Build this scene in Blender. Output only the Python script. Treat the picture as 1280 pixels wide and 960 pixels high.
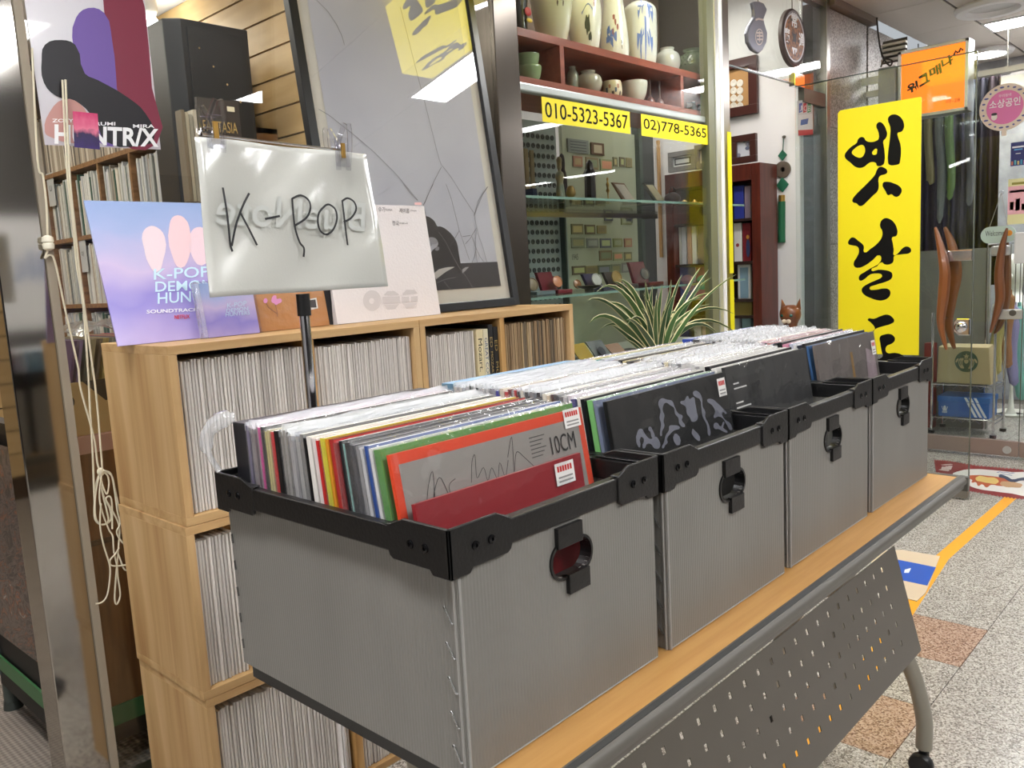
import bpy, bmesh, math, random
from mathutils import Vector, Matrix
random.seed(11)
sc = bpy.context.scene
for _o in list(bpy.data.objects): bpy.data.objects.remove(_o)
COL = sc.collection
V = Vector
# ------------------------------------------------------------------ camera
FPX, YAW, PITCH, ROLL = 1041.4256, .7542, .1348, -.0547
CAM = V((0, 0, 1.2176))
_f = V((math.cos(YAW)*math.cos(PITCH), math.sin(YAW)*math.cos(PITCH), -math.sin(PITCH)))
_r = _f.cross(V((0, 0, 1))).normalized(); _u = _r.cross(_f)
CR = _r*math.cos(ROLL) + _u*math.sin(ROLL); CU = -_r*math.sin(ROLL) + _u*math.cos(ROLL); CF = _f
cd = bpy.data.cameras.new('camera'); cd.sensor_fit = 'HORIZONTAL'; cd.sensor_width = 36; cd.lens = FPX/1280*36
cd.clip_start = .02; cd.clip_end = 60
cam = bpy.data.objects.new('camera', cd); COL.objects.link(cam)
cam.matrix_world = Matrix(((CR.x, CU.x, -CF.x, CAM.x), (CR.y, CU.y, -CF.y, CAM.y), (CR.z, CU.z, -CF.z, CAM.z), (0, 0, 0, 1)))
sc.camera = cam
# ------------------------------------------------------------------ world, exposure
w = bpy.data.worlds.new('world'); sc.world = w; w.use_nodes = True
w.node_tree.nodes['Background'].inputs[0].default_value = (.75, .8, .85, 1)
w.node_tree.nodes['Background'].inputs[1].default_value = .25
sc.view_settings.view_transform = 'Standard'; sc.view_settings.look = 'None'
sc.view_settings.exposure = 1.3; sc.view_settings.gamma = 1.0; sc.view_settings.use_curve_mapping = False
sc.cycles.transparent_max_bounces = 40; sc.cycles.max_bounces = 8
STRIP, DOWN, SHOP, ANTQ, WIG = 18.0, 45.0, 8.0, 7.0, 8.0     # lamp strengths

# ------------------------------------------------------------------ measuring helpers (a sight line met with a real plane)
def ray(x, y): return CF + CR*((x-640)/FPX) - CU*((y-480)/FPX)
def PX(x, y, X): d = ray(x, y); return CAM + d*(X/d.x)
def PY(x, y, Y): d = ray(x, y); return CAM + d*(Y/d.y)
def PZ(x, y, Z): d = ray(x, y); return CAM + d*((Z-CAM.z)/d.z)
def PP(x, y, A, n): d = ray(x, y); return CAM + d*((A-CAM).dot(n)/d.dot(n))

# ------------------------------------------------------------------ materials
def lin(c):
    c = c/255.0
    return c/12.92 if c <= .04045 else ((c+.055)/1.055)**2.4
def rgb(c): return (lin(c[0]), lin(c[1]), lin(c[2]), 1)
_mc = {}
def mat(name, col=(128,128,128), rough=.5, metal=0, emit=0, coat=0, bump=None, var=None, spec=.5, sheen=0):
    if name in _mc: return _mc[name]
    m = bpy.data.materials.new(name); m.use_nodes = True; _mc[name] = m
    nt = m.node_tree; b = nt.nodes['Principled BSDF']; I = b.inputs
    I['Base Color'].default_value = rgb(col); I['Roughness'].default_value = rough; I['Metallic'].default_value = metal
    I['Coat Weight'].default_value = coat; I['Coat Roughness'].default_value = .08; I['Specular IOR Level'].default_value = spec
    if emit: I['Emission Color'].default_value = rgb(col); I['Emission Strength'].default_value = emit
    if bump or var:
        tc = nt.nodes.new('ShaderNodeTexCoord')
    if var:
        n = nt.nodes.new('ShaderNodeTexNoise'); n.inputs['Scale'].default_value = var[1]; n.inputs['Detail'].default_value = 4
        mp = nt.nodes.new('ShaderNodeMapping'); mp.inputs['Scale'].default_value = var[2] if len(var) > 2 else (1, 1, 1)
        nt.links.new(tc.outputs['Object'], mp.inputs[0]); nt.links.new(mp.outputs[0], n.inputs['Vector'])
        cr = nt.nodes.new('ShaderNodeValToRGB'); cr.color_ramp.elements[0].position = .35; cr.color_ramp.elements[1].position = .65
        cr.color_ramp.elements[0].color = rgb(col); cr.color_ramp.elements[1].color = rgb(var[0])
        nt.links.new(n.outputs[0], cr.inputs[0]); nt.links.new(cr.outputs[0], I['Base Color'])
    if bump:
        n = nt.nodes.new('ShaderNodeTexNoise'); n.inputs['Scale'].default_value = bump[0]; n.inputs['Detail'].default_value = 3
        mp = nt.nodes.new('ShaderNodeMapping'); mp.inputs['Scale'].default_value = bump[2] if len(bump) > 2 else (1, 1, 1)
        nt.links.new(tc.outputs['Object'], mp.inputs[0]); nt.links.new(mp.outputs[0], n.inputs['Vector'])
        bp = nt.nodes.new('ShaderNodeBump'); bp.inputs['Strength'].default_value = bump[1]; bp.inputs['Distance'].default_value = .01
        nt.links.new(n.outputs[0], bp.inputs['Height']); nt.links.new(bp.outputs[0], I['Normal'])
    return m
def node(nt, t, **k):
    n = nt.nodes.new(t)
    for a, v in k.items(): setattr(n, a, v)
    return n
def glass_mat(name, tint=(245, 250, 248), gloss=1.0):
    m = bpy.data.materials.new(name); m.use_nodes = True; nt = m.node_tree; nt.nodes.clear()
    out = node(nt, 'ShaderNodeOutputMaterial'); mx = node(nt, 'ShaderNodeMixShader'); tr = node(nt, 'ShaderNodeBsdfTransparent')
    gl = node(nt, 'ShaderNodeBsdfGlossy'); gl.inputs['Roughness'].default_value = .0
    tr.inputs[0].default_value = rgb(tint)
    lw = node(nt, 'ShaderNodeLayerWeight'); lw.inputs[0].default_value = .5
    p = node(nt, 'ShaderNodeMath', operation='POWER'); p.inputs[1].default_value = 4
    ma = node(nt, 'ShaderNodeMath', operation='MULTIPLY_ADD'); ma.inputs[1].default_value = .85*gloss; ma.inputs[2].default_value = .042*gloss
    L = nt.links.new
    L(lw.outputs['Facing'], p.inputs[0]); L(p.outputs[0], ma.inputs[0]); L(ma.outputs[0], mx.inputs[0])
    L(tr.outputs[0], mx.inputs[1]); L(gl.outputs[0], mx.inputs[2]); L(mx.outputs[0], out.inputs[0])
    return m
def film_mat(name, white=.2, rough=.12, bs=60, bst=.5):
    m = bpy.data.materials.new(name); m.use_nodes = True; nt = m.node_tree
    b = nt.nodes['Principled BSDF']; out = nt.nodes['Material Output']
    b.inputs['Base Color'].default_value = (.85, .87, .9, 1); b.inputs['Roughness'].default_value = rough
    tr = node(nt, 'ShaderNodeBsdfTransparent'); mx = node(nt, 'ShaderNodeMixShader')
    tc = node(nt, 'ShaderNodeTexCoord'); n = node(nt, 'ShaderNodeTexNoise'); n.inputs['Scale'].default_value = bs; n.inputs['Detail'].default_value = 2
    bp = node(nt, 'ShaderNodeBump'); bp.inputs['Strength'].default_value = bst; bp.inputs['Distance'].default_value = .01
    gl = node(nt, 'ShaderNodeBsdfGlossy'); gl.inputs['Roughness'].default_value = rough
    lw = node(nt, 'ShaderNodeLayerWeight'); p = node(nt, 'ShaderNodeMath', operation='POWER'); p.inputs[1].default_value = 3
    ma = node(nt, 'ShaderNodeMath', operation='MULTIPLY_ADD'); ma.inputs[1].default_value = .6; ma.inputs[2].default_value = .06
    mx2 = node(nt, 'ShaderNodeMixShader'); L = nt.links.new
    L(tc.outputs['Object'], n.inputs['Vector']); L(n.outputs[0], bp.inputs['Height'])
    for q in (b, gl, lw): L(bp.outputs[0], q.inputs['Normal'])
    mx.inputs[0].default_value = white
    L(tr.outputs[0], mx.inputs[1]); L(b.outputs[0], mx.inputs[2])
    L(lw.outputs['Facing'], p.inputs[0]); L(p.outputs[0], ma.inputs[0]); L(ma.outputs[0], mx2.inputs[0])
    L(mx.outputs[0], mx2.inputs[1]); L(gl.outputs[0], mx2.inputs[2]); L(mx2.outputs[0], out.inputs[0])
    return m
def pine_mat(name, sc3, c1=(198,162,112), c2=(172,130,80), c3=(212,180,132)):
    m = bpy.data.materials.new(name); m.use_nodes = True; nt = m.node_tree; b = nt.nodes['Principled BSDF']
    b.inputs['Roughness'].default_value = .55; L = nt.links.new
    tc = node(nt, 'ShaderNodeTexCoord'); mp = node(nt, 'ShaderNodeMapping'); mp.inputs['Scale'].default_value = sc3
    n = node(nt, 'ShaderNodeTexNoise'); n.inputs['Scale'].default_value = 1; n.inputs['Detail'].default_value = 5; n.inputs['Distortion'].default_value = .6
    cr = node(nt, 'ShaderNodeValToRGB'); e = cr.color_ramp.elements
    e[0].position = .3; e[0].color = rgb(c2); e[1].position = .72; e[1].color = rgb(c3); q = e.new(.5); q.color = rgb(c1)
    L(tc.outputs['Object'], mp.inputs[0]); L(mp.outputs[0], n.inputs['Vector']); L(n.outputs[0], cr.inputs[0])
    vo = node(nt, 'ShaderNodeTexVoronoi'); vo.inputs['Scale'].default_value = 7.5
    mp2 = node(nt, 'ShaderNodeMapping'); mp2.inputs['Scale'].default_value = (0, 1, .5) if sc3[2] < 5 else (.5, 1, 0)
    L(tc.outputs['Object'], mp2.inputs[0]); L(mp2.outputs[0], vo.inputs['Vector'])
    k = node(nt, 'ShaderNodeValToRGB'); k.color_ramp.elements[0].position = .045; k.color_ramp.elements[0].color = (1, 1, 1, 1)
    k.color_ramp.elements[1].position = .1; k.color_ramp.elements[1].color = (0, 0, 0, 1)
    L(vo.outputs['Distance'], k.inputs[0])
    mx = node(nt, 'ShaderNodeMix', data_type='RGBA'); L(k.outputs[0], mx.inputs[0]); L(cr.outputs[0], mx.inputs[6]); mx.inputs[7].default_value = rgb((98,62,34))
    L(mx.outputs[2], b.inputs['Base Color'])
    return m
def speckle_mat(name, cols, scale, rough=.25, coat=0):
    m = bpy.data.materials.new(name); m.use_nodes = True; nt = m.node_tree; b = nt.nodes['Principled BSDF']; L = nt.links.new
    tc = node(nt, 'ShaderNodeTexCoord'); vo = node(nt, 'ShaderNodeTexVoronoi'); vo.inputs['Scale'].default_value = scale
    sp = node(nt, 'ShaderNodeSeparateColor'); cr = node(nt, 'ShaderNodeValToRGB'); cr.color_ramp.interpolation = 'LINEAR'
    n = node(nt, 'ShaderNodeTexNoise'); n.inputs['Scale'].default_value = scale*2.2; n.inputs['Detail'].default_value = 3
    mx = node(nt, 'ShaderNodeMath', operation='MULTIPLY_ADD'); mx.inputs[1].default_value = .55
    e = cr.color_ramp.elements
    while len(e) < len(cols): e.new(.5)
    for i, c in enumerate(cols): e[i].position = .22+.6*i/(len(cols)-1); e[i].color = rgb(c)
    L(tc.outputs['Object'], vo.inputs['Vector']); L(tc.outputs['Object'], n.inputs['Vector'])
    L(vo.outputs['Color'], sp.inputs[0]); L(sp.outputs[0], mx.inputs[0])
    m2 = node(nt, 'ShaderNodeMath', operation='MULTIPLY'); m2.inputs[1].default_value = .45; L(n.outputs[0], m2.inputs[0]); L(m2.outputs[0], mx.inputs[2])
    L(mx.outputs[0], cr.inputs[0]); L(cr.outputs[0], b.inputs['Base Color'])
    b.inputs['Roughness'].default_value = rough; b.inputs['Coat Weight'].default_value = coat
    return m
def rib_mat(name, col, k, amp=.06, bst=.2, rough=.42):
    m = bpy.data.materials.new(name); m.use_nodes = True; nt = m.node_tree; b = nt.nodes['Principled BSDF']; L = nt.links.new
    tc = node(nt, 'ShaderNodeTexCoord'); s = node(nt, 'ShaderNodeSeparateXYZ'); L(tc.outputs['Object'], s.inputs[0])
    o = []
    for i in (0, 1):
        a = node(nt, 'ShaderNodeMath', operation='MULTIPLY'); a.inputs[1].default_value = k; L(s.outputs[i], a.inputs[0])
        c = node(nt, 'ShaderNodeMath', operation='SINE'); L(a.outputs[0], c.inputs[0]); o.append(c)
    ad = node(nt, 'ShaderNodeMath', operation='ADD'); L(o[0].outputs[0], ad.inputs[0]); L(o[1].outputs[0], ad.inputs[1])
    mr = node(nt, 'ShaderNodeMapRange'); mr.inputs[1].default_value = -1.6; mr.inputs[2].default_value = 1.6
    mr.inputs[3].default_value = 1-amp; mr.inputs[4].default_value = 1+amp; L(ad.outputs[0], mr.inputs[0])
    n = node(nt, 'ShaderNodeTexNoise'); n.inputs['Scale'].default_value = 9; n.inputs['Detail'].default_value = 6
    mp = node(nt, 'ShaderNodeMapping'); mp.inputs['Scale'].default_value = (1, 1, .25); L(tc.outputs['Object'], mp.inputs[0]); L(mp.outputs[0], n.inputs['Vector'])
    mr2 = node(nt, 'ShaderNodeMapRange'); mr2.inputs[1].default_value = .3; mr2.inputs[2].default_value = .75; mr2.inputs[3].default_value = .93; mr2.inputs[4].default_value = 1.1; L(n.outputs[0], mr2.inputs[0])
    mu = node(nt, 'ShaderNodeMath', operation='MULTIPLY'); L(mr.outputs[0], mu.inputs[0]); L(mr2.outputs[0], mu.inputs[1])
    vm = node(nt, 'ShaderNodeVectorMath', operation='SCALE'); vm.inputs[0].default_value = rgb(col)[:3]; L(mu.outputs[0], vm.inputs['Scale'])
    L(vm.outputs[0], b.inputs['Base Color'])
    bp = node(nt, 'ShaderNodeBump'); bp.inputs['Strength'].default_value = bst; bp.inputs['Distance'].default_value = .001
    L(ad.outputs[0], bp.inputs['Height']); L(bp.outputs[0], b.inputs['Normal'])
    b.inputs['Roughness'].default_value = rough
    return m
def emit_mat(name, col, s):
    m = bpy.data.materials.new(name); m.use_nodes = True; nt = m.node_tree; nt.nodes.clear()
    e = node(nt, 'ShaderNodeEmission'); o = node(nt, 'ShaderNodeOutputMaterial'); e.inputs[0].default_value = rgb(col); e.inputs[1].default_value = s
    nt.links.new(e.outputs[0], o.inputs[0]); return m
def ramp_mat(name, axis, a, b_, stops, rough=.3, coat=0, cloud=None):
    """colour print that runs through STOPS between object coordinates a and b along one axis"""
    m = bpy.data.materials.new(name); m.use_nodes = True; nt = m.node_tree; b = nt.nodes['Principled BSDF']; L = nt.links.new
    tc = node(nt, 'ShaderNodeTexCoord'); s = node(nt, 'ShaderNodeSeparateXYZ'); L(tc.outputs['Generated'], s.inputs[0])
    cr = node(nt, 'ShaderNodeValToRGB'); e = cr.color_ramp.elements
    while len(e) < len(stops): e.new(.5)
    for i, (p, c) in enumerate(stops): e[i].position = p; e[i].color = rgb(c)
    if cloud:
        n = node(nt, 'ShaderNodeTexNoise'); n.inputs['Scale'].default_value = cloud[0]; L(tc.outputs['Generated'], n.inputs['Vector'])
        ma = node(nt, 'ShaderNodeMath', operation='MULTIPLY_ADD'); ma.inputs[1].default_value = cloud[1]; L(n.outputs[0], ma.inputs[0]); L(s.outputs[axis], ma.inputs[2])
        sb = node(nt, 'ShaderNodeMath', operation='SUBTRACT'); sb.inputs[1].default_value = cloud[1]*.5; L(ma.outputs[0], sb.inputs[0]); L(sb.outputs[0], cr.inputs[0])
    else: L(s.outputs[axis], cr.inputs[0])
    L(cr.outputs[0], b.inputs['Base Color']); b.inputs['Roughness'].default_value = rough; b.inputs['Coat Weight'].default_value = coat
    return m

# ------------------------------------------------------------------ mesh helpers
WL = {}
class MB:
    def __init__(s): s.v = []; s.f = []; s.m = []
    def add(s, vs, fs, mi=0):
        o = len(s.v); s.v += [V(p) for p in vs]; s.f += [tuple(i+o for i in f) for f in fs]; s.m += [mi]*len(fs); return s
    def hexa(s, p, mi=0):   # 8 corners: bottom loop then top loop
        return s.add(p, [(3,2,1,0),(4,5,6,7),(0,1,5,4),(1,2,6,5),(2,3,7,6),(3,0,4,7)], mi)
    def box(s, x0, x1, y0, y1, z0, z1, mi=0):
        return s.hexa([(x0,y0,z0),(x1,y0,z0),(x1,y1,z0),(x0,y1,z0),(x0,y0,z1),(x1,y0,z1),(x1,y1,z1),(x0,y1,z1)], mi)
    def obox(s, c, a, b, d, mi=0):   # centre and three half vectors
        c = V(c); a = V(a); b = V(b); d = V(d)
        return s.hexa([c-a-b-d, c+a-b-d, c+a+b-d, c-a+b-d, c-a-b+d, c+a-b+d, c+a+b+d, c-a+b+d], mi)
    def prism(s, pts, off, mi=0):
        n = len(pts); off = V(off); a = [V(p) for p in pts]
        return s.add(a+[p+off for p in a], [tuple(range(n))[::-1], tuple(range(n, 2*n))]+[(i, (i+1) % n, n+(i+1) % n, n+i) for i in range(n)], mi)
    def poly(s, pts, mi=0): return s.add(pts, [tuple(range(len(pts)))], mi)
    def tube(s, path, r, n=8, mi=0, cap=True, flat=1.0):
        P = [V(p) for p in path]; R = r if isinstance(r, (list, tuple)) else [r]*len(P)
        up = V((0, 0, 1)); vs = []; pv = None
        for i, p in enumerate(P):
            t = (P[min(i+1, len(P)-1)]-P[max(i-1, 0)])
            t = t.normalized() if t.length > 1e-9 else V((0, 0, 1))
            if pv is None: a = t.cross(up if abs(t.z) < .95 else V((1, 0, 0))).normalized()
            else:
                a = pv - t*pv.dot(t); a = a.normalized() if a.length > 1e-6 else t.cross(up).normalized()
            pv = a; b = t.cross(a)
            vs += [p+(a*math.cos(2*math.pi*k/n)+b*math.sin(2*math.pi*k/n)*flat)*R[i] for k in range(n)]
        fs = [(i*n+k, i*n+(k+1) % n, (i+1)*n+(k+1) % n, (i+1)*n+k) for i in range(len(P)-1) for k in range(n)]
        if cap: fs += [tuple(range(n))[::-1], tuple(range((len(P)-1)*n, len(P)*n))]
        return s.add(vs, fs, mi)
    def lathe(s, prof, c=(0,0,0), n=24, mi=0, ax=None, mis=None):
        c = V(c); z = V(ax).normalized() if ax is not None else V((0, 0, 1))
        a = z.cross(V((0, 1, 0)) if abs(z.y) < .9 else V((1, 0, 0))).normalized(); b = z.cross(a)
        vs = []
        for r, h in prof: vs += [c+z*h+(a*math.cos(2*math.pi*k/n)+b*math.sin(2*math.pi*k/n))*max(r, 1e-5) for k in range(n)]
        o = len(s.v); s.v += vs
        for i in range(len(prof)-1):
            for k in range(n):
                s.f.append((o+i*n+k, o+i*n+(k+1) % n, o+(i+1)*n+(k+1) % n, o+(i+1)*n+k)); s.m.append(mis[i] if mis else mi)
        s.f.append(tuple(o+k for k in range(n))[::-1]); s.m.append(mis[0] if mis else mi)
        s.f.append(tuple(o+(len(prof)-1)*n+k for k in range(n))); s.m.append(mis[-1] if mis else mi)
        return s
    def ball(s, c, rx, ry=None, rz=None, n=12, mi=0):
        ry = ry or rx; rz = rz or rx; c = V(c); vs = []; h = n//2
        for i in range(1, h):
            t = math.pi*i/h
            vs += [c+V((rx*math.sin(t)*math.cos(2*math.pi*k/n), ry*math.sin(t)*math.sin(2*math.pi*k/n), rz*math.cos(t))) for k in range(n)]
        vs += [c+V((0, 0, rz)), c-V((0, 0, rz))]; T = len(vs)-2
        fs = [(i*n+k, (i+1)*n+k, (i+1)*n+(k+1) % n, i*n+(k+1) % n) for i in range(h-2) for k in range(n)]
        fs += [(T, k, (k+1) % n) for k in range(n)]+[(T+1, (h-2)*n+(k+1) % n, (h-2)*n+k) for k in range(n)]
        return s.add(vs, fs, mi)
    def build(s, name, mats, parent=None, smooth=False, bevel=0, seg=2, kind=None, solid=0):
        if not isinstance(mats, (list, tuple)): mats = [mats]
        me = bpy.data.meshes.new(name)
        if parent is not None: base = WL[parent]
        else:
            xs = [p.x for p in s.v]; ys = [p.y for p in s.v]; zs = [p.z for p in s.v]
            base = V(((min(xs)+max(xs))/2, (min(ys)+max(ys))/2, min(zs)))
        me.from_pydata([p-base for p in s.v], [], s.f)
        for m in mats: me.materials.append(m)
        me.polygons.foreach_set('material_index', s.m)
        bm = bmesh.new(); bm.from_mesh(me); bmesh.ops.recalc_face_normals(bm, faces=bm.faces); bm.to_mesh(me); bm.free()
        if smooth:
            me.polygons.foreach_set('use_smooth', [True]*len(me.polygons))
            me.set_sharp_from_angle(angle=math.radians(40))
        o = bpy.data.objects.new(name, me); COL.objects.link(o); WL[o] = base
        if parent is not None: o.parent = parent
        else: o.location = base
        if solid:
            md = o.modifiers.new('thickness', 'SOLIDIFY'); md.thickness = solid; md.offset = 0
        if bevel:
            md = o.modifiers.new('bevel', 'BEVEL'); md.width = bevel; md.segments = seg; md.limit_method = 'ANGLE'; md.angle_limit = math.radians(50)
            md.harden_normals = False
        if kind: o['kind'] = kind
        return o
def tag(o, label, cat, group=None):
    o['label'] = label; o['category'] = cat
    if group: o['group'] = group
    return o
def thing(name, label, cat, loc, group=None):
    o = bpy.data.objects.new(name, None); COL.objects.link(o); o.empty_display_size = .05; o.location = loc; WL[o] = V(loc)
    return tag(o, label, cat, group)
def struct(o): o['kind'] = 'structure'; return o
def frame_root(name, loc):
    o = bpy.data.objects.new(name, None); COL.objects.link(o); o.location = loc; WL[o] = V(loc); o['kind'] = 'structure'; return o
def copy_tree(root, loc, label):
    r = root.copy(); COL.objects.link(r); r.location = loc; r['label'] = label; WL[r] = V(loc)
    for ch in root.children:
        c = ch.copy(); COL.objects.link(c); c.parent = r
        for g in ch.children:
            d = g.copy(); COL.objects.link(d); d.parent = c
    return r
def curve_mesh(cu):
    o = bpy.data.objects.new('tmp', cu); COL.objects.link(o)
    dg = bpy.context.evaluated_depsgraph_get(); dg.update()
    e = o.evaluated_get(dg); me = e.to_mesh()
    vs = [tuple(v.co) for v in me.vertices]; fs = [tuple(p.vertices) for p in me.polygons]
    e.to_mesh_clear(); bpy.data.objects.remove(o); bpy.data.curves.remove(cu)
    return vs, fs
def text(body, p0, u, v, m, parent, bold=0, off=.0006, name='lettering', shear=0):
    """lettering fitted in the rectangle p0, p0+u, p0+v (real vectors), standing OFF in front of it"""
    cu = bpy.data.curves.new('t', 'FONT'); cu.body = body; cu.offset = bold; cu.shear = shear; cu.resolution_u = 3; cu.space_line = .95
    vs, fs = curve_mesh(cu); p0 = V(p0); u = V(u); v = V(v); n = u.cross(v).normalized()*off
    x0 = min(p[0] for p in vs); x1 = max(p[0] for p in vs); y0 = min(p[1] for p in vs); y1 = max(p[1] for p in vs)
    mb = MB(); mb.add([p0+n+u*((p[0]-x0)/(x1-x0))+v*((p[1]-y0)/(y1-y0)) for p in vs], fs)
    return mb.build(name, m, parent)
def outline(loops, fn, m, parent, name='print', smooth=True, res=3, off=None):
    """filled flat print: loops of 2-D points, fn maps a 2-D point to the surface"""
    cu = bpy.data.curves.new('c', 'CURVE'); cu.dimensions = '2D'; cu.fill_mode = 'BOTH'; cu.resolution_u = res if smooth else 1
    for lp in loops:
        if smooth:
            sp = cu.splines.new('BEZIER'); sp.bezier_points.add(len(lp)-1)
            for b, p in zip(sp.bezier_points, lp): b.co = (p[0], p[1], 0); b.handle_left_type = b.handle_right_type = 'AUTO'
        else:
            sp = cu.splines.new('POLY'); sp.points.add(len(lp)-1)
            for b, p in zip(sp.points, lp): b.co = (p[0], p[1], 0, 1)
        sp.use_cyclic_u = True
    vs, fs = curve_mesh(cu); o = V(off) if off is not None else V((0, 0, 0))
    mb = MB(); mb.add([V(fn(p[0], p[1]))+o for p in vs], fs)
    return mb.build(name, m, parent)
def strokes(lines, fn, wd, m, parent, name='print', off=None):
    """flat pen strokes of width wd metres along 2-D poly lines"""
    mb = MB(); o = V(off) if off is not None else V((0, 0, 0))
    for ln in lines:
        P = [V(fn(*p))+o for p in ln]
        if len(P) < 2: continue
        nrm = None
        for i in range(len(P)-1):
            d = (P[i+1]-P[i])
            if d.length < 1e-6: continue
        a0 = V(fn(ln[0][0], ln[0][1])); n = (V(fn(ln[0][0]+5, ln[0][1]))-a0).cross(V(fn(ln[0][0], ln[0][1]-5))-a0).normalized()
        vs = []
        for i, p in enumerate(P):
            t = (P[min(i+1, len(P)-1)]-P[max(i-1, 0)]).normalized(); s = n.cross(t)*wd/2
            vs += [p-s, p+s]
        mb.add(vs, [(2*i, 2*i+1, 2*i+3, 2*i+2) for i in range(len(P)-1)])
    return mb.build(name, m, parent)
def spline(pts, k=6):
    """Catmull-Rom through points of any dimension"""
    P = [tuple(p) for p in pts]; out = []
    for i in range(len(P)-1):
        a = P[max(i-1, 0)]; b = P[i]; c = P[i+1]; d = P[min(i+2, len(P)-1)]
        for j in range(k):
            t = j/k
            out.append(tuple(.5*((2*b[q])+(-a[q]+c[q])*t+(2*a[q]-5*b[q]+4*c[q]-d[q])*t*t+(-a[q]+3*b[q]-3*c[q]+d[q])*t**3) for q in range(len(b))))
    out.append(P[-1]); return out

# ------------------------------------------------------------------ material set
M = dict(
 strip=emit_mat('lamp_panel', (250,250,251), STRIP), down=emit_mat('downlight', (255,244,226), DOWN), shop=emit_mat('shop_fill_panel', (255,246,232), SHOP),
 antq=emit_mat('antique_fill_panel', (255,248,236), ANTQ), wig=emit_mat('wig_fill_panel', (250,250,255), WIG), bulb=emit_mat('bulb', (255,250,240), 30),
 glass=glass_mat('window_glass', (251,253,252), 1.0), doorglass=glass_mat('door_glass', (247,250,249), .8), glass2=glass_mat('display_glass', (251,253,252), .6), picglass=glass_mat('picture_glass', (255,255,255), 2.6), clear=glass_mat('clear_plastic', (250,250,252), 1.6),
 film=film_mat('film', .07), filmw=film_mat('film_white', .38, .18, 70, .5), wrap=film_mat('wrap', .02, .05, 15, .9), wrapw=film_mat('bag_film', .3, .15, 30, .9),
 pinez=pine_mat('pine_upright', (20,20,1.3)), pinex=pine_mat('pine_flat', (1.3,20,20)), pined=pine_mat('pine_edge', (30,30,3), (190,146,88), (150,104,54), (206,166,110)),
 beech=mat('beech_laminate', (204,156,92), .38, var=((194,144,80), 6, (1, 14, 14))),
 rib=rib_mat('corrugated_plastic', (127,125,120), 1350, .026), black=mat('black_plastic', (16,16,17), .38, bump=(220, .06)), blackm=mat('black_matt', (14,14,15), .7),
 screw=mat('screw_steel', (40,40,42), .25, .8), wire=mat('staple_wire', (200,200,200), .25, 1), gwear=mat('scuffed_plastic', (160,158,154), .4),
 gmetal=mat('grey_metal', (92,87,79), .42, .15), gtrim=mat('grey_moulding', (94,91,84), .4), leg=mat('grey_leg', (142,138,126), .38, .1),
 steel=mat('stainless', (178,174,168), .07, 1), steelb=mat('brushed_steel', (150,146,140), .28, 1, bump=(60, .05, (1, 1, .02))), alu=mat('aluminium', (205,207,208), .3, .7), chrome=mat('chrome', (215,215,218), .1, 1),
 white=mat('white_paint', (232,230,228), .6), wall=mat('white_wall', (226,224,226), .7), ceilw=mat('shop_ceiling', (225,225,228), .8),
 taupe=mat('taupe_wall', (128,116,108), .7), greywall=mat('grey_wall', (158,158,160), .7), cpanel=mat('ceiling_panel', (206,196,184), .36, .25), cdark=mat('ceiling_joint', (70,66,60), .5),
 tile=speckle_mat('granite_tile', [(100,94,88), (158,150,142), (190,184,175), (216,212,204)], 250, .22), brown=speckle_mat('brown_granite_tile', [(110,84,70), (160,128,108), (190,160,140), (200,174,156)], 240, .22),
 joint=mat('tile_joint', (88,84,78), .8), granite=speckle_mat('granite_wall', [(104,98,94), (146,140,136), (176,170,166), (196,192,188)], 150, .4),
 slat=mat('slat_board', (196,166,118), .5, var=((182,152,104), 3, (1, 1, 8))), slatgap=mat('slat_gap', (70,52,34), .8),
 oak=mat('brown_wood', (142,96,58), .5, var=((112,72,42), 5, (9, 9, .8))), rackwood=mat('rack_wood', (150,112,76), .55, var=((120,86,54), 6, (2, 9, 9))), redwood=mat('red_wood', (150,74,52), .38, var=((128,58,40), 5, (1, 9, 9))), mahog=mat('mahogany', (92,38,28), .3, var=((70,28,20), 5, (9, 9, 1))),
 carpet=rib_mat('ribbed_mat', (128,120,112), 420, .28, .8, .9), green=mat('green_paint', (62,112,70), .45), cardboard=mat('cardboard', (190,160,108), .7),
 satin=mat('satin_metal', (196,194,190), .42, .5), cream=mat('cream', (232,226,206), .6), ink=mat('ink', (12,11,11), .6, spec=.15), yellow=mat('sign_yellow', (238,220,22), .42), yelled=mat('sign_yellow_lit', (250,232,40), .4, emit=.9),
 orange=mat('sign_orange', (255,118,30), .4, emit=.62), cord=mat('cord', (216,208,184), .7), brass=mat('brass', (190,150,80), .3, .9),
)
def C(col, rough=.45, coat=0): return mat('c_%d_%d_%d_%d' % (*col, int(rough*100)), col, rough, coat=coat)

# ================================================================== SETTING
YF = 1.95                                   # the shop fronts' plane
floor = struct(MB().box(-4, 16, -6.3, 6.2, -.06, -.004).build('floor', M['joint']))
# floor tiles: pieces of the floor, 0.295 m grid with some double-length tiles
xs = [.8, 1.09, 1.375, 1.66, 1.953, 2.245, 2.537, 2.845, 3.13, 3.41, 3.70, 3.99, 4.28, 4.57, 4.86, 5.15, 5.44, 5.74, 6.03, 6.62, 7.2]
ys = [-.85+.3*k for k in range(10)]
browns = {(6, 5), (4, 5), (9, 1), (12, 7), (2, 3)}
_tm = {}
def floor_tile(x0, x1, y0, y1, m):
    k = (round(x1-x0, 3), round(y1-y0, 3), m.name)
    if k not in _tm:
        o = MB().box(x0+.0012, x1-.0012, y0+.0012, y1-.0012, -.004, 0).build('floor_tile', m, floor)
        o.data.transform(Matrix.Translation((-x0, -y0, 0))); _tm[k] = o.data
        o.location = (x0, y0, 0); return
    o = bpy.data.objects.new('floor_tile', _tm[k]); COL.objects.link(o); o.parent = floor; o.location = (x0, y0, 0)
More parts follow.
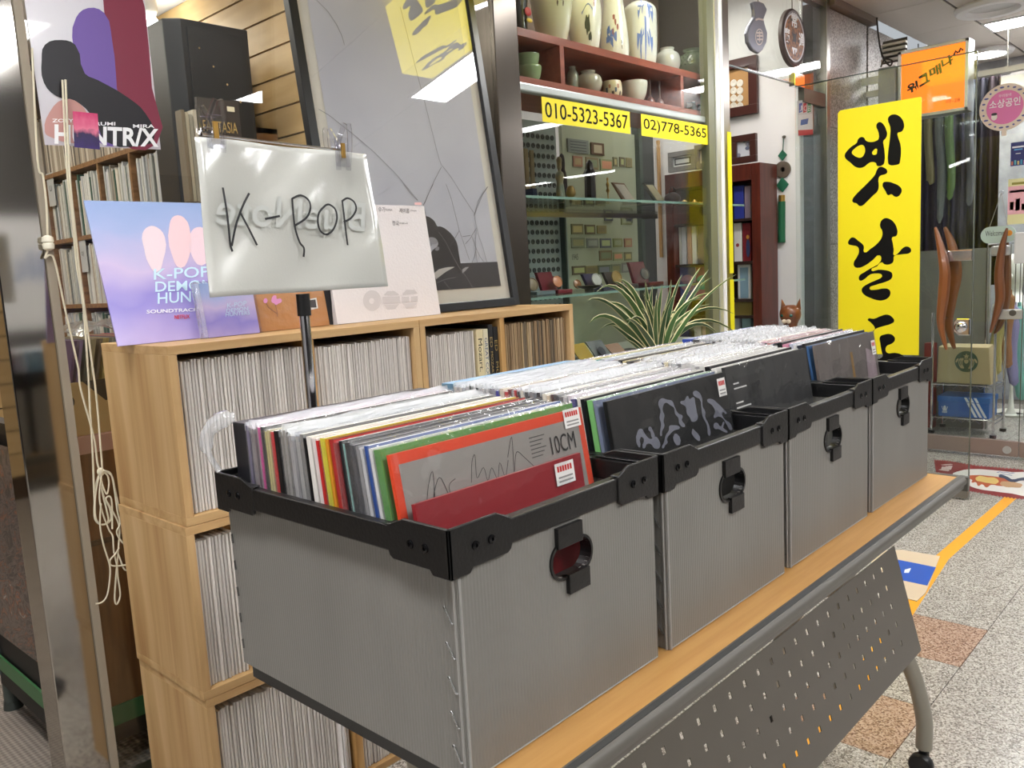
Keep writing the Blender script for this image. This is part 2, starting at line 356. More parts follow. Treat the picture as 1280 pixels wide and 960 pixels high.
for j, y0 in enumerate(ys):
    i = 0
    while i < len(xs)-1:
        b = (i, j) in browns; two = not b and i < len(xs)-2 and (i+1, j) not in browns and random.random() < .45
        e = i+2 if two else i+1
        y1 = min(y0+.3, YF) if y0+.3 > 1.9 else y0+.3
        floor_tile(xs[i], xs[e], y0, y1, M['brown'] if b else M['tile']); i = e
struct(MB().box(-4, .8, -2.3, YF, -.004, 0).add([(.8,-6.2,0),(15.9,-6.2,0),(15.9,-.85,0),(.8,-.85,0)], [(0,1,2,3)]).build('floor_surround', M['tile']))
struct(MB().box(-4, 2.1, YF, 6.1, -.004, .004).build('floor_mat', M['carpet']))
struct(MB().box(2.1, 4.45, YF, 6.1, -.004, .002).add([(5.3,1.95,0),(9.4,1.95,0),(9.4,6,0),(5.3,6,0)], [(0,1,2,3)]).build('floor_shops', M['tile']))
HC = 2.6
ceil = struct(MB().box(-4, 16, -6.3, YF-.03, HC+.006, HC+.06).build('ceiling', M['cdark']))
# metal ceiling panels, pieces of the ceiling
_cm = {}
px_ = [-4.05+.72*k for k in range(28)]; py_ = [(-6.2, -4.8), (-4.8, -3.4), (-3.4, -2.1), (-2.1, -.7), (-.7, .1), (.1, 1.515), (1.525, 1.92)]
for i in range(len(px_)-1):
    for y0, y1 in py_:
        k = (round(y1-y0, 3),)
        if k not in _cm:
            o = MB().box(px_[i]+.002, px_[i+1]-.002, y0+.002, y1-.002, HC, HC+.006).build('ceiling_panel', M['cpanel'], ceil); o.data.transform(Matrix.Translation((-px_[i], -y0, 0))); _cm[k] = o.data
        else:
            o = bpy.data.objects.new('ceiling_panel', _cm[k]); COL.objects.link(o); o.parent = ceil
        o.location = (px_[i], y0, 0)
struct(MB().box(-4, 2.1, YF, 6.2, HC, HC+.06).build('ceiling_record_shop', M['ceilw']))
struct(MB().box(2.1, 4.6, YF, 6.2, HC+.05, HC+.1).build('ceiling_antique_shop', M['ceilw']))
# outer walls
struct(MB().box(-4.1, -4, -2.4, 6.2, 0, HC).build('wall_west', M['greywall']))
struct(MB().box(9.4, 9.5, .1, 6.2, 0, HC).build('wall_east', M['wall']))
opp = struct(MB().box(-4, 2.6, -2.45, -2.35, 0, HC).build('wall_opposite', C((64,62,60), .5)))
MB().box(-3, .9, -2.35, -2.33, .1, 2.1).build('shop_front', C((26,26,28), .3), opp); struct(MB().box(2.6, 16, -6.3, -6.2, 0, HC).build('wall_far_side', C((120,116,110), .5))); struct(MB().box(15.9, 16, -6.2, .1, 0, HC).build('wall_far_end', C((130,126,120), .5)))
MB().box(1.0, 2.5, -2.35, -2.33, 1.0, 1.75).build('notice_board', C((205,205,206), .6), opp)
text('Blue', (2.15, -2.329, 1.33), (-.5, 0, 0), (0, 0, .2), C((40,84,150)), opp)
struct(MB().box(-4, 2.1, 5.6, 5.7, 0, HC).build('wall_back', M['slatgap']))
wb = [o for o in bpy.data.objects if o.name == 'wall_back'][0]
for k in range(17):
    MB().box(-1.2, 1.9, 5.575, 5.6, .15+k*.142, .15+k*.142+.132).build('slat', M['slat'], wb)
# dividing wall between the record shop and the antique shop, clad with slat board in the record shop
wd = struct(MB().box(2.1, 2.16, 1.98, 6.1, 0, HC+.05).build('wall_partition', C((84,66,46), .8)))
for k in range(20):
    MB().box(2.085, 2.1, 2.02, 5.57, .1+k*.125, .1+k*.125+.116).build('slat', M['slat'], wd)
# ------------------------------------------------------------------ ceiling lamps of the corridor; those called added are unseen fill light
LAMPS = [(-3.2, .39, 1.5, 'added unseen behind the camera by the windows'), (0.0, .39, 1.5, 'added unseen above the camera by the windows'), (3.2, .39, 1.5, 'over the grey crates'), (6.25, .12, 1.5, 'seen beyond the orange sign'),
 (-3.2, -1.95, -.8, 'added unseen behind the camera in the second row'), (0.0, -1.95, -.8, 'added unseen above the camera in the second row'), (3.5, -1.95, -1.0, 'opposite the crates in the second row'), (1.6, -1.95, -.8, 'added unseen opposite the table end in the second row'), (6.4, -1.95, -.8, 'past the crates in the second row'),  # table-end lamp is added to brighten the crate fronts
 (10.3, -4.4, -3.1, 'far off in the third row'), (13.5, -4.5, -3.6, 'farthest off in the third row'), (10.5, -5.6, -4.9, 'far off in the fourth row'), (9.5, -1.9, -1.2, 'far off in the second row')]
for x, ya, yb, lab in LAMPS:
    r = thing('ceiling_light', 'flush white ceiling panel lamp ' + lab, 'ceiling light', (x, ya, HC-.006), 'panel lamps of the corridor')
    MB().box(x-.125, x+.125, ya, yb, HC-.006, HC-.003).build('diffuser', M['strip'], r)
    fr = MB()
    for a in ((x-.14, x-.125, ya-.015, yb+.015), (x+.125, x+.14, ya-.015, yb+.015), (x-.125, x+.125, ya-.015, ya), (x-.125, x+.125, yb, yb+.015)): fr.box(*a, HC-.01, HC-.001)
    fr.build('frame', M['white'], r)
for (x, y, R, lab, on) in ((6.99, 1.69, .17, 'round recessed downlight just right of the orange sign', 1), (7.78, 1.74, .16, 'round recessed downlight farther back over the wig shop', 1), (5.72, 1.36, .2, 'large round ceiling ring lamp cut by the top of the picture', 0), (7.1, 1.2, .16, 'round unlit ceiling ring beyond the long lamp panel', 0)):
    r = thing('downlight', lab, 'ceiling light', (x, y, HC-.03))
    MB().lathe([(R, 0), (R*1.02, -.012), (R*.95, -.03), (R*.72, -.03), (R*.68, -.012), (R*.66, 0)], (x, y, HC), 32).build('ring', M['white'], r, smooth=True)
    MB().lathe([(R*.68, -.004), (R*.68, -.001)], (x, y, HC), 32).build('lens', M['down'] if on else C((196,194,190), .3), r)
# unseen lamps added to brighten the shops (above the sight lines)
def fill_lamp(x0, x1, y0, y1, z, m, lab):
    r = thing('added_shop_light', lab, 'ceiling light', ((x0+x1)/2, (y0+y1)/2, z))
    MB().box(x0, x1, y0, y1, z, z+.01).build('diffuser', m, r); MB().box(x0-.02, x1+.02, y0-.02, y1+.02, z+.01, z+.02).build('housing', M['white'], r)
fill_lamp(.1, .4, 2.5, 3.6, HC-.021, M['shop'], 'added unseen ceiling lamp panel inside the record shop near its door'); fill_lamp(1.3, 1.55, 2.15, 3.0, HC-.021, M['shop'], 'added unseen ceiling lamp panel inside the record shop behind the window')
fill_lamp(.6, .9, 4.0, 5.2, HC-.021, M['shop'], 'added unseen ceiling lamp panel deep inside the record shop')
fill_lamp(2.7, 3.6, 3.6, 3.9, HC+.02, M['antq'], 'added unseen ceiling lamp panel inside the antique shop behind its display'); fill_lamp(2.35, 3.4, 2.03, 2.11, HC+.02, M['antq'], 'added unseen ceiling lamp panel inside the antique window over the pottery'); fill_lamp(3.75, 4.15, 2.1, 2.5, HC+.02, M['antq'], 'added unseen ceiling lamp panel inside the antique shop over its doorway')  # added panels that brighten the antique shop and its pottery
fill_lamp(5.9, 6.9, .5, .9, HC-.021, M['wig'], 'added unseen ceiling lamp panel inside the wig shop')  # added panel that brightens the wig shop
bl = thing('spot_lamp', 'small bright spot bulb under the white record shop ceiling', 'lamp', PY(186, 26, 4.0))
p = PY(186, 30, 4.0); MB().ball(p, .045, n=16).build('bulb', M['bulb'], bl, smooth=True); MB().lathe([(.03, .03), (.045, .06), (.045, .14), (.02, .15), (.02, HC-p.z)], p, 16).build('socket', M['white'], bl, smooth=True)

# ------------------------------------------------------------------ shop fronts
win1 = frame_root('window_1', (1.35, YF, .08))
MB().box(.66, 2.07, YF, YF+.008, .08, HC).build('pane', M['glass'], win1)
MB().box(.655, 2.08, YF-.03, YF+.04, 0, .08).build('sill', M['steelb'], win1)
MB().box(.645, .662, YF-.004, YF+.02, .08, HC).build('glazing_bead', C((150,140,124), .7), win1)
struct(MB().box(.552, .645, YF, YF+.1, 0, HC).build('trim_1', M['steel'], bevel=.003))
struct(MB().box(2.07, 2.185, YF-.012, YF+.09, 0, HC).build('trim_2', mat('dark_steel', (104,98,92), .22, .9), bevel=.003))
win2 = frame_root('window_2', (2.9, YF, .3))
MB().box(2.19, 3.44, YF, YF+.008, .3, HC).build('pane', M['glass2'], win2); MB().box(3.44, 3.5, YF-.01, YF+.03, .3, HC).build('frame_bar', C((112,114,92), .35), win2)
MB().box(2.185, 3.51, YF-.02, YF+.04, .0, .3).build('sill', M['steelb'], win2)
MB().box(2.185, 3.51, YF+.008, YF+.04, 1.825, 1.855).build('rail', M['alu'], win2, bevel=.006)
t3 = struct(MB().box(3.5, 3.535, YF-.015, YF+.06, 0, HC).build('trim_3', M['alu'], bevel=.003))
struct(MB().box(3.535, 3.56, YF-.02, YF+.06, 0, HC).build('trim_4', M['white'], bevel=.003)); struct(MB().box(3.56, 3.645, YF-.005, YF+.06, 0, HC).build('trim_5', M['steelb'], bevel=.003))
tp = MB().box(3.612, 3.648, YF-.007, YF-.005, .2, 1.12).box(3.612, 3.648, YF-.007, YF-.005, 1.15, 1.80).build('edge_tape', C((232,222,30), .5)); tag(tp, 'yellow safety tape strip down the steel door frame', 'tape')
win3 = frame_root('window_3', (4.0, YF, 2.1))       # transom over the antique shop's doorway
MB().box(3.648, 4.43, YF, YF+.01, 2.105, HC).build('pane', M['doorglass'], win3); MB().box(3.648, 4.43, YF-.001, YF+.011, 2.1, 2.106).build('edge', C((44,60,56), .3), win3)
MB().box(3.648, 4.75, YF-.01, YF+.03, HC-.05, HC).build('head_rail', M['steelb'], win3)
cl = MB().box(4.33, 4.45, YF-.012, YF+.022, 2.09, 2.16).build('clamp', M['chrome'], win3, bevel=.003)
win4 = frame_root('window_4', (4.58, YF, .05))      # fixed side light beside the door
MB().box(4.44, 4.72, YF, YF+.01, .05, HC-.05).build('pane', M['doorglass'], win4); MB().box(4.44, 4.72, YF-.012, YF+.022, 2.02, 2.09).build('patch', M['gmetal'], win4)
struct(MB().box(4.72, 4.765, YF-.02, YF+.06, 0, HC).build('trim_6', M['steelb'], bevel=.003))
gw = struct(MB().box(4.765, 5.33, YF+.01, YF+.2, 0, HC).build('wall_pillar', M['joint']))
for (z0, z1) in ((0, .62), (.62, 1.27), (1.27, 1.92), (1.92, 2.555)): MB().box(4.766, 5.33, YF-.01, YF+.01, z0+.002, z1-.002).build('stone_slab', M['granite'], gw); MB().box(5.36, 6.0, YF-.01, YF+.01, z0+.002, z1-.002).build('stone_slab', M['granite'], gw)
struct(MB().box(4.75, 5.4, YF-.05, YF+.05, 2.56, HC).build('trim_7', C((112,96,84), .4)))
# antique shop interior shell
struct(MB().box(4.45, 4.5, YF+.02, 6.1, 0, HC+.05).build('wall_antique_right', M['wall']))
struct(MB().box(2.16, 4.45, 4.2, 4.25, 0, HC+.05).build('wall_antique_back', M['wall']))
struct(MB().box(2.2, 3.72, 2.34, 2.37, 1.9, HC).build('wall_soffit', M['taupe']))
struct(MB().box(3.685, 3.72, 2.0, 2.34, 1.862, HC).build('trim_8', C((74,72,70), .5)))

# ------------------------------------------------------------------ glass doors
def handle(root, X, ypts, s):
    mb = MB(); mb.tube([V((X, y, z)) for y, z in ypts], [.006+.020*math.sin(math.pi*min(1, max(0, i/(len(ypts)-1)))) for i in range(len(ypts))], 8, flat=1.2)
    return mb.build('handle', C((126,74,36), .3, .3), root, smooth=True)
d1 = frame_root('door_1', (4.33, 1.5, .02))
DX = 4.33
MB().box(DX, DX+.012, 1.09, 1.94, .075, 2.085).build('pane', M['doorglass'], d1)
MB().box(DX-.001, DX+.013, 1.087, 1.09, .08, 2.085).build('edge', C((88,92,78), .2), d1); MB().box(DX-.001, DX+.013, 1.09, 1.94, 2.083, 2.086).build('edge', C((44,60,56), .3), d1)
MB().box(DX-.012, DX+.024, 1.088, 1.3, .01, .115).build('patch_fitting', M['steelb'], d1, bevel=.003); MB().box(DX-.012, DX+.024, 1.75, 1.94, .01, .115).build('patch_fitting', M['steelb'], d1, bevel=.003)
ha = spline([(p.y, p.z) for p in (PX(1169, 284, DX-.05), PX(1176, 310, DX-.05), PX(1181, 340, DX-.05), PX(1179, 372, DX-.05), PX(1176, 405, DX-.05), PX(1183, 437, DX-.05))], 5)
hb = spline([(p.y, p.z) for p in (PX(1181, 284, DX+.06), PX(1190, 308, DX+.06), PX(1194, 340, DX+.06), PX(1188, 372, DX+.06), PX(1185, 405, DX+.06), PX(1193, 436, DX+.06))], 5)
handle(d1, DX-.05, ha, 1); handle(d1, DX+.06, hb, 1)
for (a, b) in ((1183, 316), (1181, 398)):
    p = PX(a, b, DX); MB().tube([(DX-.05, p.y, p.z), (DX+.06, p.y, p.z)], .007, 8).build('bolt', M['chrome'], d1, smooth=True)
a = PX(1177, 313, DX); b = PX(1219, 320, DX); MB().box(DX-.012, DX+.024, 1.088, a.y, b.z-.02, b.z+.03).build('lock_plate', M['chrome'], d1, bevel=.003)
p = PX(1204, 408, DX)
MB().prism([(DX-.03, p.y+.035*c, p.z+.04*s) for c, s in ((-1,-1),(.4,-1),(1,-.55),(1,.6),(.6,1),(-1,1))], (.028, 0, 0)).build('lock', M['chrome'], d1, bevel=.004)
MB().lathe([(.026, 0), (.026, .012), (.015, .02)], (DX-.03, p.y+.002, p.z), 18, ax=(-1, 0, 0)).build('lock_knob', M['chrome'], d1, smooth=True)
# the wig shop's double glass doors at the corridor's end
EX = 5.33
d2 = frame_root('door_2', (EX, 1.5, .02))
MB().box(EX, EX+.012, 1.087, 1.93, .1, 2.12).build('pane', M['doorglass'], d2); MB().box(EX-.001, EX+.013, 1.084, 1.087, .1, 2.12).build('edge', C((88,92,78), .2), d2)
MB().box(EX-.012, EX+.024, 1.085, 1.93, .012, .1).build('bottom_rail', C((150,128,118), .3), d2, bevel=.003)
MB().lathe([(.022, 0), (.022, .01), (.01, .012)], (EX-.012, 1.14, .05), 16, ax=(-1, 0, 0)).build('floor_lock', M['satin'], d2, smooth=True)
ha = spline([(p.y, p.z) for p in (PX(1259, 285, EX-.05), PX(1253, 308, EX-.05), PX(1249, 340, EX-.05), PX(1250, 372, EX-.05), PX(1245, 395, EX-.05), PX(1238, 416, EX-.05))], 5)
hb = spline([(p.y, p.z) for p in (PX(1259, 300, EX+.06), PX(1259, 325, EX+.06), PX(1258, 350, EX+.06), PX(1256, 380, EX+.06), PX(1250, 405, EX+.06), PX(1243, 417, EX+.06))], 5)
handle(d2, EX-.05, ha, 1); handle(d2, EX+.06, hb, 1)
a = PX(1239, 309, EX); b = PX(1262, 320, EX); MB().box(EX-.014, EX+.026, b.y, a.y, a.z-.05, a.z+.006).build('lock_plate', M['satin'], d2, bevel=.01)
a = PX(1241, 387, EX); b = PX(1278, 396, EX); MB().box(EX-.014, EX+.026, b.y, a.y, a.z-.055, a.z+.0).build('lock_plate', M['satin'], d2, bevel=.006)
p = PX(1266, 391, EX-.014); MB().lathe([(.018, 0), (.018, .006), (.008, .008)], p, 14, ax=(-1, 0, 0)).build('keyhole', M['gmetal'], d2, smooth=True)
d3 = frame_root('door_3', (EX, .6, .02))
MB().box(EX, EX+.012, .22, 1.078, .1, 2.12).build('pane', M['doorglass'], d3); MB().box(EX-.012, EX+.024, .22, 1.08, .012, .1).build('bottom_rail', C((150,128,118), .3), d3, bevel=.003)
a = PX(1269, 293, EX-.02); MB().box(EX-.045, EX-.002, 1.0, a.y+.0, a.z-.16, a.z+.01).build('lock_case', C((222,220,220), .25), d3, bevel=.008)
struct(MB().box(EX-.02, 9.4, .1, .2, 0, HC).build('wall_end', M['granite'])); struct(MB().box(EX-.015, EX+.035, .2, YF, 2.14, 2.17).build('trim_9', M['satin']))

# ================================================================== TABLE
TZ = .72
tb = thing('folding_table', 'long beech-topped folding table with grey edge and perforated panel under the grey crates', 'table', (1.2, .75, 0))
MB().box(.528, 1.945, .512, 1.0, TZ-.024, TZ).build('table_top', M['beech'], tb)
prof = [(.512,.7205),(.506,.7222),(.4985,.7218),(.4935,.7185),(.4912,.7125),(.4925,.7068),(.4975,.7045),(.4965,.7005),(.4985,.6945),(.512,.692)]
MB().prism([(.523, y, z) for y, z in prof], (1.434, 0, 0)).build('edge_moulding', M['gtrim'], tb, smooth=True)
MB().prism([(.55, y, z) for y, z in ((.4985,.7214),(.502,.7221),(.507,.7218),(.507,.7228),(.4985,.7226))], (1.40, 0, 0)).build('edge_strip', C((64,65,64), .4), tb)
MB().box(.523, .528, .49, 1.0, TZ-.026, TZ-.0002).build('end_trim', C((52,52,52), .5), tb); MB().box(1.945, 1.957, .49, 1.006, TZ-.03, TZ+.001).build('end_trim', M['gtrim'], tb)
MB().box(.528, 1.945, 1.0, 1.006, TZ-.03, TZ-.0002).build('end_trim', M['gtrim'], tb)
# perforated modesty panel: a real sheet with slots
PA = V((0, .5025, .687)); PB = V((0, .462, .488)); pv = (PB-PA); PH = pv.length; pv.normalize()
def pan(x, d): p = PA+pv*d; return V((x, p.y, p.z))
mb = MB(); hx = [1.445-.0388*k for k in range(24)]; hd = [.0225, .0565, .0905, .1250, .1600]
gx = sorted([.5, 1.5215]+[x+s*.0036 for x in hx for s in (-1, 1)]); gd = [0]+[v for d in hd for v in (d-.0047, d+.0047)]+[PH]
nx = len(gx)
for dd in gd: mb.v += [pan(x+dd*.125, dd) for x in gx]
for j in range(len(gd)-1):
    for i in range(nx-1):
        if i % 2 == 1 and j % 2 == 1: continue
        mb.f.append((j*nx+i, j*nx+i+1, (j+1)*nx+i+1, (j+1)*nx+i)); mb.m.append(0)
mb.build('modesty_panel', M['gmetal'], tb, solid=.0012)
for x in (.62, 1.95):
    s = -1 if x > 1 else 1
    xi = x if x < 1 else x
    MB().tube([(xi, .76, .69), (xi, .76, .12)], .028, 14).build('column', M['leg'], tb, smooth=True)
    for sy in (-1, 1):
        MB().tube(spline([(xi, .76, .42), (xi, .76+sy*.09, .36), (xi, .76+sy*.155, .25), (xi, .76+sy*.185, .14), (xi, .76+sy*.187, .06)], 6), .0185, 14).build('foot', M['leg'], tb, smooth=True)
        cs = MB().lathe([(.024, -.012), (.027, -.008), (.027, .008), (.024, .012)], (xi-.02, .76+sy*.187, .027), 18, ax=(1, 0, 0)).lathe([(.012, 0), (.012, .03)], (xi, .76+sy*.187, .035), 12).build('castor', M['black'], tb, smooth=True)
MB().box(.62, 1.95, .745, .775, .60, .65).build('cross_bar', M['leg'], tb)

# ================================================================== CRATES
CX0, CY0, CW, CD, CZR = .496, .563, .36, .436, .972
def slot_panel(mb, x0, x1, z0, z1, y, t, cx, cz, hw, hh, mi=0, n=10):
    """front panel with a stadium-shaped hand hole through it"""
    inner = [(cx+hw-hh+hh*math.cos(a), cz+hh*math.sin(a)) for a in [(-math.pi/2)+math.pi*k/n for k in range(n+1)]]
    inner += [(cx-hw+hh+hh*math.cos(a), cz+hh*math.sin(a)) for a in [(math.pi/2)+math.pi*k/n for k in range(n+1)]]
    outer = []
    for (a, b) in inner:
        dx, dz = a-cx, b-cz
        k = min(((x1-cx) if dx > 0 else (cx-x0))/abs(dx) if abs(dx) > 1e-6 else 1e9, ((z1-cz) if dz > 0 else (cz-z0))/abs(dz) if abs(dz) > 1e-6 else 1e9)
        outer.append((cx+dx*k, cz+dz*k))
    N = len(inner); cor = {(1,1):(x1,z1),(-1,1):(x0,z1),(-1,-1):(x0,z0),(1,-1):(x1,z0)}
    for yy in (y, y+t):
        o = len(mb.v); mb.v += [V((a, yy, b)) for a, b in inner]+[V((a, yy, b)) for a, b in outer]
        for i in range(N):
            j = (i+1) % N; mb.f.append((o+i, o+j, o+N+j, o+N+i)); mb.m.append(mi)
            A, B = outer[i], outer[j]
            if abs(A[0]-B[0]) > 1e-5 and abs(A[1]-B[1]) > 1e-5:
                c = cor[(1 if max(A[0], B[0]) > cx+1e-4 and abs(max(A[0],B[0])-x1) < 1e-5 else -1, 1 if abs(max(A[1],B[1])-z1) < 1e-5 else -1)]
                mb.v.append(V((c[0], yy, c[1]))); mb.f.append((o+N+i, o+N+j, len(mb.v)-1)); mb.m.append(mi)
    o = len(mb.v); mb.v += [V((a, y, b)) for a, b in inner]+[V((a, y+t, b)) for a, b in inner]
    for i in range(N):
        j = (i+1) % N; mb.f.append((o+i, o+j, o+N+j, o+N+i)); mb.m.append(mi)
def make_crate():
    x0, y0, z0, z1 = CX0+.006, CY0+.003, TZ+.001, CZR-.004; x1, y1 = CX0+CW-.0065, CY0+CD-.003; t = .004
    r = thing('storage_crate', 'nearest grey corrugated crate with black corners, holding the orange framed sleeve', 'crate', (CX0, CY0, TZ), 'grey crates on the table')
    mb = MB(); hcx, hcz = CX0+.186, .902; X0, X1 = x0, x1; x0 += .008; x1 -= .003
    slot_panel(mb, x0, x1, z0, z1, y0, t, hcx, hcz, .034, .019)
    mb.box(x0, x0+t, y0+.0003, y1, z0, z1); mb.box(x1-t, x1, y0+.0003, y1, z0, z1); mb.box(x0+t, x1-t, y1-t, y1, z0, z1)
    mb.build('body', M['rib'], r); MB().box(x0+.002, x1-.002, y0+.003, y1-.003, z0, z0+.004).build('base', M['gwear'], r)
    # folded edges and stitches at the near left corner
    MB().tube([(x0+.003, y0-.0005, z0), (x0+.003, y0-.0005, z1-.036)], .0018, 6).tube([(x0-.0005, y0+.004, z0), (x0-.0005, y0+.004, z1-.036)], .0016, 6).build('fold', M['gwear'], r)
    MB().tube([(x0+.004, y0-.0004, z0+.001), (x1-.002, y0-.0004, z0+.001)], .0008, 5).build('fold', M['gwear'], r)
    for k in range(5):
        z = z1-.075-k*.036
        MB().tube([(x0-.001, y0+.019, z+.006), (x0-.0016, y0+.017, z+.005), (x0-.0016, y0+.009, z-.008), (x0-.001, y0+.007, z-.009)], .0013, 6).build('staple', M['wire'], r)
        MB().tube([(x0-.001, y1-.004, z+.006), (x0-.0016, y1-.006, z-.006)], .0013, 6).build('staple', M['wire'], r)
    x0, x1 = X0, X1
    # rim: four U profiles
    R0, R1 = CZR-.027, CZR
    for (a, b, c, d) in ((x0-.002, x1+.002, y0-.004, y0+.010), (x0-.002, x1+.002, y1-.010, y1+.004), (x0-.003, x0+.010, y0, y1), (x1-.010, x1+.003, y0, y1)):
        MB().box(a, b, c, d, R0, R1).build('rim', M['black'], r, bevel=.002)
    # corner brackets
    for cx, sx in ((x0-.0035, 1), (x1+.0035, -1)):
        for cy, sy in ((y0-.006, 1), (y1+.006, -1)):
            mb = MB(); lx, ly, th = .086, .092, .004; zt = CZR+.011; zb = CZR-.039
            outx = [(0, zb), (.026, zb), (.030, zb+.005), (lx-.007, zb+.005), (lx-.002, zb+.008), (lx, zb+.013), (lx, CZR+.001), (lx-.02, zt), (0, zt)]
            mb.prism([(cx+sx*a, cy, z) for a, z in outx], (0, sy*th, 0))
            outy = [(0, zb), (.026, zb), (.030, zb+.005), (ly-.007, zb+.005), (ly-.002, zb+.008), (ly, zb+.013), (ly, CZR+.001), (ly-.026, zt), (0, zt)]
            mb.prism([(cx, cy+sy*a, z) for a, z in outy], (sx*th, 0, 0))
            mb.prism([(cx, cy, CZR+.001), (cx+sx*lx, cy, CZR+.001), (cx+sx*lx, cy+sy*.012, CZR+.001), (cx+sx*.02, cy+sy*.012, CZR+.001), (cx+sx*.012, cy+sy*.02, CZR+.001), (cx+sx*.012, cy+sy*ly, CZR+.001), (cx, cy+sy*ly, CZR+.001)], (0, 0, .002))
            bk = mb.build('corner_bracket', M['black'], r, bevel=.0012, seg=1)
            for a in (.034, .056):
                for (c, ax) in (((cx+sx*a, cy, CZR-.013), (0, -sy, 0)), ((cx, cy+sy*a, CZR-.013), (-sx, 0, 0))):
                    MB().lathe([(.0048, 0), (.0046, .0015), (.002, .002), (.0018, .0006)], c, 12, ax=ax).build('screw', M['screw'], bk, smooth=True)
    # hand-hole insert with tabs
    mb = MB(); n = 12; hw, hh = .037, .022; y = y0-.0025
    def stad(w, h): return [(hcx+w-h+h*math.cos(-math.pi/2+math.pi*k/n), hcz+h*math.sin(-math.pi/2+math.pi*k/n)) for k in range(n+1)]+[(hcx-w+h+h*math.cos(math.pi/2+math.pi*k/n), hcz+h*math.sin(math.pi/2+math.pi*k/n)) for k in range(n+1)]
    o_, i_ = stad(hw, hh), stad(hw-.0032, hh-.003); N = len(o_)
    mb.v += [V((a, y, b)) for a, b in o_]+[V((a, y, b)) for a, b in i_]+[V((a, y+.016, b)) for a, b in i_]+[V((a, y+.004, b)) for a, b in o_]
    for i in range(N):
        j = (i+1) % N
        for p_, q_ in ((0, N), (N, 2*N), (3*N, 0)): mb.f.append((p_+i, p_+j, q_+j, q_+i)); mb.m.append(0)
    mb.box(hcx-.026, hcx+.016, y-.003, y+.003, hcz+hh-.006, hcz+hh+.017); mb.box(hcx-.010, hcx+.026, y-.003, y+.003, hcz-hh-.017, hcz-hh+.005)
    mb.build('hand_hole', M['black'], r)
    return r
cr0 = make_crate()
CRATE = ['nearest crate', 'second crate', 'third crate', 'farthest crate']
copy_tree(cr0, (CX0+CW, CY0-.002, TZ), 'second grey crate, holding the black sleeve with silver scrawl')
copy_tree(cr0, (CX0+2*CW, CY0, TZ), 'third grey crate, holding the dark grey photo sleeve')
copy_tree(cr0, (CX0+3*CW, CY0+.001, TZ), 'farthest grey crate at the table end, holding the beige card sleeve')

# ================================================================== RECORDS IN THE CRATES
ORD = ['first','second','third','fourth','fifth','sixth','seventh','eighth','ninth','tenth','eleventh','twelfth','thirteenth','fourteenth','fifteenth','sixteenth','seventeenth','eighteenth','nineteenth','twentieth']+['twenty-'+s for s in ('first','second','third','fourth','fifth','sixth','seventh','eighth','ninth')]+['thirtieth']+['thirty-'+s for s in ('first','second','third','fourth','fifth','sixth','seventh','eighth','ninth')]+['fortieth']+['forty-'+s for s in ('first','second','third','fourth','fifth')]
def cname(c):
    r, g, b = c; mx, mn = max(c), min(c)
    if mx < 48: return 'black'
    if mx-mn < 26: return 'charcoal' if mx < 95 else 'grey' if mx < 165 else 'pale grey' if mx < 212 else 'white'
    if r == mx and b > 120 and g < 170 and b > g: return 'pink'
    if r == mx and g > 170 and b < 110: return 'yellow'
    if r == mx and g > .8*r: return 'cream' if r > 200 else 'beige'
    if r == mx and g > 100: return 'orange' if b < 100 else 'beige'
    if r == mx: return 'dark red' if r < 130 else 'red'
    if g == mx: return 'mint' if b > 150 and g > 170 else 'green' if g > 70 else 'dark green'
    if r > .8*b: return 'lavender'
    return 'navy' if b < 115 else 'pale blue' if g > 150 else 'blue'
LPW = .315
def record(x, yt, zt, lean, t, col, label, group, top=None, film=0, h=LPW, front=None, frontmats=None, w=LPW):
    """a sleeve that leans back: its top edge centre at (yt, zt), bottom in the crate"""
    s, c = math.sin(lean), math.cos(lean); up = V((0, s, c)); nf = V((0, -c, s)); p = V((x, yt, zt))-up*h
    mb = MB(); a = nf*t/2
    mb.hexa([p+a, p+a+V((w,0,0)), p-a+V((w,0,0)), p-a, p+a+up*h, p+a+up*h+V((w,0,0)), p-a+up*h+V((w,0,0)), p-a+up*h], 0)
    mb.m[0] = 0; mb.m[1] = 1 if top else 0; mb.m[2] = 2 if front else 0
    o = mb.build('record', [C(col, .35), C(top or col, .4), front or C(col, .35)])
    tag(o, label, 'record', group)
    if film:
        g = random.Random(hash((round(x, 3), round(yt, 4))) & 0xffff); fb = MB(); N = 9; hh = (.0015, .002, .004)[film]+(.0, .002, .004)[film]*g.random()
        for sg in (1, -1):
            b = len(fb.v)
            for i in range(N+1):
                xx = -.0015+(w+.003)*i/N; z2 = hh*(.6+.8*g.random()); yy = sg*(t/2+.0002)
                q = p+V((xx, 0, 0))+nf*(sg*(t/2+.0004)); fb.v += [q, q+up*(h-.006), q+up*h, p+V((xx, 0, 0))+nf*(yy*.5)+up*(h+z2)]
            for i in range(N):
                for k in range(3):
                    fb.f.append((b+i*4+k, b+i*4+4+k, b+i*4+5+k, b+i*4+1+k)); fb.m.append(0 if k < 1 else 1)
        b = len(fb.v); q = p+V((-.0015, 0, 0)); fb.v += [q+a*1.05, q-a*1.05, q-a*1.05+up*h, q+a*1.05+up*h]; fb.f.append((b, b+1, b+2, b+3)); fb.m.append(0)
        fb.build('plastic_sleeve', [M['film'], M['filmw'] if film > 1 else M['film']], o)
    return o
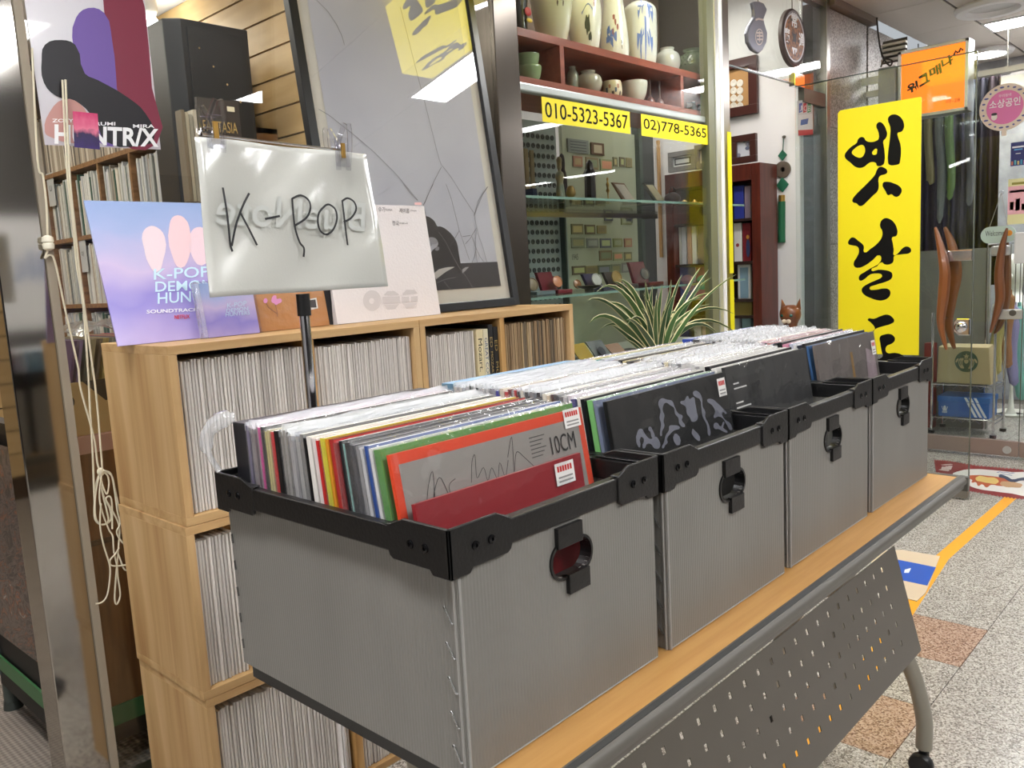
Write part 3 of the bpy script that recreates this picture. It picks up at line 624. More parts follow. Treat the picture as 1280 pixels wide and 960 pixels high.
def fill_crate(ci, specs, y_back, y_front, front_lean=.165):
    """specs from the back to the front: (weight, spine colour, top colour or None, film)"""
    x = CX0+ci*CW+.0215; tot = sum(s[0] for s in specs); acc = 0; out = []
    for i, (wt, col, top, fm) in enumerate(specs):
        f = (acc+wt/2)/tot; acc += wt
        yt = y_back+(y_front-y_back)*f; pitch = wt/tot*(y_back-y_front)
        lean = .012+(front_lean-.012)*f**1.3; lp = LPW if wt < 3.2 else .318
        zt = TZ+.0075+lp*math.cos(lean)+random.uniform(-.0005, .005)
        lab = '%s spined record in the %s, %s behind its front sleeve' % (cname(col), CRATE[ci], ORD[len(specs)-1-i])
        out.append(record(x+random.uniform(-.002, .002), yt, zt, lean, max(.002, min(pitch*.8, pitch-.0016)), col, lab, 'records in the '+CRATE[ci], top, fm, h=lp))
    return out
W_ = (226,224,222); G1 = (150,146,148); G2 = (120,118,120); K = (20,20,22); LG = (190,188,190)
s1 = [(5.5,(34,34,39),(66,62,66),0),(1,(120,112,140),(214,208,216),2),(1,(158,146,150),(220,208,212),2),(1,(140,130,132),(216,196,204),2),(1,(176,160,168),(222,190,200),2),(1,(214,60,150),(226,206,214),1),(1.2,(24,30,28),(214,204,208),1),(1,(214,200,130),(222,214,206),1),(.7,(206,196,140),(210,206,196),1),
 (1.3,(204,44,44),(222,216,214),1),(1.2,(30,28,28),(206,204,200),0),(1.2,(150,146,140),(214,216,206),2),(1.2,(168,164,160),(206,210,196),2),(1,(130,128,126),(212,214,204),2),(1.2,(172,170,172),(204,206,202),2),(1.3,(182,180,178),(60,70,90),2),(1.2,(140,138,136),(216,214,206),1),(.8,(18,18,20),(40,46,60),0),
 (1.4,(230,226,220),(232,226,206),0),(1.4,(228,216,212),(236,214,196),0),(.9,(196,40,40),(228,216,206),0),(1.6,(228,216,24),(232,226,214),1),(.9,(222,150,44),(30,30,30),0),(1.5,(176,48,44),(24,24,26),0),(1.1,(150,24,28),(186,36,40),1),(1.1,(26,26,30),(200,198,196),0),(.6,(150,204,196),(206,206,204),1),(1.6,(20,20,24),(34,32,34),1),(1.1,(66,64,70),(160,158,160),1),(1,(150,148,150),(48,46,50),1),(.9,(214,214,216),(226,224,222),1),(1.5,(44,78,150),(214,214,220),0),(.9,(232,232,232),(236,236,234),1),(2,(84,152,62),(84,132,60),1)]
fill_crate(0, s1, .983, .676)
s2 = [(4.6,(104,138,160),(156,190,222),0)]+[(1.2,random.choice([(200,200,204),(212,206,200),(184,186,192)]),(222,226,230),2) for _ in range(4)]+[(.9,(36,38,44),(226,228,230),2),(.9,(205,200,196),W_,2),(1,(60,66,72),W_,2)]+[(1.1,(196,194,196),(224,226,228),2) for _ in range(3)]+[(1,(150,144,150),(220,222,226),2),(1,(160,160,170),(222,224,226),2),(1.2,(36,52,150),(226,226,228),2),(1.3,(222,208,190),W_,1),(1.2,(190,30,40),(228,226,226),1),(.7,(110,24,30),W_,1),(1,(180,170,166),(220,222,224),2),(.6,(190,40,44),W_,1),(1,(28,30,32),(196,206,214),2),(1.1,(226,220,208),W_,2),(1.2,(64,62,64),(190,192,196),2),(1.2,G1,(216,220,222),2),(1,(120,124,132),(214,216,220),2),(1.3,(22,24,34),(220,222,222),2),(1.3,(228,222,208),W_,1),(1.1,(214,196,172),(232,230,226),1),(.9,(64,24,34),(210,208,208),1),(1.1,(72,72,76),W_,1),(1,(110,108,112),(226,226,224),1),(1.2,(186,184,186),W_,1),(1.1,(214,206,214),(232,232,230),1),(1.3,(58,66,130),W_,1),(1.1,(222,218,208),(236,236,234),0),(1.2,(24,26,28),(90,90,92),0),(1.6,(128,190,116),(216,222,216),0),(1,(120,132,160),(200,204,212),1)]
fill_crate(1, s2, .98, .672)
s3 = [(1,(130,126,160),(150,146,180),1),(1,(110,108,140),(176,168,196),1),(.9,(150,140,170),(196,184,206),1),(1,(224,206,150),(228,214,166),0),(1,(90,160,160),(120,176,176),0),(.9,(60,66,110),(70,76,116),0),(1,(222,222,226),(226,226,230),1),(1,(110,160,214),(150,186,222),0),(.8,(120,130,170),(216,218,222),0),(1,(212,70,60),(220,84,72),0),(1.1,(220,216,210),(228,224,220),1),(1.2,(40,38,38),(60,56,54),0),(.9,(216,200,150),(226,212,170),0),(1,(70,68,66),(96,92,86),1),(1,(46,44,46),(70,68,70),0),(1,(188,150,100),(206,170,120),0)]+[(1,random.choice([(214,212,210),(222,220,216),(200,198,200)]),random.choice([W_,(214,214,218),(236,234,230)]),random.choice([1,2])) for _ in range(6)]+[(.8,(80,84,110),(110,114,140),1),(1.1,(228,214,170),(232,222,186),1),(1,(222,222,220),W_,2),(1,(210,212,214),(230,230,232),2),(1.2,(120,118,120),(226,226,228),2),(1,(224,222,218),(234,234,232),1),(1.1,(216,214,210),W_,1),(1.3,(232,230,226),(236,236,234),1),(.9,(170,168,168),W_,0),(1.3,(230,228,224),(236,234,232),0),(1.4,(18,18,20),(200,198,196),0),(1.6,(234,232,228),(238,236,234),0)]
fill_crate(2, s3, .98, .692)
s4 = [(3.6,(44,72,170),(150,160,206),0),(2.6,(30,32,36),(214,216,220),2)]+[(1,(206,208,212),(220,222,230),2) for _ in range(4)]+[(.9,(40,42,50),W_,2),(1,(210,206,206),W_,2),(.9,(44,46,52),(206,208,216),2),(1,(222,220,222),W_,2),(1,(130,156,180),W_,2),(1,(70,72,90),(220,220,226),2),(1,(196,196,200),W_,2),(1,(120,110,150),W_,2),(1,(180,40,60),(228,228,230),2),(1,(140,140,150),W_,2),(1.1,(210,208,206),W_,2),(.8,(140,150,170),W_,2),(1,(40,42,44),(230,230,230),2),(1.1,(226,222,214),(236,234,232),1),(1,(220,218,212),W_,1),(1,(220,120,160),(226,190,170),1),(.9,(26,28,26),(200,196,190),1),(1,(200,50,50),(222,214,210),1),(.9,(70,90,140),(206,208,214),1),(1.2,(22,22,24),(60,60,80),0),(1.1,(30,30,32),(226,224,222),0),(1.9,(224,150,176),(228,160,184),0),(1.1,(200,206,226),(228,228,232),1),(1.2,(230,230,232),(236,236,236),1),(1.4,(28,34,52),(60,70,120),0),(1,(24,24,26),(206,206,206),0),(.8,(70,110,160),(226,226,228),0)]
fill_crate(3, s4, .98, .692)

# ---- the four front sleeves with their covers
def front_sleeve(ci, yt, lean, t, col, label, h=LPW, x=None, w=LPW, z=None, wrap=True):
    x = CX0+ci*CW+.0215 if x is None else x; zt = TZ+.008+h*math.cos(lean) if z is None else z
    o = record(x, yt, zt, lean, t, col, label, 'records in the '+CRATE[ci], h=h, w=w)
    s, c = math.sin(lean), math.cos(lean); up = V((0, s, c)); nf = V((0, -c, s)); p = V((x, yt, zt))-up*h+nf*(t/2+.0005)
    if wrap:
        mb = MB(); N = 14; g = random.Random(ci+3); b = 0
        q = p+nf*.0016
        for j in range(N+1):
            for i in range(N+1): mb.v.append(q+V((w*i/N, 0, 0))+up*((h+.003)*j/N)+nf*(.0022*(g.random()-.3) if 0 < i < N else 0))
        for j in range(N):
            for i in range(N): mb.f.append((j*(N+1)+i, j*(N+1)+i+1, (j+1)*(N+1)+i+1, (j+1)*(N+1)+i)); mb.m.append(0)
        mb.build('shrink_wrap', M['wrap'], o, smooth=True)
    return o, (lambda a, b: p+V((w*a, 0, 0))+up*(h*b)), up
def sticker(o, fn, a, b, w, h):
    P = [fn(a, b), fn(a+w, b), fn(a+w, b+h), fn(a, b+h)]; n = (P[1]-P[0]).cross(P[3]-P[0]).normalized()
    s = MB().prism([p+n*.0019 for p in P], n*.0003).build('price_sticker', C((238,236,232), .5), o)
    st = MB()
    for k in range(6):
        u0 = a+w*(.1+.135*k); st.add([fn(u0, b+h*.6)+n*.0024, fn(u0+w*.1, b+h*.6)+n*.0024, fn(u0+w*.1, b+h*.86)+n*.0024, fn(u0, b+h*.86)+n*.0024], [(0,1,2,3)])
    st.build('price', C((206,52,44), .5), o)
    st = MB()
    for k in range(2): st.add([fn(a+w*.12, b+h*(.12+.18*k))+n*.0024, fn(a+w*.88, b+h*(.12+.18*k))+n*.0024, fn(a+w*.88, b+h*(.2+.18*k))+n*.0024, fn(a+w*.12, b+h*(.2+.18*k))+n*.0024], [(0,1,2,3)])
    st.build('small_print', C((150,148,146), .5), o)
# nearest crate: orange frame round grey, with signature; dark red sleeve before it
o, fn, up = front_sleeve(0, .6655, .17, .0045, (226,76,44), 'orange framed grey sleeve with a pen signature, front of the nearest crate')
nf = up.cross(V((-1, 0, 0)))
MB().poly([fn(.03,.03), fn(.965,.03), fn(.965,.962), fn(.03,.962)]).build('grey_panel', C((152,148,142), .45), o)
n = V((0, -math.cos(.17), math.sin(.17)))*.0004
text('10CM', fn(.775,.845)+n, fn(.925,.845)-fn(.775,.845), fn(.775,.915)-fn(.775,.845), C((38,36,36)), o)
sg = [spline([(.10,.60),(.135,.70),(.165,.745),(.155,.66),(.14,.58),(.15,.66),(.19,.72),(.215,.66),(.23,.60),(.225,.68),(.26,.70)],4), spline([(.33,.67),(.35,.74),(.37,.76),(.36,.68),(.40,.71),(.41,.66),(.44,.70),(.46,.655),(.485,.71),(.50,.655),(.53,.71)],4), spline([(.53,.72),(.57,.79),(.55,.66),(.58,.73),(.62,.70),(.66,.66)],4), spline([(.34,.62),(.37,.65),(.40,.615),(.45,.65),(.52,.63)],4)]
strokes(sg, lambda a, b: fn(a, b+.165)+n, .0008, C((50,48,50)), o, name='signature')
sm = MB()
for k in range(6): sm.add([fn(.66,.855+.015*k)+n, fn(.66+.09*(.7+.3*((k*7) % 3)/2),.855+.015*k)+n, fn(.66+.09*(.7+.3*((k*7) % 3)/2),.859+.015*k)+n, fn(.66,.859+.015*k)+n], [(0,1,2,3)])
sm.build('small_print', C((90,88,86)), o)
sticker(o, fn, .875, .93, .10, .075)
o, fn, up = front_sleeve(0, .634, .13, .005, (150,40,46), 'dark red shiny sleeve standing low before the orange framed one', h=.265, w=.268, x=CX0+.024)
sticker(o, fn, .80, .885, .13, .10)
# second crate: black cover with silver scrawl
o, fn, up = front_sleeve(1, .6585, .16, .006, (26,26,26), 'black sleeve with silver grey scrawl lettering, front of the second crate')
AX, AN = fn(0, 0), (fn(1, 0)-fn(0, 0)).cross(fn(0, 1)-fn(0, 0)).normalized()
c4 = lambda s, ox, oy: (lambda x, y: PP(ox+x/s, oy+y/s, AX+AN*.0006, AN))
f2 = c4(6.4, 740, 430)
for lp in ([(535,500),(530,470),(555,435),(600,445),(640,455),(660,500),(690,555),(725,575),(718,610),(745,655),(735,665),(700,640),(690,590),(665,560),(655,510),(625,490),(590,470),(572,490),(565,530),(580,570),(572,620),(580,655),(560,700),(553,738),(545,700),(553,640),(540,590),(548,530)],
           [(705,465),(740,450),(765,415),(780,440),(812,425),(825,470),(838,545),(845,600),(800,622),(785,590),(760,560),(748,500)],
           [(808,400),(815,378),(845,378),(880,430),(885,500),(908,545),(905,580),(935,645),(945,730),(935,735),(920,650),(885,580),(875,510),(860,440),(830,425)],
           [(368,690),(400,680),(415,705),(440,740),(470,760),(505,740),(530,760),(540,830),(500,835),(470,800),(440,800),(420,835),(405,830),(415,760),(390,745),(385,825),(372,825)],
           [(452,690),(462,660),(485,690),(497,750),(480,750),(466,700)],
           [(560,830),(575,790),(590,730),(615,690),(620,655),(650,650),(690,655),(703,672),(660,690),(630,715),(600,760),(605,790),(585,810),(570,835)],
           [(660,720),(680,720),(705,800),(690,810),(672,805)],[(803,680),(820,690),(865,770),(850,775)],
           [(920,450),(960,440),(1000,470),(1050,520),(1075,560),(1045,545),(1060,600),(1110,640),(1115,690),(1080,650),(1040,590),(1010,580),(975,590),(985,540),(960,490)],
           [(975,640),(1000,630),(1030,660),(1055,620),(1050,670),(1085,705),(1050,700),(1010,680),(985,680)]):
    outline([lp], f2, C((122,124,136), .4), o, name='scrawl_lettering')
sticker(o, fn, .905, .885, .075, .09)
# third crate: dark photo cover
o, fn, up = front_sleeve(2, .682, .15, .006, (58,58,58), 'dark grey photo sleeve with a white text block, front of the third crate')
MB().poly([fn(.03,.66), fn(.36,.66), fn(.36,.93), fn(.03,.93)]).build('text_panel', C((48,48,48), .4), o)
st = MB(); n = (fn(1, 0)-fn(0, 0)).cross(fn(0, 1)-fn(0, 0)).normalized()*.0004
for k, ww in enumerate((.06, .14, .0, .0, .08, .16, .22, .2, .14)):
    if ww: st.add([fn(.06,.90-.026*k)+n, fn(.06+ww,.90-.026*k)+n, fn(.06+ww,.908-.026*k)+n, fn(.06,.908-.026*k)+n], [(0,1,2,3)])
st.build('small_print', C((220,220,218)), o)
outline([[(.35,.08),(.42,.3),(.5,.48),(.62,.52),(.66,.35),(.72,.1)],[(.69,.1),(.7,.3),(.8,.52),(.9,.5),(.95,.2),(.97,.1)]], lambda a, b: fn(a, b)+n, C((120,96,88), .5), o, name='photo_shape')
# farthest crate: clear sleeve with a beige card
o, fn, up = front_sleeve(3, .682, .15, .006, (116,108,104), 'clear sleeve showing a beige card, front of the farthest crate')
MB().poly([fn(.03,.12), fn(.42,.12), fn(.42,.62), fn(.03,.62)]).build('beige_card', C((196,170,116), .5), o)
n = (fn(1, 0)-fn(0, 0)).cross(fn(0, 1)-fn(0, 0)).normalized()*.0004
MB().poly([fn(.42,.0), fn(.97,.0), fn(.97,.34), fn(.62,.38), fn(.42,.2)]).build('photo_shape', C((40,38,40), .4), o); MB().poly([fn(.52,.3)+n, fn(.56,.3)+n, fn(.56,.9)+n, fn(.52,.9)+n]).build('photo_stripe', C((150,116,60), .5), o)
MB().poly([fn(.72,.3)+n, fn(.95,.34)+n, fn(.95,.86)+n, fn(.8,.9)+n]).build('photo_light', C((168,150,156), .5), o)
sticker(o, fn, .90, .84, .07, .10)
# big film bag bulging at the back left of the nearest crate
mbg = MB().tube(spline([(.498, .985, .985), (.49, .995, 1.01), (.49, .992, 1.035), (.505, .985, 1.05), (.52, .975, 1.052)], 4), [.004]*5+[.009]*5+[.011]*5+[.007]*2, 8).build('plastic_bag', M['wrapw'], smooth=True); tag(mbg, 'crumpled clear plastic bag end beside the thick black box set', 'plastic bag')

# ================================================================== PINE RECORD SHELVES
SY = 1.6
def pine_unit(name_lab, x0, x1, z0, z1, div, grp):
    t = .018
    r = thing('record_shelf', name_lab, 'shelf', (x0, SY, z0), grp)
    for x in (x0, x1-t): MB().box(x, x+t, SY, SY+.325, z0+t, z1-t).build('side_panel', M['pinez'], r, bevel=.001)
    MB().box(x0, x1, SY, SY+.325, z1-t, z1).build('top_panel', M['pinex'], r, bevel=.001); MB().box(x0, x1, SY, SY+.325, z0, z0+t).build('bottom_panel', M['pinex'], r, bevel=.001)
    MB().box(div-t/2, div+t/2, SY+.001, SY+.31, z0+t, z1-t).build('divider', M['pined'], r)
    MB().box(x0+t, x1-t, SY+.312, SY+.325, z0+t, z1-t).build('back_panel', M['pined'], r)
    return r
ZB = [(0, .371), (.372, .742), (.743, 1.108)]
for k, lab in enumerate(('bottom left pine record shelf on the floor behind the table', 'middle left pine record shelf under the top one', 'top left pine record shelf behind the white hand lettered sign')):
    dx = (0, -.004, 0)[k]
    pine_unit(lab, .727+dx, 1.374+dx, *ZB[k], (1.095, 1.06, 1.052)[k]+dx, 'pine record shelves')
for k, lab in enumerate(('bottom right pine record shelf hidden behind the grey crates', 'middle right pine record shelf behind the grey crates', 'top right pine record shelf under the framed picture corner')):
    pine_unit(lab, 1.376, 1.992, *ZB[k], 1.677, 'pine record shelves')
def spine_row(x0, x1, z, n, lab, grp, cols, h=.312, dep=.293, y=SY+.012, var=.13):
    ws = [random.uniform(1-var, 1+var) for _ in range(n)]; k = (x1-x0)/sum(ws); x = x0; meshes = {}
    for i in range(n):
        wd = ws[i]*k; t = wd*.76; col = random.choice(cols); hh = h+random.uniform(-.003, .002); yy = y+random.uniform(0, .004)
        key = (round(t, 4), col, i % 4)
        mb = MB(); c = t*.28
        mb.prism([(x, yy+c, z), (x+c, yy, z), (x+t-c, yy, z), (x+t, yy+c, z), (x+t, yy+dep, z), (x, yy+dep, z)], (0, 0, hh))
        o = mb.build('record', C(col, .5)); tag(o, '%s, %s from left' % (lab, ORD[i]), 'record', grp); x += wd
WH = [(222,216,208), (216,210,202), (208,202,195), (226,220,213), (196,190,183), (212,206,200)]
spine_row(.748, 1.040, .7625, 40, 'white record in the left bay of the top left shelf', 'white records, left bay', WH)
spine_row(1.064, 1.354, .7625, 40, 'white record in the right bay of the top left shelf', 'white records, right bay', WH, h=.306)
spine_row(1.397, 1.578, .7625, 25, 'white record in the left bay of the top right shelf', 'white records, top right shelf', WH, h=.300)
spine_row(1.690, 1.966, .7625, 36, 'old brown record in the top right pine shelf', 'old brown records', [(176,150,116), (160,134,100), (190,168,134), (146,122,92), (120,106,86), (104,92,78), (182,158,120)], h=.306, var=.4)
spine_row(.744, .838, .3915, 12, 'white record in the middle left pine shelf', 'white records, middle shelf', WH)
spine_row(.748, 1.078, .0195, 44, 'white record in the left bay of the bottom shelf', 'white records, bottom shelf left bay', WH)
spine_row(1.108, 1.30, .0195, 22, 'white record in the right bay of the bottom shelf', 'white records, bottom shelf right bay', WH)
def box_set(x0, x1, col, lab, words, tcol, h):
    o = tag(MB().box(x0, x1, SY+.008, SY+.3, .7625, .7625+h).build('record_box', C(col, .5), bevel=.001), lab, 'record')
    for (bd, z0, z1, wf) in words:
        text(bd, (x0+(x1-x0)*(.5+wf/2), SY+.008, z0), (0, 0, z1-z0), (-(x1-x0)*wf, 0, 0), C(tcol), o) if False else text(bd, (x0+(x1-x0)*(.5-wf/2), SY+.008, z1), (0, 0, z0-z1), ((x1-x0)*wf, 0, 0), C(tcol), o)
box_set(1.582, 1.606, (222,208,166), 'cream boxed record set with black gothic lettering on the pine shelf', [('Mozart.', .95, 1.04, .62)], (30,26,24), .302)
box_set(1.608, 1.626, (226,218,188), 'cream boxed record set with blue lettering on the pine shelf', [('GREAT COMPOSERS', .86, 1.04, .6)], (52,74,120), .302)
box_set(1.629, 1.645, (26,27,32), 'thinner black boxed record set with small gilt lettering', [('MOZART EDITION', .86, 1.0, .5), ('ED', 1.012, 1.04, .6)], (170,146,90), .312)
box_set(1.647, 1.665, (24,25,28), 'thicker black boxed record set with gilt capitals next to the divider', [('MOZART', .86, .97, .55), ('ED', 1.0, 1.03, .6)], (176,150,88), .304)

# ================================================================== STANDING SIGN "K-POP"
st = thing('sign_stand', 'white laminated hand lettered sign clipped to a chrome stand behind the crates', 'sign', (.70, 1.055, 0))
GY = 1.05
GA = V((0, GY, 1.20)); GN = V((0, -math.cos(.12), math.sin(.12)))
gp_ = lambda x, y, d=0: PP(x, y, GA+GN*d, GN)
c4_ = [gp_(262, 372), gp_(485, 358), gp_(457, 193), gp_(243, 171)]
mb = MB(); N = 26
for j in range(N+1):
    for i in range(N+1):
        a, b = i/N, j/N; p = c4_[0]*(1-a)*(1-b)+c4_[1]*a*(1-b)+c4_[2]*a*b+c4_[3]*(1-a)*b
        p += GN*(.0022*math.sin(7*a+3.5*b+.6)*math.sin(4.2*b+1.0)+.0022*math.sin(11*a-7*b)); mb.v.append(p)
for j in range(N):
    for i in range(N): mb.f.append((j*(N+1)+i, j*(N+1)+i+1, (j+1)*(N+1)+i+1, (j+1)*(N+1)+i)); mb.m.append(0)
mb.build('board', mat('laminate', (198,199,192), .13, coat=.5, bump=(330, .035)), st, smooth=True, solid=.0012)
fg = lambda x, y: gp_(x, y, .0060)
cs = lambda pts: [(200+x/4.267, 120+y/4.267) for x, y in pts]
strokes([spline(cs([(335,488),(352,590),(365,690),(375,790),(387,830)]), 4), spline(cs([(476,518),(440,590),(405,690),(383,800)]), 4), cs([(428,622),(470,700),(518,796)]), cs([(560,656),(600,648),(640,640)]),
    spline(cs([(705,546),(712,640),(722,710),(745,780),(768,812),(766,858)]), 5), spline(cs([(704,548),(750,530),(792,555),(802,600),(780,650),(718,692)]), 5),
    spline(cs([(884,582),(850,620),(842,670),(856,720),(890,738),(925,710),(944,655),(935,605),(905,580),(884,582)]), 5),
    spline(cs([(972,558),(982,640),(990,710),(1001,796)]), 4), spline(cs([(970,562),(1000,545),(1035,565),(1046,605),(1020,650),(980,672)]), 5)], fg, .0031, C((14,14,18), .35), st, name='lettering')
q0 = gp_(462, 290, .0050); text('BlueNote', q0, gp_(271, 281, .0050)-q0, gp_(457, 254, .0050)-q0, C((189,192,187), .3), st, bold=.01, shear=-.2, off=-.0001, name='ghost_lettering')
pz0 = PY(376, 371, 1.052)
MB().tube([(.6905, 1.0585, .012), (.6905, 1.0585, pz0.z-.02)], .0075, 14).build('pole', M['chrome'], st, smooth=True)
MB().tube([(.6905, 1.0585, pz0.z-.028), (.6905, 1.0585, pz0.z+.004)], .010, 14).build('collar', M['black'], st, smooth=True)
MB().lathe([(.13, 0), (.13, .006), (.02, .012)], (.6905, 1.10, 0), 28).build('base', M['black'], st, smooth=True)
MB().tube([gp_(252, 168, -.004), gp_(425, 188, -.004)], .0022, 8).build('top_rod', M['chrome'], st, smooth=True)
for (x, y) in ((264, 160), (423, 186)):
    p = gp_(x, y); mb = MB(); q_ = 1.5
    for s in (-1, 1):
        mb.tube(spline([p+V((s*.006, -.006, -.022))*q_, p+V((s*.0075, -.009, .0))*q_, p+V((s*.005, -.014, .014))*q_, p+V((s*.002, -.017, .022))*q_], 4), .0038, 8)
        mb.tube(spline([p+V((s*.006, .006, -.02))*q_, p+V((s*.0075, .009, .0))*q_, p+V((s*.005, .014, .014))*q_, p+V((s*.002, .017, .022))*q_], 4), .0038, 8)
    mb.obox(p+V((0, -.009, -.006)), (.012, 0, 0), (0, .0012, 0), (0, 0, .022)); mb.obox(p+V((0, .009, -.006)), (.012, 0, 0), (0, .0012, 0), (0, 0, .022))
    ck = mb.build('clip', M['clear'], st, smooth=True); MB().obox(p+V((.001, -.0105, -.004)), (.0034, 0, 0), (0, .001, 0), (0, 0, .011)).build('spring', M['brass'], ck)
    MB().tube([p+V((-.012, 0, -.001)), p+V((.010, 0, -.001))], .0016, 8).build('pin', M['chrome'], ck)

# ================================================================== ON THE PINE SHELF
ST = 1.108
# big framed picture leaning on the glass
FA, FB_ = V((0, 1.785, ST+.002)), V((0, 1.92, ST+1.0)); fv = (FB_-FA).normalized(); fnn = V((1, 0, 0)).cross(fv).normalized()
if fnn.y > 0: fnn = -fnn
fq = lambda x, y: PP(x, y, FA, fnn)
fr = thing('framed_picture', 'tall black framed grey photograph of a hunched seated person with crack lines', 'picture', (1.6, 1.80, ST))
X0, X1, H = 1.262, 1.945, 1.08
def fb(x0, x1, v0, v1, d0, d1): return MB().hexa([FA+V((x, 0, 0))+fv*v-fnn*(-d) for v, d in ((v0, d0),) for x in ()] or [FA+V((a, 0, 0))+fv*b+fnn*c for a, b, c in ((x0,v0,d0),(x1,v0,d0),(x1,v0,d1),(x0,v0,d1),(x0,v1,d0),(x1,v1,d0),(x1,v1,d1),(x0,v1,d1))])
for a in ((X0, X0+.026, 0, H), (X1-.026, X1, 0, H), (X0+.026, X1-.026, 0, .024), (X0+.026, X1-.026, H-.024, H)): fb(*a, -.012, .012).build('frame_bar', C((22,24,28), .35), fr, bevel=.0015)
fb(X0+.026, X1-.026, .024, H-.024, -.010, -.002).build('mat_board', C((240,236,222), .7), fr)
def fpt(x, v, d): return FA+V((x, 0, 0))+fv*v+fnn*d
MB().poly([fpt(X0+.066, .064, 0), fpt(X1-.062, .064, 0), fpt(X1-.062, H-.06, 0), fpt(X0+.066, H-.06, 0)]).build('photo', mat('photo_grey', (222,224,230), .6, var=((208,210,219), 3)), fr)
c9 = lambda s, ox, oy, d: (lambda x, y: PP(ox+x/s, oy+y/s, FA+fnn*d, fnn))
ft = c9(6, 500, 230, .0012)
MB().poly([fpt(X0+.066, .064, .0008), fpt(X1-.062, .064, .0008), fpt(X1-.062, ft(748, 582).z*0+((ft(748, 582)-FA).dot(fv)), .0008), fpt(X0+.066, (ft(748, 582)-FA).dot(fv), .0008)]).build('dark_floor', C((62,62,66), .6), fr)
outline([[(120,250),(160,238),(200,242),(240,262),(265,290),(280,318),(298,318),(345,340),(392,385),(425,440),(440,520),(458,620),(466,660),(440,668),(395,622),(320,612),(250,640),(200,640),(150,620),(130,560),(160,520),(215,530),(245,495),(285,455),(268,412),(235,400),(190,408),(140,380)]], ft, C((44,43,46), .6), fr, name='figure', off=fnn*.0006)
outline([[(212,408),(240,400),(272,415),(280,440),(240,455),(222,470)],[(262,492),(285,470),(292,490),(268,500)]], ft, C((170,170,176), .6), fr, name='light_gap', off=fnn*.0012)
outline([[(250,672),(290,640),(350,625),(410,622),(340,660),(268,716)]], ft, C((214,212,204), .5), fr, smooth=False, name='paper', off=fnn*.0012)
outline([[(466,640),(490,625),(516,622),(490,650),(464,672)]], ft, C((190,190,190), .5), fr, smooth=False, name='paper', off=fnn*.0012)
f5 = lambda pts, s, ox, oy: [(ox+x/s, oy+y/s) for x, y in pts]
ff = lambda x, y: PP(x, y, FA+fnn*.0034, fnn)
k1 = f5([(350,485),(400,515),(450,555),(520,610),(600,680),(690,770),(790,890)], 3.556, 300, 0); k2 = f5([(712,30),(740,140),(780,300),(820,450),(850,570),(880,690),(895,735)], 3.556, 300, 0)
k3 = f5([(340,0),(390,50),(430,110),(455,165),(464,200)], 3.556, 300, 0); k4 = f5([(895,742),(860,810),(820,905)], 3.556, 300, 0)
k5 = f5([(898,735),(940,790),(990,870),(1045,955)], 3.556, 300, 0); k6 = f5([(1100,830),(1060,890),(1040,960)], 3.556, 300, 0)
q6 = lambda pts: f5(pts, 6, 500, 230)
strokes([k1, k2, k3, k4, k5, k6, q6([(25,0),(70,60),(132,125)]), q6([(250,0),(215,70),(175,160),(195,240)]), q6([(345,0),(385,110),(425,270),(445,350),(480,450),(520,570)]), q6([(555,228),(570,300),(590,390),(620,470),(650,580),(700,690),(730,775)]), q6([(660,20),(620,80),(590,150),(560,228)]), q6([(575,330),(545,375),(530,405),(490,450)]), q6([(540,395),(565,470),(600,545),(640,600),(680,680),(715,740)]), q6([(575,340),(565,420),(570,520),(585,640),(580,700)]), q6([(445,350),(410,410),(375,470)]), q6([(470,395),(530,385)]), q6([(540,590),(560,540),(572,480)])], ff, .0014, C((92,92,96), .5), fr, name='crack_line')
strokes([q6([(290,360),(340,430),(390,530),(440,620),(500,700),(550,785)]), q6([(280,740),(340,715),(420,700)]), q6([(330,730),(360,770),(390,798)])], ff, .0014, C((150,150,150), .5), fr, name='crack_line')
fb(X0+.026, X1-.026, .024, H-.024, .004, .0055).build('picture_glass', M['picglass'], fr)
# lavender album
def leaner(name, lab, cat, x0, x1, yb, yt, h, t, m, backs=None):
    A = V((0, yb, ST+.001)); B = V((0, yt, ST+.001+h)); v = (B-A).normalized(); n = V((1, 0, 0)).cross(v).normalized(); n = n if n.y < 0 else -n; Hh = (B-A).length
    o = MB().hexa([A+V((a, 0, 0))+v*b+n*c for a, b, c in ((x0,0,-t),(x1,0,-t),(x1,0,0),(x0,0,0),(x0,Hh,-t),(x1,Hh,-t),(x1,Hh,0),(x0,Hh,0))]).build(name, m); tag(o, lab, cat)
    return o, (lambda a, b, d=.0006: A+V((x0+(x1-x0)*a, 0, 0))+v*(Hh*b)+n*d), A, n
lav = ramp_mat('lavender_print', 2, 0, 1, [(0, (186,170,222)), (.3, (150,140,214)), (.55, (206,190,226)), (.8, (170,184,226)), (1, (156,178,222))], .22, .5, cloud=(2.5, .35))
o, fn, A_, n_ = leaner('album', 'large lavender album with blue white title leaning at the left shelf end', 'album', .692, 1.002, 1.745, 1.83, .30, .004, lav)
tt = C((205,232,246), .3)
f8 = lambda px_, py_: PP(px_, py_, A_+n_*.0012, n_)
def ptext(body, x0, y0, x1, y1, hpx, m, par, fun, **k): a = fun(x0, y0); text(body, a, fun(x1, y1)-a, fun(x0, y0-hpx)-a, m, par, **k)
ptext('K-POP', 192, 350, 262, 346, 14, tt, o, f8, bold=.01); ptext('DEMON', 194, 365, 266, 362, 13, tt, o, f8, bold=.01); ptext('HUNTERS', 197, 380, 280, 375, 14, tt, o, f8, bold=.01)
ptext('SOUNDTRACK FROM THE', 183, 392, 292, 387, 4.5, C((245,245,250)), o, f8, bold=.02); ptext('NETFLIX', 218, 399, 237, 398, 5, C((206,30,40)), o, f8, bold=.02)
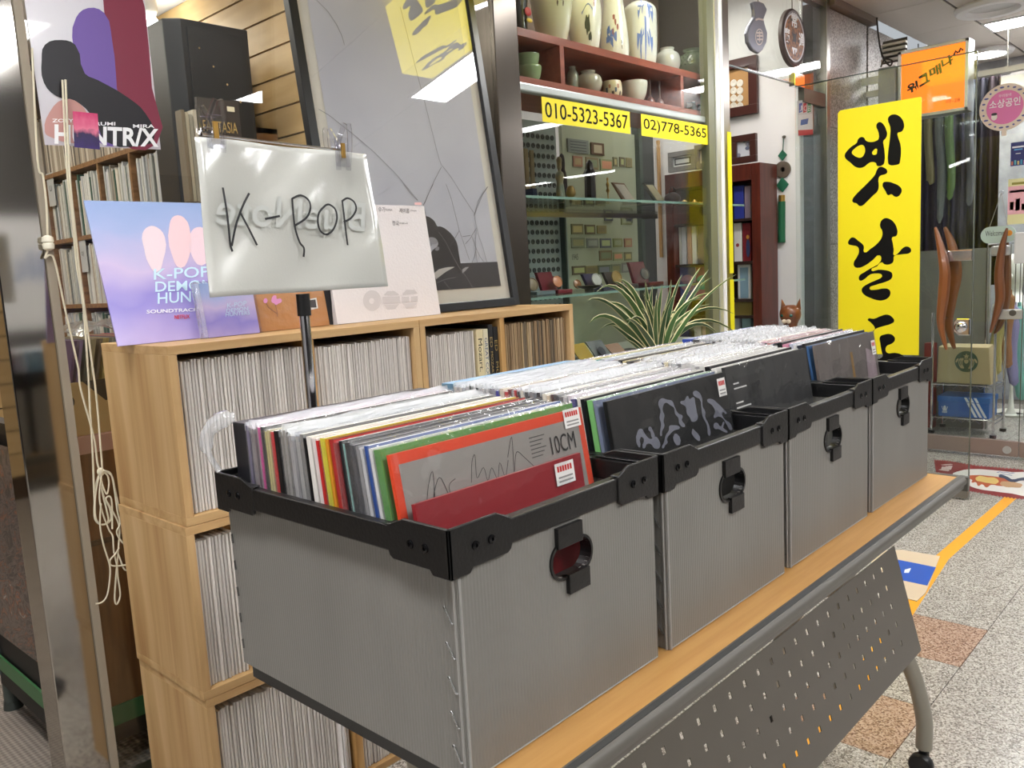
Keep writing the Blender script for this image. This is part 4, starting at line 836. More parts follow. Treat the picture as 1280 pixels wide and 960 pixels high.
for lp, cc in (([(178,292),(186,283),(196,284),(206,296),(204,325),(196,340),(186,330),(180,310)], (236,214,222)), ([(212,280),(218,270),(230,272),(238,292),(236,322),(226,335),(216,322)], (240,206,212)), ([(238,292),(246,284),(258,288),(262,318),(252,332),(240,320)], (238,210,220))):
    outline([lp], f8, C(cc, .35), o, name='pale_shape')
# small clear cased disc in front of it
o, fn, A_, n_ = leaner('disc_case', 'small clear disc case with the same lavender print before the large album', 'disc case', .864, .998, 1.715, 1.735, .118, .010, lav)
f8b = lambda px_, py_: PP(px_, py_, A_+n_*.0012, n_)
MB().hexa([fn(a, b, d) for a, b, d in ((-.03,-.0,-.012),(1.03,-.0,-.012),(1.03,-.0,.003),(-.03,-.0,.003),(-.03,1.03,-.012),(1.03,1.03,-.012),(1.03,1.03,.003),(-.03,1.03,.003))]).build('jewel_case', M['clear'], o)
MB().hexa([fn(a, b, d) for a, b, d in ((-.03,.0,-.011),(.06,.0,-.011),(.06,.0,.002),(-.03,.0,.002),(-.03,1.02,-.011),(.06,1.02,-.011),(.06,1.02,.002),(-.03,1.02,.002))]).build('hinge_strip', M['wrapw'], o)
ptext('K-POP', 284, 385, 308, 382, 6, tt, o, f8b); ptext('DEMON', 283, 391, 310, 388, 5, tt, o, f8b); ptext('HUNTERS', 282, 396, 312, 393, 5, tt, o, f8b)
# brown gift box with blossom print
o, fn, A_, n_ = leaner('gift_box', 'brown wrapped box with pink blossom print and small photo label', 'box', 1.0, 1.205, 1.74, 1.755, .092, .05, mat('kraft_wrap', (176,122,72), .25, coat=.5, bump=(40, .15)))
f8c = lambda px_, py_: PP(px_, py_, A_+n_*.0012, n_)
cb = lambda pts: [(330+x/5.333, 360+y/5.333) for x, y in pts]
for lp in ([(50,75),(62,52),(80,50),(85,72),(110,70),(118,90),(95,105),(80,112),(66,102),(52,95)], [(0,75),(14,68),(24,85),(15,100),(0,98)]): outline([cb(lp)], f8c, C((214,140,186), .4), o, name='blossom')
strokes([cb([(75,110),(88,160),(90,190)]), cb([(15,100),(30,130),(85,170)])], f8c, .0012, C((80,52,50)), o, name='twig')
P = [f8c(*p) for p in cb([(258,80),(350,65),(360,135),(312,146),(262,130)])]
MB().poly([P[0], P[1], P[2], P[3], P[4]]).build('photo_label', C((224,222,218)), o); q = [f8c(*p)+n_*.0006 for p in cb([(268,86),(342,76),(350,130),(276,132)])]; MB().poly(q).build('photo_print', C((58,54,56)), o)
# white box set with names and grey emblems
o, fn, A_, n_ = leaner('album_box', 'white glossy boxed album with grey round emblems leaning before the picture', 'album', 1.225, 1.572, 1.735, 1.775, .30, .02, mat('white_gloss', (232,226,226), .3, coat=.8, bump=(160, .12)))
MB().box(1.205, 1.2235, 1.752, 1.79, ST+.001, ST+.31).build('black_case', C((24,24,28)), o)
f8d = lambda px_, py_: PP(px_, py_, A_+n_*.0014, n_)
gk = C((70,70,74)); ck = lambda x, y: (300+x/3.556, 230+y/3.556)
ptext('슈가', *ck(614,122), *ck(646,124), 6, gk, o, f8d); ptext('SUGA', *ck(648,118), *ck(676,120), 2.4, gk, o, f8d); ptext('제이홉', *ck(708,128), *ck(752,130), 6, gk, o, f8d); ptext('j-hope', *ck(756,122), *ck(784,124), 2.4, gk, o, f8d)
ptext('정국', *ck(676,184), *ck(706,186), 6, gk, o, f8d); ptext('Jungkook', *ck(708,178), *ck(746,180), 2.4, gk, o, f8d); ptext('V', *ck(602,168), *ck(607,168), 3, gk, o, f8d)
eg = C((206,200,200), .35)
def ell(cx, cy, rx, ry, n=20): return [(cx+rx*math.cos(2*math.pi*k/n), cy+ry*math.sin(2*math.pi*k/n)) for k in range(n)]
ce = lambda lp: [ck(*p) for p in lp]
outline([ce(ell(587,518,40,46)), ce(ell(586,520,12,13))], f8d, eg, o, name='emblem')
for lp in ([(640,492),(655,476),(685,475),(706,490),(706,494),(642,496)], [(634,502),(710,499),(712,528),(636,531)], [(640,537),(708,534),(690,556),(655,558)], [(722,488),(740,470),(775,470),(790,486),(724,494)], [(718,502),(752,500),(752,524),(720,526)], [(760,500),(790,498),(790,522),(760,524)], [(722,532),(788,528),(770,550),(740,554)]): outline([ce(lp)], f8d, eg, o, smooth=False, name='emblem')
sk = MB().poly([f8d(*ck(776,82)), f8d(*ck(806,82)), f8d(*ck(808,94)), f8d(*ck(778,93))]).build('price_sticker', C((240,190,186)), o)

# ================================================================== ON THE RECORD SHOP GLASS
fgl = lambda x, y: PY(x, y, YF-.002)
po = thing('poster', 'printed poster with three plain colour shapes and white title taped on the glass', 'poster', fgl(118, 185))
MB().poly([fgl(37,0)+V((0,0,.14))-V((.012,0,0)), fgl(184,0)+V((0,0,.14))-V((.006,0,0)), fgl(201,187), fgl(56,181)]).build('sheet', ramp_mat('poster_sheet', 2, 0, 1, [(0, (196,190,198)), (.4, (214,212,218)), (1, (206,204,212))], .25, .4), po)
fg2 = lambda x, y: PY(x, y, YF-.0028); fg3 = lambda x, y: PY(x, y, YF-.0034)
outline([[(134,-18),(160,-30),(176,-8),(184,40),(190,110),(196,180),(150,178),(140,140),(136,80),(132,30)]], fg2, C((126,40,64), .35), po, name='colour_shape')
outline([[(92,60),(95,22),(110,10),(130,16),(140,50),(146,110),(150,178),(124,178),(118,120),(108,96)]], fg2, C((110,84,160), .35), po, name='colour_shape', off=(0, -.0002, 0))
outline([[(52,75),(56,56),(76,50),(94,56),(106,92),(122,100),(160,122),(182,142),(192,176),(180,181),(134,178),(118,150),(100,130),(70,120),(55,104)]], fg2, C((28,26,32), .35), po, name='colour_shape', off=(0, -.0004, 0))
outline([[(56,165),(62,140),(80,124),(100,130),(112,150),(116,172),(60,170)]], fg2, C((190,140,134), .35), po, name='colour_shape', off=(0, -.0005, 0))
wt = C((240,240,242), .4)
ptext('ZOEY', 65, 153, 92, 153, 4.5, wt, po, fg3, bold=.02); ptext('RUMI', 119, 157, 144, 157, 4.5, wt, po, fg3, bold=.02); ptext('MIRA', 166, 160, 193, 160, 4.5, wt, po, fg3, bold=.02)
ptext('HUNTR/X', 68, 180, 198, 184, 25, wt, po, fg3, bold=.03)
pc = thing('photo_card', 'small pink picture card stuck over the poster title', 'card', fgl(108, 186)); fg4 = lambda x, y: PY(x, y, YF-.0045)
MB().prism([fg4(91,139), fg4(122,142), fg4(125,187), fg4(93,184)], (0, .0006, 0)).build('card', ramp_mat('card_print', 2, 0, 1, [(0, (60,40,110)), (.35, (50,40,80)), (.55, (226,120,150)), (1, (206,50,110))], .3, .5, cloud=(4, .5)), pc)
# cord with bead and knotted bundle
cd_ = thing('blind_cord', 'cream pulley cord with bead and knotted bundle hanging before the glass', 'cord', PY(125, 590, 1.938))
fc = lambda p: PY(p[0], p[1], 1.938)
def cordline(pts, r=.0022, dy=0): return MB().tube([fc(p)+V((0, dy, 0)) for p in spline(pts, 6)], r, 6).build('strand', M['cord'], cd_, smooth=True)
c5_ = lambda x, y: (x/4, 220+y/4); c6_ = lambda x, y: (80+x/4.364, 560+y/4.364)
cordline([(40, 60), (47,200), c5_(215,0), c5_(232,150), c5_(238,310)]); 
cordline([c5_(238,375), c5_(225,410), c5_(250,395), c5_(275,430), c5_(320,640), c5_(360,820), c5_(392,965), (101,487), (117,545), (122,580), c6_(200,120)])
cordline([(78, 100), (84,215), c5_(362,200), c5_(380,420), c5_(415,640), c5_(435,900), (111,480), (113,520), c6_(155,0), c6_(162,180), c6_(168,330)])
cordline([(81, 100), (86,215), c5_(370,250), c5_(398,500), c5_(430,740), c5_(460,960), (120,500), (125,560), c6_(205,110)], dy=-.004)
p = fc(c5_(240,335)); MB().lathe([(.004,-.016),(.011,-.012),(.012,-.002),(.0095,0),(.012,.003),(.011,.012),(.004,.016)], p, 16).build('bead', M['cream'], cd_, smooth=True)
p = fc(c6_(200,130)); MB().ball(p, .008, .008, .010).build('knot', M['cord'], cd_, smooth=True)
for i, pts in enumerate(([(200,125),(175,200),(165,360),(185,410),(225,415),(255,390),(250,330),(215,260),(195,140)], [(195,130),(170,260),(172,380),(205,418),(240,400),(232,340),(205,230),(200,135)], [(205,125),(235,150),(243,200),(230,250),(205,190),(200,130)], [(205,128),(190,240),(200,330),(240,440),(262,480),(268,560),(285,640),(290,700),(303,800),(285,850),(273,820),(280,700),(292,560),(298,430),(260,340),(225,280),(245,262),(258,300),(260,440)], [(215,125),(255,150),(275,230),(300,340),(340,480),(365,600),(360,655),(325,660),(300,600),(285,560)], [(210,120),(250,140),(270,230),(285,340),(300,410),(282,460),(320,520),(375,555),(388,590),(350,630),(260,640),(245,610),(275,575),(295,540)], [(195,300),(190,420),(210,530),(243,640),(242,720),(228,800),(200,838),(165,845)])):
    cordline([c6_(*q) for q in pts], .0019, -.0012*i)

# ================================================================== INSIDE THE RECORD SHOP
# long record shelving along the partition: front at x = 1.75
rs = thing('wall_shelving', 'long brown record shelving running back along the record shop wall', 'shelf', (1.9, 4.4, 0))
LV = [.05, .43, .80, 1.165, 1.525, 1.885]
for z in LV: MB().box(1.75, 2.083, 3.28, 5.55, z-.022, z).build('shelf_board', M['rackwood'], rs)
for k in range(7): MB().box(1.753, 2.083, 3.28+k*.375, 3.30+k*.375, .03, 1.885).build('upright', M['rackwood'], rs)
mats = [C(c, .6) for c in ((206,206,202), (184,186,186), (214,208,196), (120,124,122), (160,150,136), (58,92,80), (196,198,204), (90,84,80), (222,222,220), (176,164,150))]
for li in range(5):
    mb = MB(); y = 3.31
    while y < 5.52:
        t = random.uniform(.007, .02); k = (y-3.28) % .375
        if k < .024 or k+t > .37: y += .006; continue
        h = random.uniform(.285, .32); c = random.choice([0,0,0,1,1,2,2,3,4,5,6,6,8,8,9]) if li > 1 else random.choice([0,1,2,8,6,4])
        mb.box(1.765+random.uniform(0, .012), 2.05, y, y+t*.92, LV[li], LV[li]+h, c); y += t
    mb.build('record_row', mats, rs)['kind'] = 'stuff'
mb = MB(); y = 3.4
while y < 5.5:
    t = random.uniform(.006, .02); mb.box(1.77, 2.05, y, y+t*.9, 1.885, 1.885+random.uniform(.26, .32), random.choice([4,9,2,7,4])); y += t
mb.build('record_row', mats, rs)['kind'] = 'stuff'
for (x, y, bd) in ((64, 237, 'U'), (104, 319, '이')):
    p = PX(x, y, 1.757); t_ = MB().box(1.756, 1.7575, p.y-.05, p.y+.05, p.z-.09, p.z+.09).build('divider_tab', C((190,194,198), .5), rs)
    text(bd, (1.755, p.y+.014, p.z-.01), (0, -.03, 0), (0, 0, .032), M['ink'], rs)
# short rack with the black cabinet, leaning records and the dark sleeve on it
ckr = thing('low_rack', 'short brown rack under the black cabinet in the record shop', 'shelf', (1.8, 3.0, 0))
for z in (.05, .7, 1.5): MB().box(1.6, 2.083, 2.8, 3.27, z, z+.025).build('shelf_board', M['rackwood'], ckr)
for y in (2.8, 3.25): MB().box(1.6, 2.083, y, y+.02, 0, 1.5).build('side_panel', M['rackwood'], ckr)
bx = thing('cabinet_speaker', 'big matt black cabinet standing high behind the glass', 'cabinet', (1.78, 3.1, 1.526))
a = PY(225, 22, 3.05); b = PY(309, 36, 3.05)
MB().prism([(a.x, 3.05, 1.526), (b.x, 3.05, 1.526), (b.x, 3.25, 1.526), (a.x-.05, 3.25, 1.526), (a.x-.05, 3.09, 1.526)], (0, 0, a.z-1.526)).build('body', mat('speaker_black', (26,30,38), .45, bump=(30, .05)), bx, bevel=.004)
MB().box(a.x+.02, b.x-.02, 3.044, 3.05, 1.56, a.z-.03).build('front_cloth', C((24,27,34), .8), bx)
for k in range(4):
    p = PY((286, 284, 322, 281)[k], (68, 111, 55, 116)[k], 3.044) if False else V((a.x+.06+.05*k, 3.044, a.z-.1-.06*k)); MB().lathe([(.004, 0), (.004, .002)], p, 10, ax=(0, -1, 0)).build('screw', M['chrome'], bx)
p0 = PY(254, 190, 2.95); p1 = PY(300, 130, 2.95)
fs = MB().box(p0.x, p1.x, 2.96, 2.975, 1.526, p1.z+.01).build('record', C((62,60,64), .3)); tag(fs, 'dark sleeve titled in gold capitals before the black cabinet', 'record')
text('FANTASIA', (p0.x+.015, 2.9594, p1.z-.11), (p1.x-p0.x-.03, 0, 0), (0, 0, .04), C((196,170,110)), fs); MB().box(p1.x-.05, p1.x-.02, 2.9585, 2.96, p1.z-.03, p1.z-.012).build('price_sticker', M['cream'], fs)
for k in range(5):
    p = PY(228+5*k, 137+(k % 3)*3, 2.9); o = MB().box(p.x-.006, p.x+.006, 2.9, 2.945, 1.526, p.z).build('record', C([(120,110,96), (170,164,150), (150,148,140), (196,190,176), (90,88,84)][k], .5)); tag(o, ['brown','tan','grey','cream','dark grey'][k]+' spined record standing beside the gold titled sleeve', 'record', 'records by the cabinet')
# browser cabinet by the door with the poster on its side
bc = thing('record_browser', 'black and brown record browser with green base rails behind the steel post', 'cabinet', (1.1, 2.4, 0))
MB().box(.66, 1.75, 2.14, 2.74, .17, .83).build('body', M['oak'], bc); MB().box(.645, .66, 2.135, 2.745, .17, .90).build('side_panel', C((26,25,26), .6), bc)
MB().box(.64, 1.75, 2.13, 2.75, .085, .17).build('plinth', C((20,20,20), .6), bc)
MB().box(.634, .64, 2.125, 2.755, .14, .185).build('base_rail', M['green'], bc); MB().box(.64, 1.75, 2.124, 2.13, .13, .18).build('base_rail', M['green'], bc)
MB().box(.635, .67, 2.13, 2.75, .875, .905).build('top_edge', C((18,18,18), .5), bc); MB().box(.67, 1.75, 2.14, 2.74, .83, .872).build('top_board', C((196,150,134), .5), bc)
MB().box(.64, 1.75, 2.1335, 2.14, .60, .612).build('seam', C((90,60,36), .6), bc)
for x, y in ((.66, 2.74), (.68, 2.16), (1.72, 2.16), (1.72, 2.72)): 
    lg = MB().tube([(x, y, .085), (x, y, .03)], .022, 12).build('leg', C((66,74,70), .5), bc, smooth=True); MB().lathe([(.024, 0), (.027, .004), (.024, .03)], (x, y, 0), 14).build('rubber_foot', C((52,58,54), .7), lg, smooth=True)
MB().tube([(.641, 2.742, .12), (.641, 2.742, .9)], .012, 8).build('corner_tube', C((66,74,70), .5), bc, smooth=True)
wp = thing('poster', 'dark ornate art print sheet curling on the black browser side', 'poster', (.64, 2.4, .3))
mb = MB(); N = 10
for j in range(N+1):
    for i in range(N+1):
        y = 2.70-.52*i/N; z = .275+.575*j/N; mb.v.append(V((.632-.006*abs(math.sin(9*z+3*y)), y, z)))
for j in range(N):
    for i in range(N): mb.f.append((j*(N+1)+i, j*(N+1)+i+1, (j+1)*(N+1)+i+1, (j+1)*(N+1)+i)); mb.m.append(0)
am = bpy.data.materials.new('art_print'); am.use_nodes = True; nt = am.node_tree; b_ = nt.nodes['Principled BSDF']; b_.inputs['Roughness'].default_value = .35
tc = node(nt, 'ShaderNodeTexCoord'); nz = node(nt, 'ShaderNodeTexNoise'); nz.inputs['Scale'].default_value = 7; nz.inputs['Detail'].default_value = 5; nz.inputs['Distortion'].default_value = 1.5
cr = node(nt, 'ShaderNodeValToRGB'); e = cr.color_ramp.elements; e[0].position = .3; e[0].color = rgb((40,34,34)); e[1].position = .75; e[1].color = rgb((176,168,158))
for pp_, cc in ((.42, (70,62,60)), (.5, (116,104,98)), (.56, (60,50,48)), (.62, (150,92,60)), (.68, (84,90,96))): q = e.new(pp_); q.color = rgb(cc)
nt.links.new(tc.outputs['Generated'], nz.inputs['Vector']); nt.links.new(nz.outputs[0], cr.inputs[0]); nt.links.new(cr.outputs[0], b_.inputs['Base Color'])
mb.build('sheet', am, wp, smooth=True)
# cartons, wrapped records and papers on the browser
ct = thing('carton_tray', 'flattened tan carton wall with black print beside the steel post', 'carton', (.95, 2.2, .873))
MB().box(.70, 1.5, 2.16, 2.168, .873, 1.005).build('front_wall', M['cardboard'], ct); MB().box(.70, 1.5, 2.5, 2.508, .873, .99).build('rear_wall', M['cardboard'], ct); MB().box(.70, 1.5, 2.168, 2.5, .873, .879).build('bottom', M['cardboard'], ct)
fct = lambda x, y: PY(x, y, 2.1592)
outline([[(103,477),(152,470),(154,498),(132,500)]], fct, C((52,46,42), .6), ct, smooth=False, name='black_print')
outline([[(86,496),(92,498),(92,508),(88,512),(91,522),(90,526),(86,524)]], fct, C((40,38,36), .6), ct, name='black_print')
for k in range(17):
    xa = .715+.0155*k; lean = .05; hcol = [(96,70,110),(126,104,140),(60,66,60),(150,140,110),(90,80,70),(170,150,90),(120,124,120),(66,70,80),(150,40,56),(176,160,130),(120,60,50),(190,70,60),(80,84,120),(200,180,120),(56,90,70),(190,186,170),(50,60,50)][k]
    o = MB().prism([(xa, 2.19, .88), (xa+.007, 2.19, .88), (xa+.007+lean, 2.19, 1.105), (xa+lean, 2.19, 1.105)], (0, .28, 0)).build('record', C(hcol, .5)); tag(o, '%s spined record leaning in the carton behind the glass, %s from the post' % (cname(hcol), ORD[k]), 'record', 'records in the carton')
mb = MB(); N = 12
for j in range(5):
    for i in range(N+1): mb.v.append(V((.72+.36*i/N, 2.185+.07*j, 1.124+.012*math.sin(i*2.1+j)+.016*math.sin(math.pi*i/N)+(-.008 if j in (0, 4) else .0))))
for j in range(4):
    for i in range(N): mb.f.append((j*(N+1)+i, j*(N+1)+i+1, (j+1)*(N+1)+i+1, (j+1)*(N+1)+i)); mb.m.append(0)
tag(mb.build('plastic_cover', M['wrapw'], smooth=True), 'crumpled clear plastic cover over the leaning records behind the glass', 'plastic cover')
pc_ = tag(MB().lathe([(.045, 0), (.06, .17), (.063, .172), (.058, .165), (.043, .006)], (.80, 2.66, .873), 20).build('paper_tub', mat('tub_print', (206,196,160), .5, var=((120,50,46), 30)), smooth=True), 'round cream tub with red and black print on the browser', 'tub')
pa_ = MB()
for k in range(4): pa_.obox((.9-.01*k, 2.66, .8745+.002*k), (.05, .02*k*.2, 0), (-.004*k, .04, 0), (0, 0, .0008))
# far back of the record shop
for (x0_, y0_, x1_, y1_, col, lab) in ((-12, 296, 11, 350, (150,60,70), 'colourful sleeve hung on the far slat wall'), (-14, 436, 21, 486, (222,220,216), 'white framed print low on the far slat wall'), (-14, 200, 8, 285, (40,36,40), 'dark jacket sleeve hung high on the far slat wall')):
    a = PY(x0_, y1_, 5.55); b = PY(x1_, y0_, 5.55); o = thing('wall_print', lab, 'print', (a.x, 5.55, a.z))
    MB().box(a.x, b.x, 5.55, 5.574, a.z, b.z).build('board', C(col, .5), o); MB().box(a.x+.06, b.x-.06, 5.545, 5.55, a.z+.06, b.z-.08).build('picture', mat('pic_'+lab[:5], (90,92,96), .6, var=((210,190,150) if col[0] < 200 else (200,200,200), 14)), o)

# ================================================================== ANTIQUE SHOP
# red wooden display shelf with pottery
ws = thing('wall_shelf', 'red wooden display shelf with pottery behind the shop glass', 'shelf', (2.9, 2.15, 1.86))
SX0, SX1 = 2.2, 3.68
for (z0, z1) in ((2.022, 2.05), (1.862, 1.888)): MB().box(SX0, SX1, 2.0, 2.335, z0, z1).build('shelf_board', M['redwood'], ws, bevel=.001)
pd = [PY(703, 75, 2.0).x, PY(853, 110, 2.0).x]
for x in pd+[SX1-.024]: MB().box(x-.012, x+.012, 2.001, 2.335, 1.888, 2.022).build('divider', M['redwood'], ws)
MB().box(SX0, SX1, 2.325, 2.335, 1.862, 2.05).build('back_panel', M['redwood'], ws)
def pot(name, lab, px0, px1, ztop, zb, Y, prof, m, cat='vase', mis=None, mats=None, grp=None):
    """lathe pot between two sight lines on the plane Y; profile as (relative radius, relative height)"""
    q = PY((px0+px1)/2, 60, Y); R_ = (px1-px0)/2*(q-CAM).dot(CF)/FPX; cx = q.x; H_ = ztop-zb
    rmax = max(p[0] for p in prof); P = spline(prof, 4)
    r = thing(name, lab, cat, (cx, Y, zb), grp)
    MB().lathe([(p[0]/rmax*R_, p[1]*H_) for p in P], (cx, Y, zb), 32).build('body', m, r, smooth=True)
    return r, cx, Y, zb, R_, H_
gl_ = lambda n, c, v=None: mat(n, c, .18, coat=.6, var=v)
Z1, Z0 = 2.0505, 1.8885
YV = 2.13
r, cx, y, zb, R_, H_ = pot('lacquer_vase', 'black lacquer vase with red and gold flower at the shelf end', 634, 666, 2.40, Z1, YV, [(.62,0),(.66,.02),(.72,.3),(.9,.6),(1,.8),(.8,.95),(.5,1)], gl_('lacquer', (22,16,18)))
MB().ball((cx+.01, y-R_*.82, zb+.10), .018, .004, .016).build('flower', C((176,30,40)), r); MB().ball((cx+.015, y-R_*.85, zb+.07), .016, .004, .008).build('flower', C((214,190,60)), r)
r, cx, y, zb, R_, H_ = pot('celadon_vase', 'large pale celadon vase with dark plum twigs on the shelf', 665, 718, 2.42, Z1, YV, [(.55,0),(.58,.02),(.78,.18),(.96,.42),(1,.6),(.9,.8),(.5,.93),(.4,1)], gl_('celadon_pale', (196,198,170), ((206,204,190), 4)))
def arcp(cx, y, R_, ang, z):
    ang += 1.1; return V((cx+R_*math.cos(ang), y-R_*math.sin(ang), z))
def wrap_print(r, cx, y, zb, fr, polys, m, name='painted_motif'):
    """painted shapes lying on the pot: points (angle from the right 0..pi, height), fr(height) the radius"""
    for lp in polys:
        outline([lp], lambda a, h: arcp(cx, y, fr(h)+.0012, a, zb+h), m, r, name=name)
def rad(prof, R_, H_):
    P = spline(prof, 4); rm = max(p[0] for p in prof)
    def f(h):
        t = h/H_
        for i in range(len(P)-1):
            if P[i][1] <= t <= P[i+1][1]: k = (t-P[i][1])/max(1e-6, P[i+1][1]-P[i][1]); return (P[i][0]+(P[i+1][0]-P[i][0])*k)/rm*R_
        return P[-1][0]/rm*R_
    return f
def blob(a, h, ra, rh, n=9, j=.35, seed=0):
    g = random.Random(seed); return [(a+ra*math.cos(2*math.pi*k/n)*(1-j*g.random()), h+rh*math.sin(2*math.pi*k/n)*(1-j*g.random())) for k in range(n)]
pr1 = [(.55,0),(.58,.02),(.78,.18),(.96,.42),(1,.6),(.9,.8),(.5,.93),(.4,1)]
wrap_print(r, cx, y, zb, rad(pr1, R_, H_), [blob(.75+.1*k, .15+.02*(k % 3), .05, .012, seed=k) for k in range(5)], C((70,50,50)))
pr2 = [(.62,0),(.66,.02),(.85,.15),(1,.35),(.98,.55),(.8,.75),(.7,.9),(.75,1)]
r, cx, y, zb, R_, H_ = pot('landscape_vase', 'white vase with blue arcs and dark green landscape motif', 711, 753, 2.42, Z1, YV, pr2, gl_('white_glaze', (226,226,216)))
f = rad(pr2, R_, H_)
wrap_print(r, cx, y, zb, f, [blob(1.2, .11, .22, .045, 12, .5, 3), blob(1.05, .07, .18, .02, 10, .5, 5)], C((60,66,52)))
wrap_print(r, cx, y, zb, f, [[(.9+.08*k, .17+.02*math.sin(k*.5)) for k in range(9)]+[(.9+.08*k, .165+.02*math.sin(k*.5)) for k in range(8, -1, -1)]], C((90,120,180)))
wrap_print(r, cx, y, zb, f, [blob(.75, .19+.02*k, .06, .012, seed=20+k) for k in range(3)], C((150,60,56)))
pr3 = [(.7,0),(.72,.02),(.86,.12),(.8,.35),(.62,.6),(.66,.8),(1,1)]
r, cx, y, zb, R_, H_ = pot('flower_vase', 'white flared vase with blue and red flower painting', 748, 789, 2.45, Z1, YV, pr3, gl_('white_glaze', (226,226,216)))
f = rad(pr3, R_, H_)
wrap_print(r, cx, y, zb, f, [blob(1.6+.3*math.sin(k*2.1), .08+.012*k, .17, .022, 9, .5, 30+k) for k in range(5)], C((92,120,190))); wrap_print(r, cx, y, zb, f, [blob(1.3+.2*math.cos(k*2.4), .12+.02*k, .1, .016, 8, .5, 40+k) for k in range(4)], C((150,84,80))); wrap_print(r, cx, y, zb, f, [blob(.9, .06+.02*k, .05, .012, 8, .5, 50+k) for k in range(2)], C((80,76,52)))
pr4 = [(.66,0),(.7,.02),(.86,.1),(.98,.35),(1,.7),(.95,.9),(.5,1)]
r, cx, y, zb, R_, H_ = pot('bamboo_vase', 'tall white vase with blue bamboo painting', 779, 822, 2.335, Z1, YV, pr4, gl_('white_glaze', (226,226,216)))
f = rad(pr4, R_, H_)
wrap_print(r, cx, y, zb, f, [[(1.12, .03), (1.10, .26), (1.13, .26), (1.16, .03)], [(1.42, .02), (1.40, .15), (1.43, .15), (1.45, .02)]]+[[(1.12+.10*k, .150), (1.12+.17*k, .135-.006*abs(k)), (1.12+.25*k+.02, .105-.004*abs(k)), (1.12+.13*k+.04, .137)] for k in (-2, -1, 1, 2)]+[[(1.05+.10*k, .268), (1.05+.17*k, .262-.004*abs(k)), (1.05+.24*k+.02, .228-.003*abs(k)), (1.05+.13*k+.05, .250)] for k in (-2, -1, 1, 2)], C((104,130,196)))
MB().ball(arcp(cx, y, f(.03)+.0, 1.1, zb+.012), .035, .004, .007).build('painted_motif', C((84,100,160)), r)
pr5 = [(.5,0),(.54,.02),(.86,.25),(1,.5),(.9,.76),(.55,.9),(.52,.94),(.56,1)]
pot('small_jar', 'small pale grey glazed jar between the bamboo vase and green jar', 817, 850, 2.178, Z1, YV, pr5, gl_('grey_glaze', (186,188,180), ((200,198,190), 6)))
r, cx, y, zb, R_, H_ = pot('openwork_jar', 'round green jar with pierced lattice band on the shelf', 843, 889, 2.205, Z1, YV, pr5, gl_('celadon', (112,132,112)))
f = rad(pr5, R_, H_); lb = MB()
for rr in range(5):
    for k in range(26):
        a = math.pi*2*(k+.5*(rr % 2))/26; h = .075+.011*rr; c = arcp(cx, y, f(h)+.0006, a, zb+h); t = V((-math.sin(a), -math.cos(a), 0))*.0042; u_ = V((0, 0, .0036))
        lb.add([c-t, c-u_, c+t, c+u_], [(0,1,2,3)])
lb.build('pierced_holes', C((24,28,24)), r)
bowl = [(.45,0),(.5,.03),(.85,.4),(1,.85),(.97,1),(.9,.95),(.6,.4),(.1,.2)]
pot('celadon_bowl', 'lower green bowl of the stacked pair in the shelf', 643, 676, 1.955, Z0, 2.09, bowl, gl_('celadon_bowl', (132,158,112), ((150,170,128), 8)), 'bowl'); pot('celadon_bowl', 'upper green bowl of the stacked pair in the shelf', 643, 674, 1.995, 1.956, 2.09, [(.8,0),(.85,.1),(.95,.6),(1,1),(.9,.9),(.5,.3)], gl_('celadon_bowl', (132,158,112)), 'bowl')
pot('small_vase', 'slim grey green vase beside the shelf divider', 706, 722, 2.0, Z0, 2.12, pr5, gl_('grey_green', (150,156,136)))
pot('round_jar', 'round taupe glazed jar in the middle bay', 716, 751, 1.985, Z0, 2.09, pr5, gl_('taupe_glaze', (156,150,134), ((172,166,150), 5)))
r, cx, y, zb, R_, H_ = pot('painted_cup', 'cream cup with brown and blue floral pattern', 750, 776, 1.958, Z0, 2.08, [(.8,0),(.85,.05),(1,.5),(.92,1),(.86,.97),(.8,.4)], gl_('cup_glaze', (204,190,160)), 'cup')
f = rad([(.8,0),(.85,.05),(1,.5),(.92,1)], R_, H_)
for k in range(9): wrap_print(r, cx, y, zb, f, [blob(.5+.28*k, .02+.014*(k*2 % 3), .14, .012, 8, .4, 60+k)], C([(58,44,40),(150,96,60),(52,70,90)][k % 3]))
pot('white_bowl', 'plain white glazed bowl in the middle bay', 774, 808, 1.982, Z0, 2.09, bowl, gl_('bowl_white', (214,212,198)), 'bowl')
for a_, lab in ((804, 'left brown gourd bottle beside the white bowl'), (816, 'right brown gourd bottle beside the white bowl')):
    pot('gourd_bottle', lab, a_, a_+13, 2.012, Z0, 2.1, [(.6,0),(.95,.12),(1,.22),(.7,.36),(.3,.46),(.26,.8),(.32,1)], gl_('gourd', (112,70,58)), 'bottle')
for a_, lab in ((855, 'left black glazed cup in the end bay'), (868, 'right black glazed cup in the end bay')):
    pot('black_cup', lab, a_, a_+15, 1.95, Z0, 2.09, [(.6,0),(.9,.2),(1,.5),(.8,.8),(.7,.85),(.75,1)], gl_('black_glaze', (24,26,30)), 'cup')
